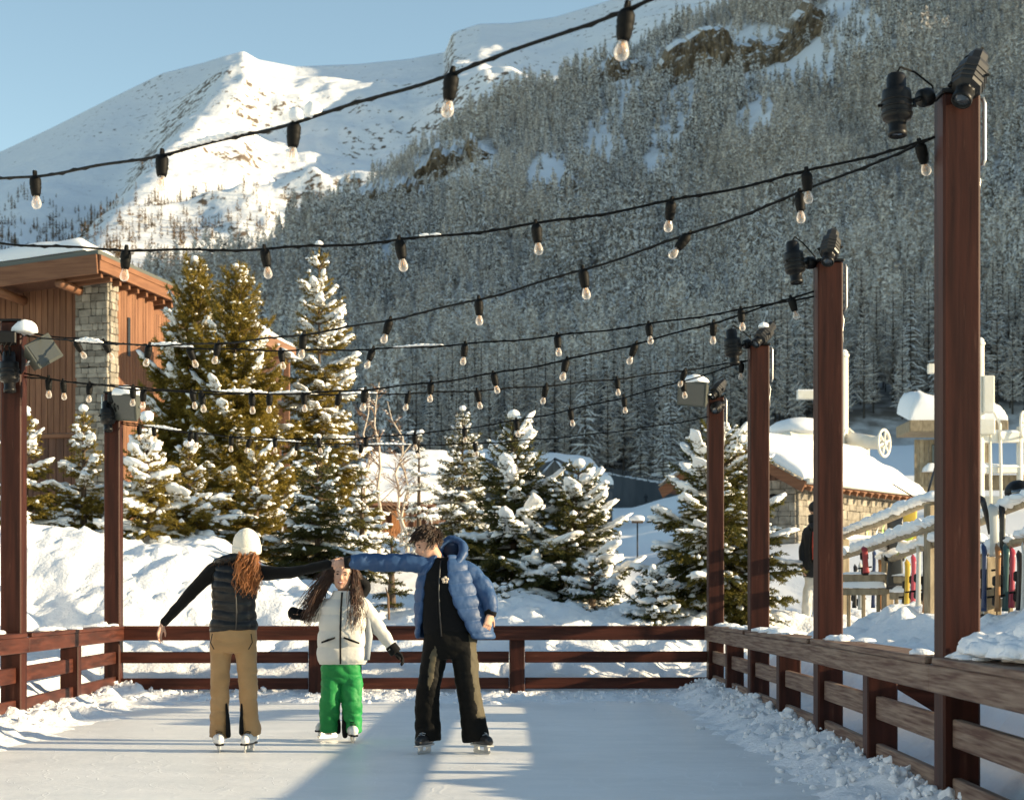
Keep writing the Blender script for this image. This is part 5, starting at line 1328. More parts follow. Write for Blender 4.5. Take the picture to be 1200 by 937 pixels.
    s = MB(); s.slab(E0 + up * .03, E1 + up * .03, R1 + up * .02, R0 + up * .02, .30, 40, 22, .06, .9, 3, .25, .06); s.slab(R0 + up * .02, R1 + up * .02, G1 + up * .03, G0 + up * .03, .30, 40, 22, .06, .9, 6, .25, .06)
    for k in range(9): s.blob(R0 + (R1 - R0) * (k + .5) / 9 + up * .14, (.7, .7, .20), sub=3, seed=k, amp=.08)
    s.build('roof_snow', M_snow_soft, o, True)
    # boards, toboggans and lime skis leaning on the wall belong to nobody: each a thing of its own
    def lean(name, label, cat, v, w_, h, m, group=None, tip=True, z=1.15):
        b = np.array([*q(ins - .62, v), z]); d = unit(np.array([*(g * .22), 1.0])); t = thing(name, label, cat, b, group)
        k = np.array([*l, 0]); mb = MB(); n = 12; s_ = np.linspace(0, 1, n); pts = b + d * h * s_[:, None]
        if tip: pts = pts + np.array([*(-g), 0]) * (.10 * np.clip((s_ - .85) / .15, 0, 1) ** 2)[:, None]
        wid = w_ / 2 * (1 - .15 * np.sin(s_ * math.pi)) * np.where(s_ > .9, np.sqrt(np.clip((1.001 - s_) / .1, 0, 1)), 1)
        mb.tube(pts, np.maximum(wid, .006), 10, b=.012, ref=np.cross(k, d)); mb.build('board', m, t, True)
        bd = MB(); bd.box(b + d * h * .42 - np.array([*g, 0]) * .035, (.06, .07, .24), basis(d)[:, [0, 2, 1]], .01); bd.build('binding', M_black, t)
    ms = mat('lime_ski', (.25, .48, .10), .35, .5); mw = mat('white_ski', (.62, .62, .58), .4, .5)
    for k, (v, m, h) in enumerate(((4.2, ms, 1.7), (4.75, mw, 1.6), (5.2, ms, 1.72), (5.6, mw, 1.65), (6.0, ms, 1.7))):
        lean('ski', ['lime green ski leaning on the stone hut, nearest its eave corner', 'white ski leaning between the first two lime skis on the stone hut', 'middle lime green ski leaning on the stone hut', 'white ski leaning right of the middle lime ski on the stone hut', 'rightmost lime green ski leaning on the stone hut'][k], 'ski', v, .13, h, m, 'skis leaning on the stone hut', z=1.9)
    st = thing('pallet_stack', 'stack of pale snowy planks against the stone hut wall', 'planks', (*q(-.2, 2.4), 1.2))
    for k in range(9):
        b = MB(); b.beam(np.array([*q(-.35, 1.4), 1.35 + k * .22]), np.array([*q(-.35, 3.6), 1.35 + k * .22]), .16, .13, .01); b.build('plank', M_cream, st)
lift_hut()
# ------------------------------------------------------------------ drag lift machinery in cream paint
def lift():
    Y = 61.0
    def column(px, top, label, w=.17, Y=Y):
        p = P(px, top, Y); o = thing('lift_column', label, 'column', (p[0], Y, 2)); mb = MB()
        mb.tube([(p[0], Y, 1.5), (p[0], Y, p[2])], w, 16); mb.lathe([(w + .03, -.06), (w + .03, .02), (w * .6, .06), (0, .07)], 16, p); mb.build('shaft', M_cream, o, True)
        s = MB(); s.blob(p + [0, 0, .07], (w, w, .12), seed=2, sub=3, flat=.3); s.build('snow_cap', M_snow_soft, o, True); return o, p
    o, p = column(988, 416, 'cream lift column standing behind the post before the backpacker')
    m = MB(); a = P(934, 463, Y); b = P(982, 463, Y); m.beam(a, b, .26, .26, .02); m.build('arm', M_cream, o)
    m = MB(); m.box((a + b) / 2 + [0, 0, .15], (abs(b[0] - a[0]), .24, .05), None, .02); m.build('snow_crust', M_snow_soft, o)
    o, p = column(1148, 402, 'tall cream lift column close right of the nearest timber post', .15)
    for k, (x, y, w, h) in enumerate(((1158, 462, .35, 1.2), (1156, 500, .5, .5))):
        m = MB(); m.box(P(x, y, Y - .1), (w, .3, h), None, .03); m.build('control_box', M_cream, o)
    m = MB(); m.tube([P(1156, 470, Y), P(1165, 482, Y), P(1172, 497, Y), P(1174, 640, Y)], .05, 8); m.tube([P(1160, 500, Y), P(1162, 640, Y)], .05, 8); m.build('pipe', M_cream, o, True)
    def wheel(px, py, rad, Y_, label, ax=(1, -.75, 0)):
        c = P(px, py, Y_); o = thing('lift_sheave', label, 'sheave', c, 'spoked cream wheels of the lift drive'); Rm = frame_to(ax)
        m = MB(); n = 28; an = np.linspace(0, 2 * math.pi, n + 1)
        ring = c + np.stack([np.cos(an) * rad, np.sin(an) * rad, 0 * an], 1) @ Rm.T
        m.tube(ring, rad * .11, 8, ref=None, cap=False); m.build('rim', M_cream, o, True)
        m = MB(); m.lathe([(0, -.09), (rad * .22, -.08), (rad * .22, .08), (0, .09)], 14, c, Rm); m.build('hub', M_cream, o, True)
        for k in range(6):
            a = k * math.pi / 3 + .3; m = MB(); d = Rm @ np.array([math.cos(a), math.sin(a), 0]); m.tube([c + d * rad * .18, c + d * rad * .95], [rad * .11, rad * .07], 6); m.build('spoke', M_cream, o, True)
        return c
    c1 = wheel(994, 516, .36, Y, 'smaller spoked cream wheel close to the lift column on the hut roof')
    c2 = wheel(1036, 519, .42, Y - 1.6, 'larger spoked cream wheel at the right end of the lift axle')
    o = thing('drive_axle', 'thick cream axle casing between the two spoked wheels above the stone hut', 'axle', c1); m = MB(); m.tube([c1 + [.1, -.1, 0], c2 - [.1, -.1, 0]], [.26, .20], 14); m.build('casing', M_cream, o, True)
    m = MB(); m.tube([(c1 + c2) / 2, (c1 + c2) / 2 - [0, 0, 4]], .12, 8); m.build('pedestal', M_cream, o, True)
    m = MB(); m.tube([P(990, 500, Y), P(1004, 512, Y), P(1010, 522, Y)], .07, 8); m.build('pipe', M_cream, o, True)
    # snow covered machine housing left of the column
    q = P(940, 512, Y); o = thing('machine_housing', 'snow covered machine housing behind the stone hut ridge', 'machine', q)
    m = MB(); m.box(q + [0, 0, -1.2], (2.0, 1.6, 2.6), rotz(.4), .1); m.build('case', M_cream, o)
    m = MB(); m.blob(q + [0, 0, .15], (1.15, 1.0, .45), seed=3, amp=.1, fr=1.3, sub=4, flat=.4); m.build('snow_cap', M_snow_soft, o, True)
    # frame of the tow station at the right edge
    o = thing('tow_station', 'cream steel frame of the tow lift station at the right edge', 'lift station', P(1180, 590, Y))
    m = MB(); m.beam(P(1140, 513, Y), P(1290, 512, Y + 1), .3, .32, .02); m.build('top_beam', M_cream, o)
    m = MB(); m.beam(P(1140, 551, Y), P(1290, 549, Y + 1), .25, .22, .02); m.build('lower_beam', M_cream, o)
    for px in (1195, 1262): m = MB(); m.tube([P(px, 500, Y + .3), P(px, 660, Y + .3)], .11, 10); m.build('leg', M_cream, o, True)
    m = MB(); a, b = P(1140, 560, Y + .5), P(1290, 560, Y + .8); m.box((a + b) / 2 - [0, 0, .15], (b[0] - a[0], .1, .5), None, .01); m.build('fascia_panel', M_oldwood, o)
    m = MB(); a, b = P(1140, 590, Y + .5), P(1290, 590, Y + .8); m.box((a + b) / 2 - [0, 0, .6], (b[0] - a[0], .1, 1.7), None, .01); m.build('wall_panel', M_cream, o)
    for py, w in ((505, .4), (545, .3)):
        m = MB(); A, B = P(1142, py + 2, Y - .15), P(1290, py + 2, Y + .8); m.slab(A, B, B + [0, .4, 0], A + [0, .4, 0], .12, 30, 6, .03, 1.5, 2, .12); m.build('snow_crust', M_snow_soft, o, True)
    wheel(1199, 497, .40, Y + .1, 'spoked cream wheel on the tow station frame, cut by the right edge', (1, -.5, 0))
    # cable and counterpoise
    o = thing('lift_cable', 'thin dark haul cable crossing in front of the forest, right', 'cable', P(1160, 430, 75)); m = MB(); m.tube([P(1120, 440, 70), P(1300, 424, 120)], .022, 5); m.build('rope', M_cable, o)
    p = P(1091, 432, Y); o = thing('lift_lamp', 'small cream lamp head left of the nearest timber post', 'lamp', p); m = MB(); m.box(p, (.22, .2, .32), None, .03); m.build('housing', M_cream, o)
    m = MB(); m.tube([p, p + [1.4, .1, .1]], .05, 7); m.build('arm', M_cream, o, True)
    # little kiosk behind
    Yk = 75.0; c = P(1086, 512, Yk); o = thing('kiosk', 'small wooden lift kiosk with snow roof left of the nearest post', 'kiosk', c - [0, 0, 3]); s = Yk / F
    m = MB(); boards(m, (c[0] - .5, Yk), (c[0] + 2.6, Yk), c[2] - 4, c[2] - .1, .2, .06, seed=2); m.build('front_wall', M_oldwood, o)
    A, B = c + [-.9, -.9, .35], c + [3, -.9, .35]; m = MB(); m.box((A + B) / 2 + [0, 1.2, 0], (3.9, 2.6, .45), None, .03); m.build('roof', M_oldwood, o)
    m = MB(); A = A + [0, 0, .24]; B = B + [0, 0, .24]; m.slab(A, B, B + [0, 2.4, .5], A + [0, 2.4, .5], .7, 20, 14, .08, 1, 2, .5); m.build('roof_snow', M_snow_soft, o, True)
    m = MB(); m.box(c + [1.0, -.06, -.75], (1.6, .1, .9), None, .02); m.build('window', M_window, o)
    m = MB(); a = c + [-.2, -.6, -1.4]; m.slab(a, a + [2.6, 0, 0], a + [2.6, .7, 0], a + [0, .7, 0], .25, 14, 8, .05, 1.2, 3, .2); m.build('sill_snow', M_snow_soft, o, True)
    # bent springy tow pole stuck by the rack
    o = thing('tow_pole', 'dark bent tow pole leaning on the snowy ski rack', 'pole', P(1084, 590, 27)); m = MB(); m.tube([P(1080, 589, 27), P(1086, 582, 27), P(1090, 568, 27.4), P(1096, 548, 28)], .018, 6); m.tube([P(1080, 589, 27), P(1064, 578, 27.2), P(1046, 567, 27.5)], .010, 5); m.build('shaft', M_black, o, True)
lift()
# ------------------------------------------------------------------ ski racks outside the fence
def rack():
    o = thing('ski_rack', 'weathered wooden ski rack with thick snow on its sloping rails, right', 'ski rack', (4.6, 23, .9))
    # three rails running towards the viewer, seen as lines rising to the right
    def line(p0, Y0, p1, Y1): return P(*p0, Y0), P(*p1, Y1)
    rails = [line((980, 632), 28.5, (1103, 584), 21.0), line((980, 655), 27.5, (1103, 614), 20.5), line((1036, 657), 25, (1103, 634), 20.8),
             line((1130, 618), 20, (1262, 566), 17.2), line((1130, 656), 20, (1262, 612), 17.0)]
    for k, (a, b) in enumerate(rails):
        m = MB(); n = 6; pts = [a + (b - a) * q / (n - 1) + [0, 0, .01 * math.sin(q * 2 + k)] for q in range(n)]; m.tube(pts, .043, 8); m.build('rail', M_oldwood, o, True)
        s = MB(); rg = np.random.default_rng(k); L = np.linalg.norm(b - a); nn = int(L / .11); C, S = [], []
        for q in range(nn):
            t = (q + rg.random()) / nn
            if vnoise(t * 6 + k * 5, 0.5, seed=2) < -.55: continue
            C.append(a + (b - a) * t + [rg.normal(0, .025), 0, .05]); S.append((rg.uniform(.06, .11), rg.uniform(.10, .20), rg.uniform(.045, .095)))
        s.blobs(np.array(C), np.array(S), np.repeat(np.eye(3)[None], len(C), 0), 3, .18, .6, 0, k); s.build('snow_crust', M_snow_soft, o, True)
    for px, top, bot, Y in ((1091, 590, 740, 21.2), (1040, 648, 735, 24.6), (1145, 640, 745, 19.4), (1158, 652, 745, 19.0), (989, 632, 730, 28.0), (1215, 590, 745, 18.0)):
        m = MB(); a, b = P(px, bot, Y), P(px, top, Y); m.box((a + b) / 2, (.13, .13, b[2] - a[2]), rotz(.3), .02); m.build('post', M_oldwood, o)
        m = MB(); m.blob(b + [0, 0, .05], (.12, .12, .09), seed=int(px), sub=3, flat=.3); m.build('snow_cap', M_snow_soft, o, True)
rack()
def picket(label, px0, px1, Y0, Y1, top, mid, bot, seed):
    a, b = P(px0, bot, Y0), P(px1, bot, Y1); o = thing('picket_fence', label, 'fence', a, 'picket fences by the ski rack')
    n = int(np.linalg.norm(b - a) / .17)
    for k in range(n):
        q = a + (b - a) * (k + .5) / n; zt = P(600, mid, q[1])[2]; zb = P(600, bot, q[1])[2]; m = MB(); m.box((q[0], q[1], (zt + zb) / 2), (.05, .03, zt - zb), rotz(seed * .05 * (k % 3)), .008); m.build('picket', M_oldwood, o)
    for r in (top, mid):
        A, B = P(px0, r, Y0 - .05), P(px1, r, Y1 - .05); m = MB(); m.beam(A, B, .05, .09, .01); m.build('rail', M_oldwood, o)
        s = MB(); A, B = A + [0, -.06, .05], B + [0, -.06, .05]; s.slab(A, B, B + [0, .2, 0], A + [0, .2, 0], .11 if r == mid else .04, 30, 6, .02, 2.0, seed, .1); s.build('snow_crust', M_snow_soft, o, True)
picket('snowy picket fence left of the front rack post', 986, 1038, 24.9, 24.6, 677, 693, 740, 1)
picket('snowy picket fence behind the standing skis, right of the front rack post', 1043, 1104, 24.5, 24.0, 679, 698, 740, 2)
picket('snowy picket fence right of the nearest timber post', 1150, 1265, 19.2, 18.0, 695, 706, 745, 3)
def ski(px0, py0, px1, py1, Y, colr, label, w=.075, bind=.5, col2=None, group='skis and poles in the rack', bc=None):
    Y = Y - (1.6 if px0 < 1120 else .5); a, b = P(px0, py0, Y), P(px1, py1, Y); o = thing('ski', label, 'ski', a, group); d = unit(b - a); L = np.linalg.norm(b - a)
    s_ = np.linspace(0, 1, 18); side = np.array([1.0, 0, 0]); nrm = unit(np.cross(side, d))
    pts = a + d * L * s_[:, None] + nrm * (-.09 * np.clip((s_ - .84) / .16, 0, 1) ** 2)[:, None]
    wid = w / 2 * (1 - .22 * np.sin(s_ * math.pi)) * np.where(s_ > .93, np.sqrt(np.clip((1.002 - s_) / .07, 0, 1)), 1)
    nm = '_'.join(label.split()[:2]); m = MT.get('ski_' + str(colr)) or mat('ski_' + str(colr), colr, .3, .5)
    mb = MB(); mb.tube(pts, np.maximum(wid, .004), 10, b=.011, ref=nrm); mb.build('ski_body', m, o, True)
    if col2:
        m2 = MT.get('ski_' + str(col2)) or mat('ski_' + str(col2), col2, .3, .5); mb = MB(); mb.tube(pts[10:16] - nrm * .006, wid[10:16] * .7, 10, b=.010, ref=nrm); mb.build('top_graphic', m2, o, True)
    if bind:
        c = a + d * L * bind; bb = basis(d); mb = MB(); mb.box(c - nrm * .03, (w * .8, .30, .02), bb, .005); mb.box(c - nrm * .06 + d * .10, (w * 1.15, .10, .07), bb, .015); mb.box(c - nrm * .06 - d * .10, (w * 1.1, .09, .08), bb, .015)
        mb.tube([c - nrm * .06 - d * .06 - side * .09, c - nrm * .07 - d * .04 + side * .09], .012, 6); mb.build('binding', MT.get('ski_' + str(bc)) if bc and MT.get('ski_' + str(bc)) else M_black, o)
    return o
RED, YEL, LIME, WHT, BLK, ORG, PNK = (.30, .03, .035), (.50, .34, .04), (.28, .38, .05), (.55, .55, .52), (.018, .018, .02), (.30, .14, .05), (.38, .05, .08)
ski(1015, 671, 1013, 640, 25.8, RED, 'red ski tail with black binding hanging under the rack rails', .09, .35)
ski(1049, 690, 1049, 598, 26.0, BLK, 'black board with green round tip standing in the rack', .24, .5, (.05, .22, .16))
ski(1067, 640, 1064, 586, 26.4, YEL, 'yellow tipped board peeking over the top rack rail', .27, 0)
ski(1076, 716, 1077, 612, 23.6, WHT, 'white and black ski standing in the rack, left one of the pair', .07, .28, BLK)
ski(1084, 716, 1084, 622, 23.6, BLK, 'black ski standing in the rack, right one of the pair', .07, .28, RED)
ski(1056, 652, 1068, 622, 25.2, LIME, 'lime green ski piece hooked under the middle rack rail', .12, 0)
ski(1068, 640, 1090, 628, 25.0, RED, 'short red ski lying slanted under the middle rack rail', .06, 0)
ski(1087, 724, 1090, 640, 23.0, ORG, 'orange brown ski standing behind the pair in the rack', .14, 0)
ski(1062, 720, 1064, 655, 25.4, YEL, 'yellow ski standing behind a slanted pole in the rack', .08, .4)
ski(1185, 712, 1187, 640, 18.9, PNK, 'pink red ski right of the nearest timber post', .07, .3)
ski(1166, 652, 1164, 590, 19.1, WHT, 'white red tipped ski right of the nearest timber post', .11, 0, PNK)
ski(1174, 700, 1175, 588, 19.15, BLK, 'black ski with white edge beside the red tipped ski', .07, .35, WHT)
ski(1195, 715, 1196, 645, 18.7, BLK, 'black ski with binding close to the right edge', .08, .4)
ski(1162, 625, 1150, 580, 19.3, BLK, 'black ski tip leaning left beside the nearest timber post', .07, 0)
BLU, TEA = (.025, .045, .12), (.03, .085, .09)
for k, (x0, y0, x1, y1, Y, c1, c2, lb) in enumerate((
    (1153, 716, 1154, 642, 19.0, BLU, None, 'blue ski standing just right of the nearest timber post'),
    (1169, 716, 1170, 640, 18.8, ORG, BLK, 'orange ski standing behind the pickets at the right'),
    (1178, 716, 1180, 636, 18.9, TEA, None, 'teal ski between the black and the pink ski at right'),
    (1199, 716, 1201, 632, 18.6, WHT, RED, 'white red topped ski cut by the right edge'),
    (1001, 712, 1003, 655, 27.0, BLK, LIME, 'black lime topped ski standing left in the rack'),
    (1008, 714, 1009, 650, 27.2, WHT, None, 'plain white ski standing left in the rack'),
    (1023, 712, 1025, 648, 26.8, BLU, WHT, 'blue white topped ski left of the front rack post'),
    (1031, 714, 1032, 655, 26.5, ORG, None, 'orange ski left of the front rack post'),
    (1070, 714, 1071, 648, 25.2, PNK, None, 'pink ski left of the standing black and white pair'),
    (1094, 716, 1096, 640, 23.4, TEA, BLK, 'teal ski nearest the left face of the big timber post'))):
    ski(x0, y0, x1, y1 + (k * 37 % 17) - 6, Y, c1, lb, .058 + .006 * (k % 3), (.4, .3, .45, 0)[k % 4], c2 or (BLK if k % 2 else WHT))
def pole(a, b, label):
    o = thing('ski_pole', label, 'ski pole', a, 'skis and poles in the rack'); d = unit(b - a); m = MB(); m.tube([a, b], [.006, .009], 6); m.build('shaft', M_steel, o)
    m = MB(); m.tube([b - d * .13, b], [.014, .018], 8); m.build('grip', M_black, o, True); m = MB(); m.lathe([(0, 0), (.045, .0), (.03, .02), (0, .025)], 12, a + d * .07, frame_to(d)); m.build('basket', M_black, o, True)
pole(P(1055, 716, 24.9), P(1066, 660, 24.9), 'grey ski pole slanted before the yellow ski')
pole(P(1152, 730, 18.8), P(1156, 650, 19.0), 'thin ski pole beside the nearest timber post')
def helmet():
    c = P(1194, 577, 18.6); o = thing('helmet', 'black ski helmet resting on the snowy rack rail at the right edge', 'helmet', c)
    m = MB(); m.blob(c, (.14, .16, .125), seed=3, amp=.03, sub=4, flat=.75); m.build('shell', M_black, o, True)
    m = MB(); m.tube([c + [-.10, -.125, -.02], c + [0, -.17, 0], c + [.10, -.125, -.02]], .035, 10); m.build('goggles', M_lens, o, True)
helmet()
# ------------------------------------------------------------------ people
M_skin = mat('skin', (.50, .28, .19), .5, .4, (.56, .33, .23), 6.0)
M_lip = mat('lip', (.38, .12, .10), .4, .4)
M_tooth = mat('tooth', (.75, .72, .66), .3, .5)
M_eye = mat('eye_dark', (.03, .02, .015), .2, .6)
def fuse(mb, voxel=.008, smooth=3):
    """one continuous surface from overlapping closed pieces"""
    me = bpy.data.meshes.new('tmp'); V = np.concatenate(mb.V); me.from_pydata(V.tolist(), [], [f for q in mb.F for f in q.tolist()]); me.update()
    ob = bpy.data.objects.new('tmp', me); COL.objects.link(ob)
    m = ob.modifiers.new('r', 'REMESH'); m.mode = 'VOXEL'; m.voxel_size = voxel
    if smooth: s = ob.modifiers.new('s', 'SMOOTH'); s.factor = .5; s.iterations = smooth
    dg = bpy.context.evaluated_depsgraph_get(); ev = ob.evaluated_get(dg); m2 = bpy.data.meshes.new_from_object(ev)
    n = len(m2.vertices); v = np.empty(n * 3, np.float32); m2.vertices.foreach_get('co', v); nr = np.empty(n * 3, np.float32); m2.vertices.foreach_get('normal', nr)
    f = np.empty(len(m2.polygons) * 4, np.int32); m2.polygons.foreach_get('vertices', f)
    bpy.data.objects.remove(ob); bpy.data.meshes.remove(me); bpy.data.meshes.remove(m2)
    return v.reshape(-1, 3).astype(float), nr.reshape(-1, 3).astype(float), f.reshape(-1, 4)
def finish(mb, name, m, root, voxel=.008, smooth=3, disp=None):
    v, n, f = fuse(mb, voxel, smooth)
    if disp is not None: v = v + n * disp(v, n)[:, None]
    o = MB().add(v, f).build(name, m, root, True); return o
def wrinkle(a=.005, fr=9, seed=1, st=(1, 1, 1)):
    return lambda v, n: a * fbm(v[:, 0] * fr * st[0], v[:, 1] * fr * st[1], v[:, 2] * fr * st[2], 3, seed)
class Body:
    def __init__(s, label, Y, foot_py, name='person'):
        s.Y = Y; s.k = Y / F; s.root = None; s.label = label; s.name = name
    def start(s, px, py):
        s.root = thing(s.name, s.label, 'person', s.W(px, py)); return s.root
    def W(s, px, py, d=0.0): q = P(px, py, s.Y); return q + np.array([0, d, 0])        # d metres further from the viewer
    def rows(s, mb, rows, n=24, sup=2.4):
        """stack of rounded cross-sections: (py, xl, xr, half depth, depth offset)"""
        V = []; an = np.arange(n) * 2 * math.pi / n; c, si = np.cos(an), np.sin(an)
        sx = np.sign(c) * np.abs(c) ** (2 / sup); sy = np.sign(si) * np.abs(si) ** (2 / sup)
        for r in rows:
            py, xl, xr, hd = r[:4]; off = r[4] if len(r) > 4 else 0
            tilt = r[5] if len(r) > 5 else 0            # px the right end sits lower
            ce = s.W((xl + xr) / 2, py, off); hw = (xr - xl) / 2 * s.k
            V.append(np.stack([ce[0] + hw * sx, ce[1] + hd * sy, ce[2] - tilt * s.k * .5 * sx], 1))
        V = np.array(V); k = len(rows)
        i = np.arange(k - 1)[:, None] * n; j = np.arange(n)[None]; j2 = (j + 1) % n
        f = np.stack([i + j, i + j2, i + n + j2, i + n + j], -1).reshape(-1, 4); n0 = mb.n
        mb.add(V.reshape(-1, 3), f)
        mb.V.append(np.stack([V[0].mean(0), V[-1].mean(0)])); mb.n += 2; e = n0 + (k - 1) * n; jj = np.arange(n); j2 = (jj + 1) % n
        mb.F.append(np.concatenate([np.stack([np.full(n, mb.n - 2), n0 + j2, n0 + jj], 1), np.stack([np.full(n, mb.n - 1), e + jj, e + j2], 1)])); mb.M.append(np.zeros(2 * n, np.int32))
    def limb(s, mb, pts, n=16, sub=6, puff=0.0, freq=1.0, flat=1.0, hem=False):
        """pts: (px, py, depth, half-width px); smooth tapered limb; puff adds quilted bulges"""
        p = np.array([[*s.W(a[0], a[1], a[2]), a[3] * s.k] for a in pts]); t = np.arange(len(p)); tt = np.linspace(0, len(p) - 1, (len(p) - 1) * sub + 1)
        q = np.stack([np.interp(tt, t, p[:, i]) for i in range(4)], 1)
        for _ in range(2): q[1:-1] = q[1:-1] * .5 + (q[:-2] + q[2:]) * .25
        r = q[:, 3]
        if puff:
            L = np.concatenate([[0], np.cumsum(np.linalg.norm(np.diff(q[:, :3], axis=0), axis=1))]); r = r * (1 + puff * (np.abs(np.sin(L * math.pi * freq)) - .6))
        mb.tube(q[:, :3], r, n, b=r * flat, ref=(0, 1, 0) if abs(q[-1, 1] - q[0, 1]) < .5 * np.linalg.norm(q[-1, :3] - q[0, :3]) else None)
        e = q[0, :3]; mb.blob(e, (r[0],) * 3, amp=0, sub=2)
        if not hem: mb.blob(q[-1, :3], (r[-1] * .95,) * 3, amp=0, sub=2)
        return q
def hand(mb, wrist, d, nrm, L=.17, curl=.5, thumb=1, spread=.12, fan=None):
    """palm and five fingers; d towards the fingertips, nrm out of the palm; fingers curl towards nrm"""
    d = unit(d); nrm = unit(np.asarray(nrm, float) - d * np.dot(nrm, d)); s = np.cross(d, nrm) * thumb
    wrist = np.asarray(wrist, float); pl = L * .50; W2 = L * .20
    mb.tube([wrist - d * .03, wrist, wrist + d * pl * .5, wrist + d * pl], [.026, .027, W2 * 1.02, W2], 12, b=[.020, .019, .017, .013], ref=nrm)
    for i, (ln, off) in enumerate(((.86, .82), (1.0, .28), (.94, -.27), (.74, -.8))):
        base = wrist + d * pl * .92 + s * W2 * off; fd = unit(d + s * spread * off); fl = L * .50 * ln; pts = [base - fd * .012, base]; ang = 0
        c = curl if np.isscalar(curl) else curl[i]
        for seg, fr in enumerate((.45, .32, .23)):
            ang += c * (.7, 1.0, .8)[seg]; pts.append(pts[-1] + (fd * math.cos(ang) + nrm * math.sin(ang)) * fl * fr)
        mb.tube(pts, np.array([.0088, .0088, .0082, .0074, .0055]) * (L / .17), 8)
        mb.blob(pts[-1], (.0056,) * 3, amp=0, sub=1)
    b = wrist + d * pl * .28 + s * W2 * .8; td = unit(d * .62 + s * .75 + nrm * .3)
    pts = [b - td * .012, b + td * L * .16, b + td * L * .28 + d * L * .05, b + td * L * .33 + d * L * .15]
    mb.tube(pts, np.array([.0125, .0105, .009, .006]) * (L / .17), 8)
def head(mb, c, h, yaw=0, pitch=0, roll=0):
    """head of height h centred at c, looking at the viewer when yaw = 0; returns a local-to-world map"""
    Rm = rotz(yaw) @ rotx(pitch) @ roty(roll)      # local x right, -y face, z up
    def T(p): return np.asarray(p, float) * h @ Rm.T + c
    rows = [(-.50, .10, .10, -.20), (-.46, .17, .17, -.17), (-.38, .235, .26, -.12), (-.26, .285, .33, -.07), (-.12, .315, .37, -.03), (.02, .335, .395, 0), (.15, .345, .41, .015), (.28, .325, .385, .02), (.39, .26, .31, .02), (.46, .17, .20, .02), (.50, .06, .07, .02)]
    n = 24; an = np.arange(n) * 2 * math.pi / n
    V = np.array([np.stack([w * np.cos(an), d * np.sin(an) + o, 0 * an + z], 1) for z, w, d, o in rows]); k = len(rows)
    i = np.arange(k - 1)[:, None] * n; j = np.arange(n)[None]; j2 = (j + 1) % n
    n0 = mb.n; mb.add(T(V.reshape(-1, 3)), np.stack([i + j, i + j2, i + n + j2, i + n + j], -1).reshape(-1, 4))
    mb.V.append(T(np.array([[0, -.2, -.5], [0, .02, .5]]))); mb.n += 2; jj = np.arange(n); e = n0 + (k - 1) * n
    mb.F.append(np.concatenate([np.stack([np.full(n, mb.n - 2), n0 + (jj + 1) % n, n0 + jj], 1), np.stack([np.full(n, mb.n - 1), e + jj, e + (jj + 1) % n], 1)])); mb.M.append(np.zeros(2 * n, np.int32))
    # nose, brow, cheeks, chin, ears
    mb.tube(T([[0, -.35, .06], [0, -.41, -.03], [0, -.455, -.11], [0, -.42, -.15]]), np.array([.030, .036, .050, .03]) * h, 8)
    for s in (-1, 1):
        mb.blob(T([s * .035, -.415, -.125]), (.03 * h,) * 3, amp=0, sub=2)
        mb.blob(T([s * .15, -.315, -.12]), np.array([.085, .06, .075]) * h, Rm, amp=0, sub=2)
        mb.blob(T([s * .13, -.345, .10]), np.array([.095, .035, .028]) * h, Rm, amp=0, sub=2)
        mb.blob(T([s * .345, .03, -.03]), np.array([.03, .075, .125]) * h, Rm, amp=0, sub=2)
    mb.blob(T([0, -.34, -.42]), np.array([.10, .07, .07]) * h, Rm, amp=0, sub=2)
    mb.blob(T([0, -.375, -.27]), np.array([.10, .035, .03]) * h, Rm, amp=0, sub=2)
    return T, Rm
def face_parts(root, T, Rm, h, smile=False):
    for s in (-1, 1):
        m = MB(); m.blob(T([s * .135, -.352, .035]), np.array([.062, .03, .034]) * h, Rm, amp=0, sub=2); m.build('eye', M_eye, root, True)
        m = MB(); m.tube(T([[s * .07, -.385, .115], [s * .14, -.385, .135], [s * .21, -.345, .11]]), np.array([.012, .016, .008]) * h, 6); m.build('eyebrow', M_eye, root, True)
    m = MB(); m.tube(T([[-.12, -.36, -.245], [-.06, -.40, -.265], [0, -.415, -.272], [.06, -.40, -.265], [.12, -.36, -.245]]), np.array([.012, .032, .040, .032, .012]) * h, 8); mo = m.build('mouth', M_lip, root, True)
    if smile: m = MB(); m.tube(T([[-.10, -.388, -.248], [0, -.442, -.262], [.10, -.388, -.248]]), np.array([.010, .024, .010]) * h, 8); m.build('teeth', M_tooth, mo, True)
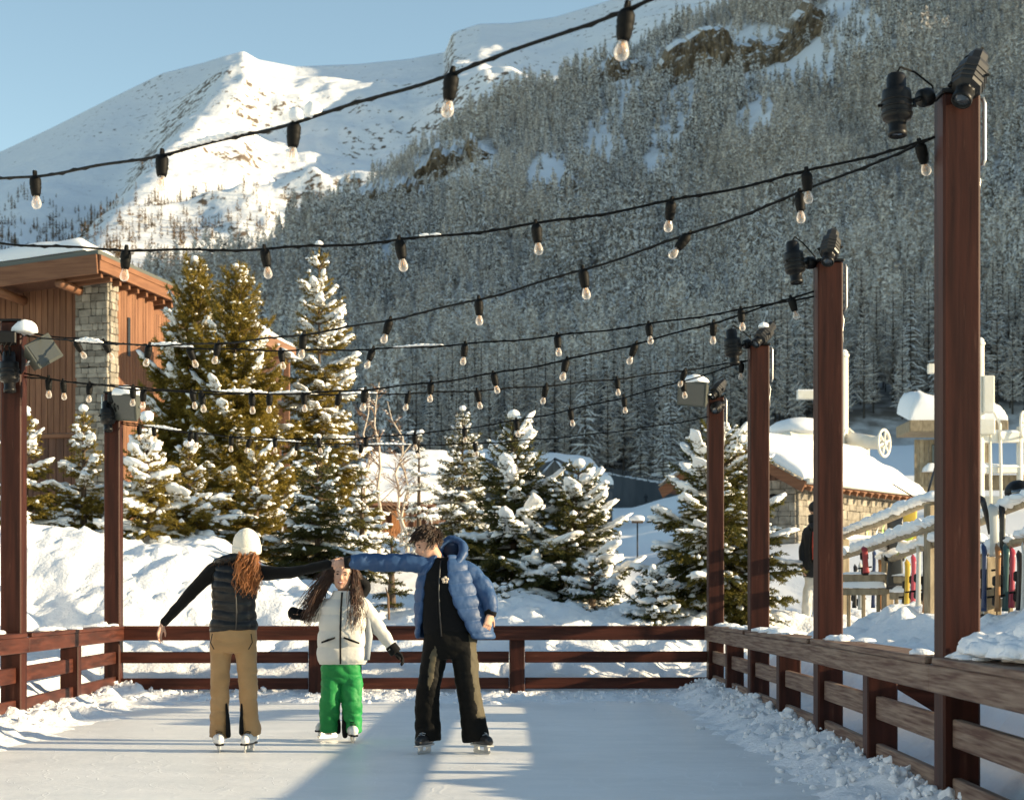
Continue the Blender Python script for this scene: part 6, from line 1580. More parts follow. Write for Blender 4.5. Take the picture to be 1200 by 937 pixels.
def skate(b, toe, top, m, label=None, yaw=0.0, L=.29):
    """ice skate: toe/heel positions from centre point on the ice, boot above a steel blade"""
    c = np.asarray(b, float); root = b_root[0]
    Rm = rotz(yaw)
    def T(p): return np.asarray(p, float) @ Rm.T + c       # local -y = towards the toe
    mb = MB(); hl = L / 2
    mb.tube(T([[0, hl - .015, .115], [0, .02, .105], [0, -.06, .105], [0, -hl + .03, .098], [0, -hl, .092]]), [.040, .043, .047, .043, .022], 12, b=[.045, .05, .043, .034, .02], ref=(1, 0, 0))
    mb.tube(T([[0, .075, .10], [0, .072, .18], [0, .070, top]]), [.042, .042, .05], 12, b=[.052, .055, .06], ref=(0, 1, 0))
    o = finish(mb, 'ice_skate', m, root, .008, 2)
    s = MB(); s.box(T([0, 0, .068]), (.066, L * .96, .018), Rm, .006); s.build('sole', M_black if m is not M_skate_black else M_steel, o)
    bl = MB(); z0 = .004
    bl.add(T([[x, y, z] for x in (-.0025, .0025) for y, z in ((-hl * .95, z0 + .018), (-hl * .8, z0), (hl * .85, z0), (hl * .98, z0 + .012), (hl * .95, .026), (-hl * .9, .030))]), [[0, 1, 4, 5], [1, 2, 3, 4], [11, 10, 7, 6], [10, 9, 8, 7], [0, 6, 7, 1], [1, 7, 8, 2], [2, 8, 9, 3], [3, 9, 10, 4], [4, 10, 11, 5], [5, 11, 6, 0]])
    for y in (-hl * .55, hl * .6): bl.box(T([0, y, .045]), (.02, .07, .040), Rm, .004)
    bl.build('blade', M_steel, o)
    lc = MB()
    for k in range(5): y = -.055 + k * .022; z = .15 + k * .012; lc.tube(T([[-.024, y, z - .004], [0, y - .008, z + .002], [.024, y, z - .004]]), .0035, 5)
    lc.build('lace', M_black if m is not M_skate_black else M_steel, o)
    return o
b_root = [None]
M_skate_white = mat('white_leather', (.74, .73, .70), .35, .5); M_skate_black = mat('black_leather', (.018, .018, .019), .35, .5)
def strands(mb, roots, dirs, lens, grav, n=8, r=.004, wav=0.0, curl=0.0, seed=0, m=0):
    rg = np.random.default_rng(seed)
    for p, d, L in zip(roots, dirs, lens):
        s = np.linspace(0, 1, n)[:, None]; d = unit(d); w = rg.normal(0, 1, 3); ph = rg.uniform(0, 6.28)
        q = p + d * L * s * (1 - .35 * s) + np.asarray(grav) * L * s ** 1.6 + wav * np.sin(s * 5 + ph) * w * s
        if curl:
            a = np.cross(unit(q[-1] - q[0]), (0, 1.0, 0.2)); a = unit(a); b2 = unit(np.cross(unit(q[-1] - q[0]), a)); th = s * L / curl * 1.5 + ph
            q = q + (a * np.cos(th) + b2 * np.sin(th)) * curl * .52 * np.clip(s * 5, 0, 1)
        mb.tube(q, np.linspace(r, r * .45, n), 4, m=m, cap=False)

# ---- woman in the cream hat --------------------------------------------------------------
def woman():
    B = Body('person in cream beanie, black padded vest and tan trousers on white ice skates', 14.7, 880)
    root = B.start(273, 880); b_root[0] = root; W, k = B.W, B.k
    sk = MB(); hc = W(289.5, 646, -.02); hh = .225
    T, Rm = head(sk, hc, hh, R(35), R(34), R(6))
    sk.tube([W(277, 668, .02), W(283, 660, .01), hc - [0, 0, .03]], [.058, .054, .05], 12)
    B.rows(sk, [(742, 250, 298, .09), (725, 254, 296, .085), (700, 254, 297, .095), (680, 255, 301, .10), (668, 260, 298, .08), (662, 268, 290, .06)])
    for pts in ([(257, 666, .02, 6.0), (222, 697, 0, 5.0), (192, 731, -.03, 3.6)], [(300, 670, .02, 6.0), (345, 670, 0, 5.0), (386, 660.5, -.02, 3.8)], [(262, 742, 0, 9), (260, 800, -.02, 7), (257, 862, 0, 5)], [(286, 742, 0, 9), (289, 800, -.02, 7), (292, 862, 0, 5)]): B.limb(sk, pts)
    hand(sk, W(191.5, 731, -.03), (-.30, -.25, -1), (.9, -.4, -.2), .165, (.35, .3, .3, .45), -1)
    hand(sk, W(386, 660, -.02), (1, -.05, -.02), (-.1, .75, -.6), .165, .75, 1)
    finish(sk, 'body', M_skin, root, .006, 2)
    jk = MB()
    B.rows(jk, [(739, 246, 302, .125, 0, -2), (733, 245.5, 302, .13, 0, -1), (722, 248, 300, .122), (712, 249, 299, .118), (700, 248.5, 300, .125), (688, 248, 302, .135), (677, 249, 305, .13, .01, 2), (668, 251, 306, .118, .02, 4), (661, 256, 303, .10, .02, 6), (655, 263, 297, .085, .02, 5), (650, 268, 292, .07, .02, 3)], 36)
    M_vest = mat('black_padded_vest', (.009, .009, .0095), .36, .3)
    def puff(v, n):
        z = v[:, 2] + .012 * np.sin(v[:, 0] * 14); return .011 * (np.abs(np.sin((z - .2) * math.pi / .075)) ** .5 - .7) + .004 * fbm(v[:, 0] * 16, v[:, 1] * 16, v[:, 2] * 16, 3, 4)
    jo = finish(jk, 'padded_vest', M_vest, root, .008, 2, puff)
    z = MB(); z.tube([W(279.5, 738, -.136), W(280, 715, -.132), W(279.5, 690, -.15), W(279, 672, -.132)], .006, 6); z.build('zip', M_steel_dark, jo, True)
    sl = MB()
    B.limb(sl, [(262, 664, .02, 10), (250, 668, .02, 10), (236, 681, .01, 8.4), (221, 698, 0, 7.2), (206, 714, -.02, 6.3), (193, 729, -.03, 5.4)])
    M_knit = mat('black_knit', (.009, .0085, .008), .85, .1, sheen=.1, bump=.3, bscale=160)
    finish(sl, 'sleeve', M_knit, root, .008, 3, wrinkle(.006, 11, 3))
    sl = MB(); B.limb(sl, [(293, 668, .02, 9.5), (304, 671, .02, 9), (322, 671.5, .01, 8), (345, 670, 0, 7), (366, 665, -.01, 6), (386, 661, -.02, 5.2)])
    finish(sl, 'sleeve', M_knit, root, .008, 3, wrinkle(.006, 11, 5))
    tr = MB()
    B.rows(tr, [(764, 247, 300, .10), (757, 246.5, 300.5, .115), (748, 246, 301, .12), (738, 247, 301, .115), (731, 249, 299, .10)], 32)
    B.limb(tr, [(259.5, 752, 0, 13.2), (258.5, 775, 0, 12.3), (258, 798, -.02, 11), (258, 818, -.01, 10.6), (257.5, 842, .0, 11.2), (257, 863, .02, 12.6)], 20, hem=True)
    B.limb(tr, [(287.5, 752, 0, 13.2), (289, 775, -.01, 12.2), (291, 798, -.03, 11), (291, 818, -.01, 10.4), (292.5, 842, .0, 10.8), (294, 861, .02, 12.0)], 20, hem=True)
    M_tan = mat('tan_trousers', (.32, .19, .082), .75, .2, (.38, .235, .11), 5.0, sheen=.15, bump=.15, bscale=90)
    to = finish(tr, 'trousers', M_tan, root, .008, 2, lambda v, n: .010 * (np.abs(fbm(v[:, 0] * 5 + v[:, 2] * 2, v[:, 1] * 5, v[:, 2] * 11, 3, 8)) - .3) * (1.3 - sstep(.3, 1.0, v[:, 2]) * .5))
    for a_ in ([(252, 742), (250, 752), (254, 760)], [(297, 742), (298.5, 752), (294, 760)]):
        q = MB(); q.tube([W(*z_, -.135) for z_ in a_], .004, 5); q.build('pocket_seam', M_black_cloth, to, True)
    g = MB()
    B.limb(g, [(266.5, 824, -.055, 1.2), (268.5, 845, -.06, 2.6), (269, 861, -.06, 3.1)], 12, flat=1.4)
    B.limb(g, [(284.5, 824, -.055, 1.2), (284, 845, -.06, 2.4), (284, 858, -.06, 2.8)], 12, flat=1.4)
    finish(g, 'gaiter', M_black_cloth, to, .007, 1)
    skate(W(257.5, 880.4, -.05), 0, .2, M_skate_white, yaw=R(12)); skate(W(292.5, 880.4, -.03), 0, .2, M_skate_white, yaw=R(-8))
    ht = MB(); Rh = Rm
    prof = [(.46, -.10), (.48, -.06), (.485, .0), (.485, .12), (.48, .22), (.45, .38), (.37, .54), (.24, .67), (.11, .735), (0, .75)]
    ht.lathe(np.array(prof) * hh * 1.0, 40, T([0, .05, .06]), rotz(R(20)) @ rotx(R(14)) @ roty(R(-4)))
    M_cream_knit = mat('cream_knit', (.80, .75, .64), .9, .2, sheen=.3, bump=.5, bscale=120)
    ho = ht.build('beanie', M_cream_knit, root, True)
    cf = MB(); cf.lathe(np.array([(.46, -.14), (.50, -.13), (.515, -.04), (.515, .10), (.50, .15), (.46, .15)]) * hh, 40, T([0, .05, .06]), rotz(R(20)) @ rotx(R(14)) @ roty(R(-4))); cf.build('turned_cuff', M_cream_knit, ho, True)
    # curly ginger hair
    rg = np.random.default_rng(5); rt, dr, ln = [], [], []
    for _ in range(900):
        x = rg.uniform(282, 302); p = W(x, rg.uniform(646, 656), rg.uniform(-.13, .02)); rt.append(p)
        dr.append(np.array([(x - 291) / 120 + rg.normal(.0, .07), rg.normal(-.25, .2), -.8])); ln.append(rg.uniform(.10, .25))
    hb = MB(); strands(hb, rt, np.array(dr), ln, (.03, -.05, -.60), 26, .0024, .02, .028, 3)
    for _ in range(9): hb.blob(W(rg.uniform(283, 299), rg.uniform(652, 668), -.05), (.035, .035, .045), seed=_, amp=.3, sub=2)
    M_ginger = mat('ginger_hair', (.22, .075, .022), .45, .4, (.42, .17, .055), 25.0); hb.build('hair', M_ginger, root, True)
    fu = MB(); rg = np.random.default_rng(6)
    for q in range(26):
        a = q / 26 * 2 * math.pi; c = W(276 + 21 * math.cos(a), 656 - 4 * math.cos(a) + 3 * math.sin(a), .02 + .10 * math.sin(a)); fu.blob(c, (.04, .04, .038), seed=q, amp=.25, sub=2)
    fo = finish(fu, 'hood', M_vest, root, .009, 2)
    ff = MB(); rt = [W(276 + 22 * math.cos(a) * rg.uniform(.85, 1.1), 654 - 6 * math.cos(a), .02 + .11 * math.sin(a)) for a in rg.uniform(1.2, 5.0, 260)]
    strands(ff, rt, rg.normal(0, 1, (260, 3)) + [0, -.2, .6], rg.uniform(.04, .09, 260), (0, 0, -.2), 5, .004, 0, 0, 2); ff.build('fur_trim', mat('brown_fur', (.09, .05, .03), .8, .2), fo, True)
M_steel_dark = mat('dark_zip', (.05, .05, .05), .35, .5, metal=.5)
M_black_cloth = mat('black_cloth', (.008, .008, .0085), .85, .1, sheen=.05, bump=.2, bscale=90)
woman()
# ---- girl in the white jacket ------------------------------------------------------------
def girl():
    B = Body('person with long brown hair in white quilted jacket and green trousers on skates', 15.75, 868)
    root = B.start(399, 868); b_root[0] = root; W, k = B.W, B.k
    sk = MB(); hc = W(402, 674.5, .0); hh = .232; T, Rm = head(sk, hc, hh, R(-4), R(-2), R(6))
    sk.tube([W(402, 703, .03), W(402, 694, .02), hc - [0, -.02, .04]], [.055, .048, .048], 12)
    B.rows(sk, [(790, 382, 424, .09), (765, 384, 422, .085), (735, 384, 424, .09), (715, 384, 424, .09), (703, 388, 420, .07), (697, 394, 412, .05)])
    for pts in ([(386, 709, .02, 5.5), (374, 719, .10, 5), (352, 720, .06, 3.6)], [(420, 708, .02, 5.5), (438, 731, .01, 5), (461, 762, -.03, 3.6)], [(391, 790, 0, 9), (389, 825, -.03, 7), (384, 856, .06, 5)], [(413, 790, 0, 9), (413, 825, -.03, 7), (414, 858, 0, 5)]): B.limb(sk, pts)
    hand(sk, W(353, 720, .06), (-1, -.1, .1), (0, -.2, -1), .15, .9, 1); hand(sk, W(461, 761, -.03), (.75, -.1, -.6), (-.6, -.2, -.7), .15, .5, 1)
    finish(sk, 'body', M_skin, root, .006, 2); face_parts(root, T, Rm, hh, True)
    M_wj = mat('white_quilted_jacket', (.66, .64, .58), .55, .3, bump=.1, bscale=50, sheen=.1)
    jk = MB()
    B.rows(jk, [(778, 374, 430, .12), (772, 372.5, 431.5, .145), (760, 372, 432, .155), (747, 372.5, 431, .15), (735, 374, 430, .15), (722, 375, 430, .15), (711, 377, 428, .135), (704, 382, 423, .115, .01), (698, 388, 417, .095, .01), (692, 391, 413, .085, .01)], 36)
    def puff(v, n): return .012 * (np.abs(np.sin((v[:, 2] - .12) * math.pi / .135)) ** .45 - .75) + .005 * fbm(v[:, 0] * 10, v[:, 1] * 10, v[:, 2] * 12, 3, 4)
    jo = finish(jk, 'quilted_jacket', M_wj, root, .008, 2, puff)
    for pts in ([(386, 709, .03, 9.5), (377, 714, .08, 9.0), (370, 720, .12, 8), (361, 722, .10, 7), (356, 721.5, .08, 6.4)], [(419, 706, .02, 10.5), (429, 715, .02, 9.8), (440, 731, .01, 8.6), (452, 747, -.01, 7.4), (461, 760, -.03, 6.2)]):
        s = MB(); B.limb(s, pts, 18, 10, .10, 9); finish(s, 'jacket_sleeve', M_wj, root, .008, 2, wrinkle(.006, 12, 7))
    z = MB(); z.tube([W(401, 777, -.158), W(401, 760, -.17), W(401, 735, -.163), W(401.5, 712, -.148), W(402, 694, -.085)], .008, 6); z.build('zip', M_black_cloth, jo, True)
    for a, b in (((379, 752), (395, 746.5)), ((405, 746.5), (423, 753))): z = MB(); z.tube([W(*a, -.158), W((a[0] + b[0]) / 2, (a[1] + b[1]) / 2, -.168), W(*b, -.164)], [.008, .011, .008], 6); z.build('pocket_zip', M_black_cloth, jo, True)
    z = MB(); z.tube([W(431, 722, -.03), W(433, 745, -.05), W(430, 772, -.07)], [.02, .032, .028], 10); z.build('side_panel', mat('pale_grey_panel', (.30, .33, .36), .6, .3), jo, True)
    hd = MB()
    for q in range(14): a = -1.9 + q / 13 * 3.9; hd.blob(W(411 + 16 * math.cos(a), 688 - 12 * math.sin(a) * .9, .06 + .05 * math.cos(a)), (.05, .06, .045), seed=q, amp=.1, sub=2)
    finish(hd, 'hood', M_black_cloth, root, .009, 3)
    M_green = mat('green_trousers', (.012, .20, .045), .6, .3, (.016, .25, .06), 5.0, bump=.1, bscale=60)
    tr = MB()
    B.rows(tr, [(800, 378, 424, .10), (790, 377, 424.5, .115), (780, 377, 424, .12), (770, 379, 423, .11), (765, 381, 421, .10)], 32)
    B.limb(tr, [(389, 788, 0, 12.3), (388.5, 805, -.03, 12.4), (387.5, 824, -.05, 11.6), (386.5, 840, .0, 11.4), (385.5, 855, .04, 11.2)], 20, hem=True)
    B.limb(tr, [(412, 788, 0, 12.3), (412.5, 805, -.03, 12.2), (413, 824, -.05, 11.6), (413, 842, -.01, 11.4), (413.5, 858, 0, 11)], 20, hem=True)
    to = finish(tr, 'trousers', M_green, root, .008, 2, lambda v, n: .017 * (np.abs(fbm(v[:, 0] * 6 + v[:, 2] * 3, v[:, 1] * 6, v[:, 2] * 10, 3, 18)) - .3))
    g = MB(); B.limb(g, [(395.5, 834, -.03, 1.5), (396.5, 848, .0, 3.2), (396, 857, .02, 3.2)], 12); B.limb(g, [(403.5, 834, -.06, 1.5), (404, 850, -.06, 3.2), (405, 861, -.05, 3.4)], 12); finish(g, 'gaiter', M_black_cloth, to, .007, 1)
    skate(W(381, 866.5, .18), 0, .22, M_skate_white, yaw=R(-40), L=.25); skate(W(414, 869.5, -.07), 0, .2, M_skate_white, yaw=R(12), L=.25)
    M_brown = mat('brown_hair', (.045, .020, .010), .4, .5, (.10, .045, .022), 20.0)
    rg = np.random.default_rng(9); hb = MB()
    cap = MB(); cap.blob(T([0, .06, .12]), np.array([.385, .42, .42]) * hh, Rm, amp=.04, sub=4, flat=.55); cap_o = None
    rt, dr, ln = [], [], []
    for _ in range(380):      # locks blown to the left of the picture
        p = T([rg.uniform(-.41, -.27), rg.uniform(-.18, .32), rg.uniform(-.1, .42)]); rt.append(p); dr.append((-.8, rg.normal(.1, .2), rg.uniform(-1.0, -.3))); ln.append(rg.uniform(.22, .42))
    strands(hb, rt, np.array(dr), ln, (-.15, -.05, -.62), 12, .0032, .03, 0, 3)
    rt, dr, ln = [], [], []
    for _ in range(210):      # locks falling over the chest on the right
        p = T([rg.uniform(.34, .43), rg.uniform(-.16, .3), rg.uniform(-.1, .40)]); rt.append(p); dr.append((rg.normal(.10, .10), -.30, -.6)); ln.append(rg.uniform(.20, .36))
    strands(hb, rt, np.array(dr), ln, (.0, -.16, -.8), 12, .0032, .03, 0, 4)
    rt, dr, ln = [], [], []
    for _ in range(320):      # parting over the crown
        s = rg.choice([-1, 1]); p = T([s * rg.uniform(.0, .06), rg.uniform(-.22, .3), .51 - rg.uniform(0, .02)]); rt.append(p); dr.append((s * 1.0, .15, .05)); ln.append(rg.uniform(.13, .20))
    strands(hb, rt, np.array(dr), ln, (0, 0, -.75), 10, .0035, .01, 0, 5)
    hb.add(*cap.arrays()[:1], cap.arrays()[1][0]); hb.build('hair', M_brown, root, True)
    gl = MB(); gl.blob(W(343.5, 718.5, .05), (.052, .06, .055), seed=3, amp=.12, sub=3); gl.tube([W(347, 719, .05), W(357, 721, .075)], [.045, .05], 12)
    finish(gl, 'glove', M_black_cloth, root, .007, 2, wrinkle(.004, 20, 2))
    gl = MB(); hand(gl, W(461, 760.5, -.03), (.75, -.1, -.6), (-.6, -.2, -.7), .175, .55, 1); gl.tube([W(458, 756, -.03), W(464, 764, -.03)], [.045, .047], 12)
    v, n, f = fuse(gl, .006, 2); v = v + n * .006; MB().add(v, f).build('glove', M_black_cloth, root, True)
girl()
# ---- man in the blue jacket ---------------------------------------------------------------
def man():
    B = Body('person with dark tousled hair in open blue puffer jacket and black trousers, reaching left', 14.5, 882)
    root = B.start(530, 882); b_root[0] = root; W, k = B.W, B.k
    sk = MB(); hc = W(501, 637.5, .0); hh = .238; T, Rm = head(sk, hc, hh, R(-66), R(20), R(8))
    sk.tube([W(517, 664, .03), W(511, 655, .02), hc + [.02, 0, -.03]], [.066, .060, .056], 12)
    B.rows(sk, [(750, 500, 556, .10), (720, 500, 548, .095), (690, 498, 545, .105), (668, 500, 546, .10), (660, 506, 538, .07)])
    for pts in ([(501, 664, 0, 7), (455, 660, 0, 6), (411, 659, -.02, 4.2)], [(547, 668, .02, 7), (571, 695, .0, 6), (575, 722, -.06, 4.2)], [(512, 750, 0, 11), (503, 806, -.03, 8), (499, 864, 0, 5.5)], [(542, 750, 0, 11), (548, 806, -.03, 8), (560, 864, 0, 5.5)]): B.limb(sk, pts)
    hand(sk, W(410, 659, -.02), (-1, .0, -.05), (.1, .75, -.6), .18, .7, -1); hand(sk, W(574.5, 719, -.07), (-.22, -.2, -1), (-.6, .8, -.1), .18, (.5, .55, .6, .6), 1)
    finish(sk, 'body', M_skin, root, .006, 2); face_parts(root, T, Rm, hh)
    sh = MB()
    B.rows(sh, [(748, 497, 557, .115), (735, 495, 552, .125), (718, 494, 546, .125), (700, 493, 543, .13), (682, 492, 544, .13), (670, 494, 544, .12, .01), (663, 499, 540, .10, .015), (657, 505, 532, .085, .02), (653, 508, 526, .078, .02)], 32)
    so = finish(sh, 'black_top', M_black_cloth, root, .008, 2, wrinkle(.007, 8, 5))
    z = MB(); z.tube([W(518, 745, -.13), W(516, 715, -.135), W(515, 690, -.138), W(516, 668, -.12), W(517, 657, -.075)], .006, 6); z.build('zip', M_steel_dark, so, True)
    bd = MB()
    c = W(522.5, 679.5, -.14)
    for q in range(5): a = math.pi / 2 + q * 1.2566; bd.blob(c + np.array([math.cos(a) * .017, 0, math.sin(a) * .017]), (.013, .006, .013), amp=0, sub=2)
    bd.build('star_badge', mat('pale_badge', (.62, .50, .38), .5, .4), so, True)
    M_blue = mat('blue_puffer', (.027, .063, .15), .5, .3, (.034, .08, .185), 4.0, bump=.08, bscale=50)
    # open jacket: hollow shell hanging from the shoulders, split along the front
    def shell(rows, a0, a1, th=.035, n=40):
        O, I = [], []
        for r_ in rows:
            py, xl, xr, hd = r_[:4]; b0, b1 = (r_[4], r_[5]) if len(r_) > 5 else (a0, a1)
            an = np.linspace(b0, b1, n); ce = W((xl + xr) / 2, py, .015); hw = (xr - xl) / 2 * k
            for lst, dd in ((O, 0), (I, th)): lst.append(np.stack([ce[0] + (hw - dd) * np.cos(an), ce[1] + (hd - dd) * np.sin(an), np.full(n, ce[2])], 1))
        O, I = np.array(O), np.array(I); m = MB(); a, b = len(rows), n
        ring = np.concatenate([O, I[:, ::-1]], 1); N = ring.shape[1]
        i = np.arange(a - 1)[:, None] * N; j = np.arange(N)[None]; j2 = (j + 1) % N
        m.add(ring.reshape(-1, 3), np.stack([i + j, i + j2, i + N + j2, i + N + j], -1).reshape(-1, 4))
        for rr, fl in ((0, 1), (a - 1, 0)):
            f = [[rr * N + q, rr * N + q + 1, rr * N + N - 2 - q, rr * N + N - 1 - q] for q in range(n - 1)]
            m.F.append(np.array(f)[:, ::-1] if fl else np.array(f)); m.M.append(np.zeros(len(f), np.int32))
        return m
    A0, A1 = R(-70), R(180 + 62)
    rows_ = [(748, 487, 581, .165, R(-62), R(180 + 5)), (742, 486, 580, .175, R(-66), R(180 + 18)), (728, 485, 576, .178, R(-72), R(180 + 30)), (712, 485.5, 570, .175, R(-80), R(180 + 36)), (697, 486, 564, .172, R(-84), R(180 + 40)), (683, 487, 559, .165, R(-86), R(180 + 44)), (671, 489, 556, .15, R(-86), R(180 + 48)), (662, 494, 551, .132, R(-84), R(180 + 52)), (655, 500, 544, .115, R(-80), R(180 + 54)), (650, 505, 538, .10, R(-76), R(180 + 55))]
    jm = shell(rows_, A0, A1)
    def puff(v, n): return .012 * (np.abs(np.sin((v[:, 2] - .10 - .12 * (v[:, 0] - W(530, 700)[0])) * math.pi / .10)) ** .5 - .75) + .005 * fbm(v[:, 0] * 12, v[:, 1] * 12, v[:, 2] * 12, 3, 14)
    jo = finish(jm, 'puffer_jacket', M_blue, root, .009, 2, puff)
    for pts in ([(508, 664, .01, 11.5), (493, 660, .0, 11.5), (472, 659.5, 0, 11), (450, 659, 0, 10.4), (430, 658.5, -.01, 9.8), (412, 658.5, -.02, 9.0)], [(543, 668, .02, 13), (556, 676, .02, 12.5), (567, 690, .01, 11.6), (573, 703, -.02, 10.4), (575, 715, -.05, 9)]):
        s = MB(); B.limb(s, pts, 20, 12, .09, 8); finish(s, 'jacket_sleeve', M_blue, root, .008, 2, wrinkle(.008, 14, 11))
    for a, b in (((412, 658.5, -.02), (404, 659, -.02)), ((575, 715, -.05), (574.5, 721, -.065))): c_ = MB(); c_.tube([W(*a), W(*b)], [.052, .045], 16); c_.build('cuff', M_black_cloth, root, True)
    hd = MB()
    for q in range(18): a = -.6 + q / 17 * 4.2; hd.blob(W(528 + 15 * math.cos(a) * (1.05 if a < 1.6 else .95), 643 - 11 * math.sin(a) + 6 * max(0, -math.cos(a)), .07 + .07 * math.sin(a)), (.034, .05, .04), seed=q, amp=.06, sub=2)
    hd.tube([W(541, 636, .05), W(543, 648, .0), W(536, 660, -.06), W(528, 672, -.11)], [.035, .04, .035, .02], 12)
    ho = finish(hd, 'hood', M_blue, root, .009, 2, wrinkle(.006, 12, 3))
    li = MB(); li.blob(W(529, 646, .10), (.075, .05, .075), amp=.05, sub=3); li.build('hood_lining', mat('hood_lining', (.012, .022, .05), .7, .2), ho, True)
    M_pants = mat('black_shell_trousers', (.007, .0068, .0062), .65, .08, bump=.15, bscale=40); tr = MB()
    B.rows(tr, [(772, 496, 556, .10), (760, 495, 558, .125), (748, 496, 559, .13), (740, 497, 556, .125), (733, 499, 552, .11)], 32)
    B.limb(tr, [(511, 756, 0, 15.5), (508, 775, -.01, 15), (503.5, 800, -.05, 13.6), (501, 820, -.02, 14), (501, 845, .02, 15), (502, 868, .02, 15.4)], 22, hem=True)
    B.limb(tr, [(542, 756, 0, 16), (545, 775, -.02, 15.4), (548, 800, -.05, 14), (551, 820, -.03, 14), (555, 845, .0, 15.4), (558, 867, .01, 16)], 22, hem=True)
    dsp = lambda v, n: .010 * (np.abs(fbm(v[:, 0] * 6 + v[:, 2] * 3, v[:, 1] * 6, v[:, 2] * 9, 3, 28)) - .3)
    M_olive_lit = mat('olive_sunlit', (.085, .072, .045), .7, .2, bump=.1, bscale=50)
    v, nr, f = fuse(tr, .008, 2); v = v + nr * dsp(v, nr)[:, None]; c = v[f].mean(1)
    px = 600 + F * c[:, 0] / c[:, 1]; py = HZ - (c[:, 2] - CH) / c[:, 1] * F; wob = 2.2 * fbm(c[:, 0] * 14, c[:, 1] * 14, c[:, 2] * 14, 2, 6)
    edge = np.interp(py, [742, 770, 800, 840, 850], [549, 552, 555, 560.5, 562]) + wob           # sunlit side of the legs, put into the colour as olive
    lit_faces = ((px > edge) & (py < 842 + wob)) | (np.abs(px - np.interp(py, [760, 800], [509, 503.5]) + wob * .5) < np.interp(py, [756, 768, 795, 808], [0, 4.5, 3.4, 0])) & (c[:, 1] < 14.5)
    tb = MB(); tb.add(v, f[~lit_faces], 0); tb.F.append(f[lit_faces]); tb.M.append(np.ones(int(lit_faces.sum()), np.int32)); to = tb.build('trousers', [M_pants, M_olive_lit], root, True)
    skate(W(497.5, 882.3, -.05), 0, .2, M_skate_black, yaw=R(-18), L=.30); skate(W(565, 882.3, -.03), 0, .2, M_skate_black, yaw=R(28), L=.30)
    M_dark_hair = mat('dark_hair', (.028, .015, .009), .45, .5, (.065, .034, .018), 25.0); rg = np.random.default_rng(12); hb = MB()
    cap = MB(); cap.blob(T([0, .09, .15]), np.array([.37, .41, .40]) * hh, Rm, amp=.05, sub=4, flat=.5)
    rt, dr, ln = [], [], []
    for _ in range(1100):
        a, e = rg.uniform(0, 6.28), rg.uniform(-.25, 1.5); d = np.array([math.cos(a) * math.cos(e), math.sin(a) * math.cos(e), math.sin(e)])
        if d[1] < -.35 and d[2] < .35: continue
        p = T(np.array([0, .09, .15]) + d * [.37, .41, .38]); rt.append(p); dr.append((d * .55 + np.array([0, -.55, -.05]) + rg.normal(0, .22, 3)) @ Rm.T + [0, 0, .12]); ln.append(rg.uniform(.045, .09))
    strands(hb, rt, np.array(dr), ln, (-.10, -.05, -.35), 7, .0042, .002, 0, 3); hb.add(cap.arrays()[0], cap.arrays()[1][0]); hb.build('hair', M_dark_hair, root, True)
man()
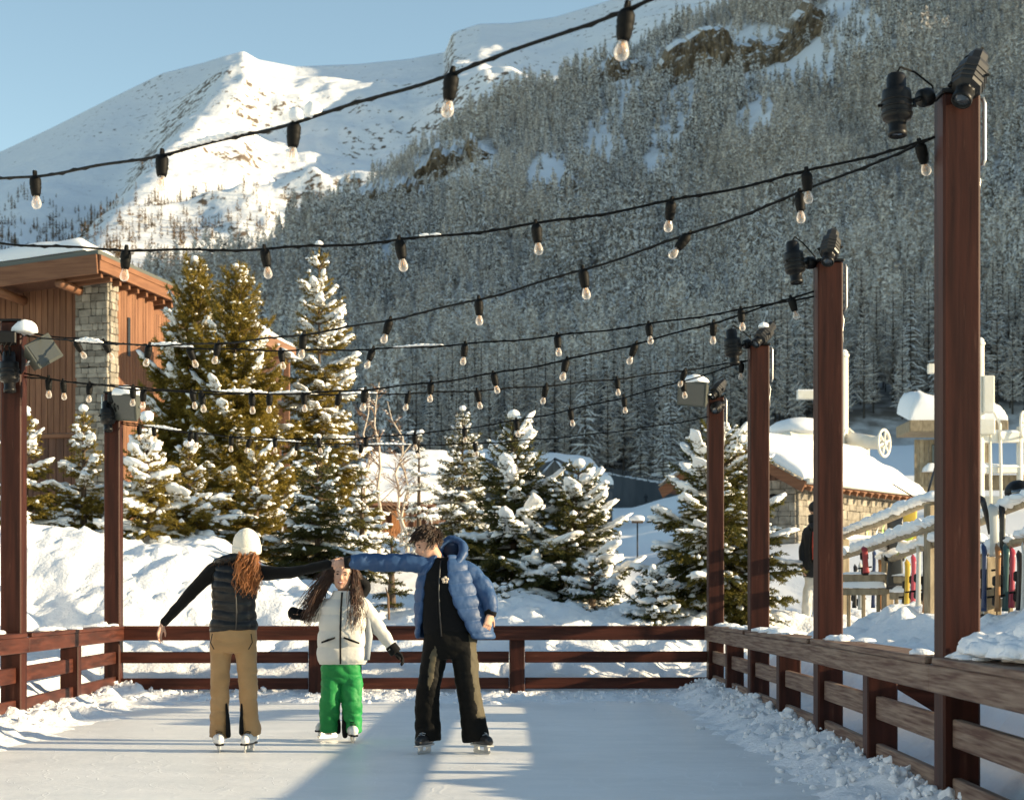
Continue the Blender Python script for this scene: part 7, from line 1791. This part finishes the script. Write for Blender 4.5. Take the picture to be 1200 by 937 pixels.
# ---- person with a backpack at the ski racks ----------------------------------------------
def backpacker():
    B = Body('person in dark jacket and white trousers seen from behind beside a timber post', 27.5, 735)
    root = B.start(953, 734); b_root[0] = root; W = B.W
    sk = MB(); hc = W(955, 597, 0); T, Rm = head(sk, hc, .23, R(170)); sk.tube([W(955, 614, .0), hc - [0, 0, .04]], [.06, .055], 10)
    B.rows(sk, [(670, 943, 967, .09), (640, 944, 966, .09), (622, 944, 966, .09), (614, 950, 960, .06)])
    for pts in ([(944, 624, 0, 3.5), (940, 645, 0, 3), (941, 664, -.04, 2.3)], [(966, 624, 0, 3.5), (970, 645, 0, 3), (969, 664, -.04, 2.3)], [(950, 670, 0, 5), (947, 700, 0, 4.2), (945, 730, 0, 3)], [(960, 670, 0, 5), (961, 700, 0, 4.2), (962, 730, 0, 3)]): B.limb(sk, pts)
    hand(sk, W(941, 664, -.04), (0, -.2, -1), (1, 0, 0), .17, .4, 1); hand(sk, W(969, 664, -.04), (0, -.2, -1), (-1, 0, 0), .17, .4, -1)
    finish(sk, 'body', M_skin, root, .008, 2)
    jk = MB(); B.rows(jk, [(676, 941.5, 968.5, .15), (660, 941, 969, .165), (640, 941, 969, .16), (626, 940, 970, .15), (618, 944, 966, .12), (612, 949, 961, .08)], 28)
    B.limb(jk, [(946, 622, 0, 5.2), (940.5, 645, 0, 4.8), (940.5, 662, -.03, 3.8)], 14); B.limb(jk, [(964, 622, 0, 5.2), (970, 645, 0, 4.8), (969.5, 662, -.03, 3.8)], 14)
    M_navy = mat('dark_jacket', (.016, .018, .022), .6, .3, bump=.1, bscale=40)
    finish(jk, 'jacket', M_navy, root, .010, 2, wrinkle(.010, 8, 3))
    h = MB(); h.blob(T([0, .02, .12]), np.array([.42, .46, .44]) * .23, Rm, amp=.02, sub=3, flat=.8); h.tube([W(955, 612, .0), W(955, 603, .01)], [.10, .10], 14); finish(h, 'hood', M_navy, root, .009, 2)
    M_white_pant = mat('white_trousers', (.62, .61, .58), .7, .2, bump=.1, bscale=40); tr = MB()
    B.rows(tr, [(688, 943, 967, .11), (678, 942.5, 967.5, .13), (668, 943, 967, .12)], 24)
    B.limb(tr, [(949.5, 682, 0, 7), (947, 703, 0, 6.4), (944.5, 730, 0, 6.6)], 16, hem=True); B.limb(tr, [(960.5, 682, 0, 7), (961.5, 703, 0, 6.4), (962.5, 730, 0, 6.6)], 16, hem=True); finish(tr, 'trousers', M_white_pant, root, .010, 2, wrinkle(.014, 8, 5))
    for x in (944.5, 962.5): m = MB(); m.tube([W(x, 733, .12), W(x, 733, .0), W(x, 733.5, -.16)], [.05, .06, .045], 12); m.build('ski_boot', M_black, root, True)
    bp = thing('backpack', 'black backpack with red and grey trim on the back of the person by the post', 'backpack', W(954, 640, -.2)); m = MB()
    B.rows(m, [(660, 947, 964, .09, -.23), (655, 945.5, 965, .11, -.24), (640, 945.5, 965, .115, -.24), (626, 946.5, 964, .10, -.23), (619, 949, 961, .06, -.21)], 24); finish(m, 'pack_body', M_black_cloth, bp, .008, 2, wrinkle(.006, 14, 2))
    m = MB(); m.tube([W(948.5, 656, -.345), W(948, 640, -.355), W(949, 624, -.325)], .012, 6); m.build('red_trim', mat('red_trim', (.40, .05, .03), .6, .3), bp, True)
    m = MB(); m.box(W(955, 648, -.355), (.16, .04, .16), None, .02); m.build('pocket', M_navy, bp)
    for x in (948, 962): m = MB(); m.tube([W(x, 622, -.20), W(x, 616, -.05), W(x + (1 if x < 955 else -1), 622, .12)], .018, 6); m.build('strap', M_black_cloth, bp, True)
backpacker()
def far_person():
    Y = 305.0; B = Body('tiny dark clad person standing far off on the blue shaded piste', Y, 598); x = 757
    z = h_base(P(x, 598, Y)[0], Y); py = HZ - (float(z) - CH) / Y * F
    root = B.start(x, py); m = MB(); s = 1 / B.k
    def W(dx, h, d=0): return P(x, py, Y) + [dx, d, h]
    m.tube([W(0, .85), W(0, 1.1), W(0, 1.35), W(0, 1.48), W(0, 1.52)], [.17, .19, .23, .15, .07], 10, b=[.12, .13, .14, .1, .06], ref=(0, 1, 0))
    for q in (-1, 1):
        m.tube([W(q * .09, .9), W(q * .11, .5), W(q * .13, .05)], [.11, .09, .07], 8); m.tube([W(q * .2, 1.42), W(q * .28, 1.15), W(q * .3, .9, -.05)], [.08, .065, .05], 8)
    m.blob(W(0, 1.65), (.10, .12, .14), amp=0, sub=2); finish(m, 'body', M_navy_far, root, .03, 2)
M_navy_far = mat('far_dark_clothes', (.02, .024, .03), .7, .2)
far_person()
cleanup_props()
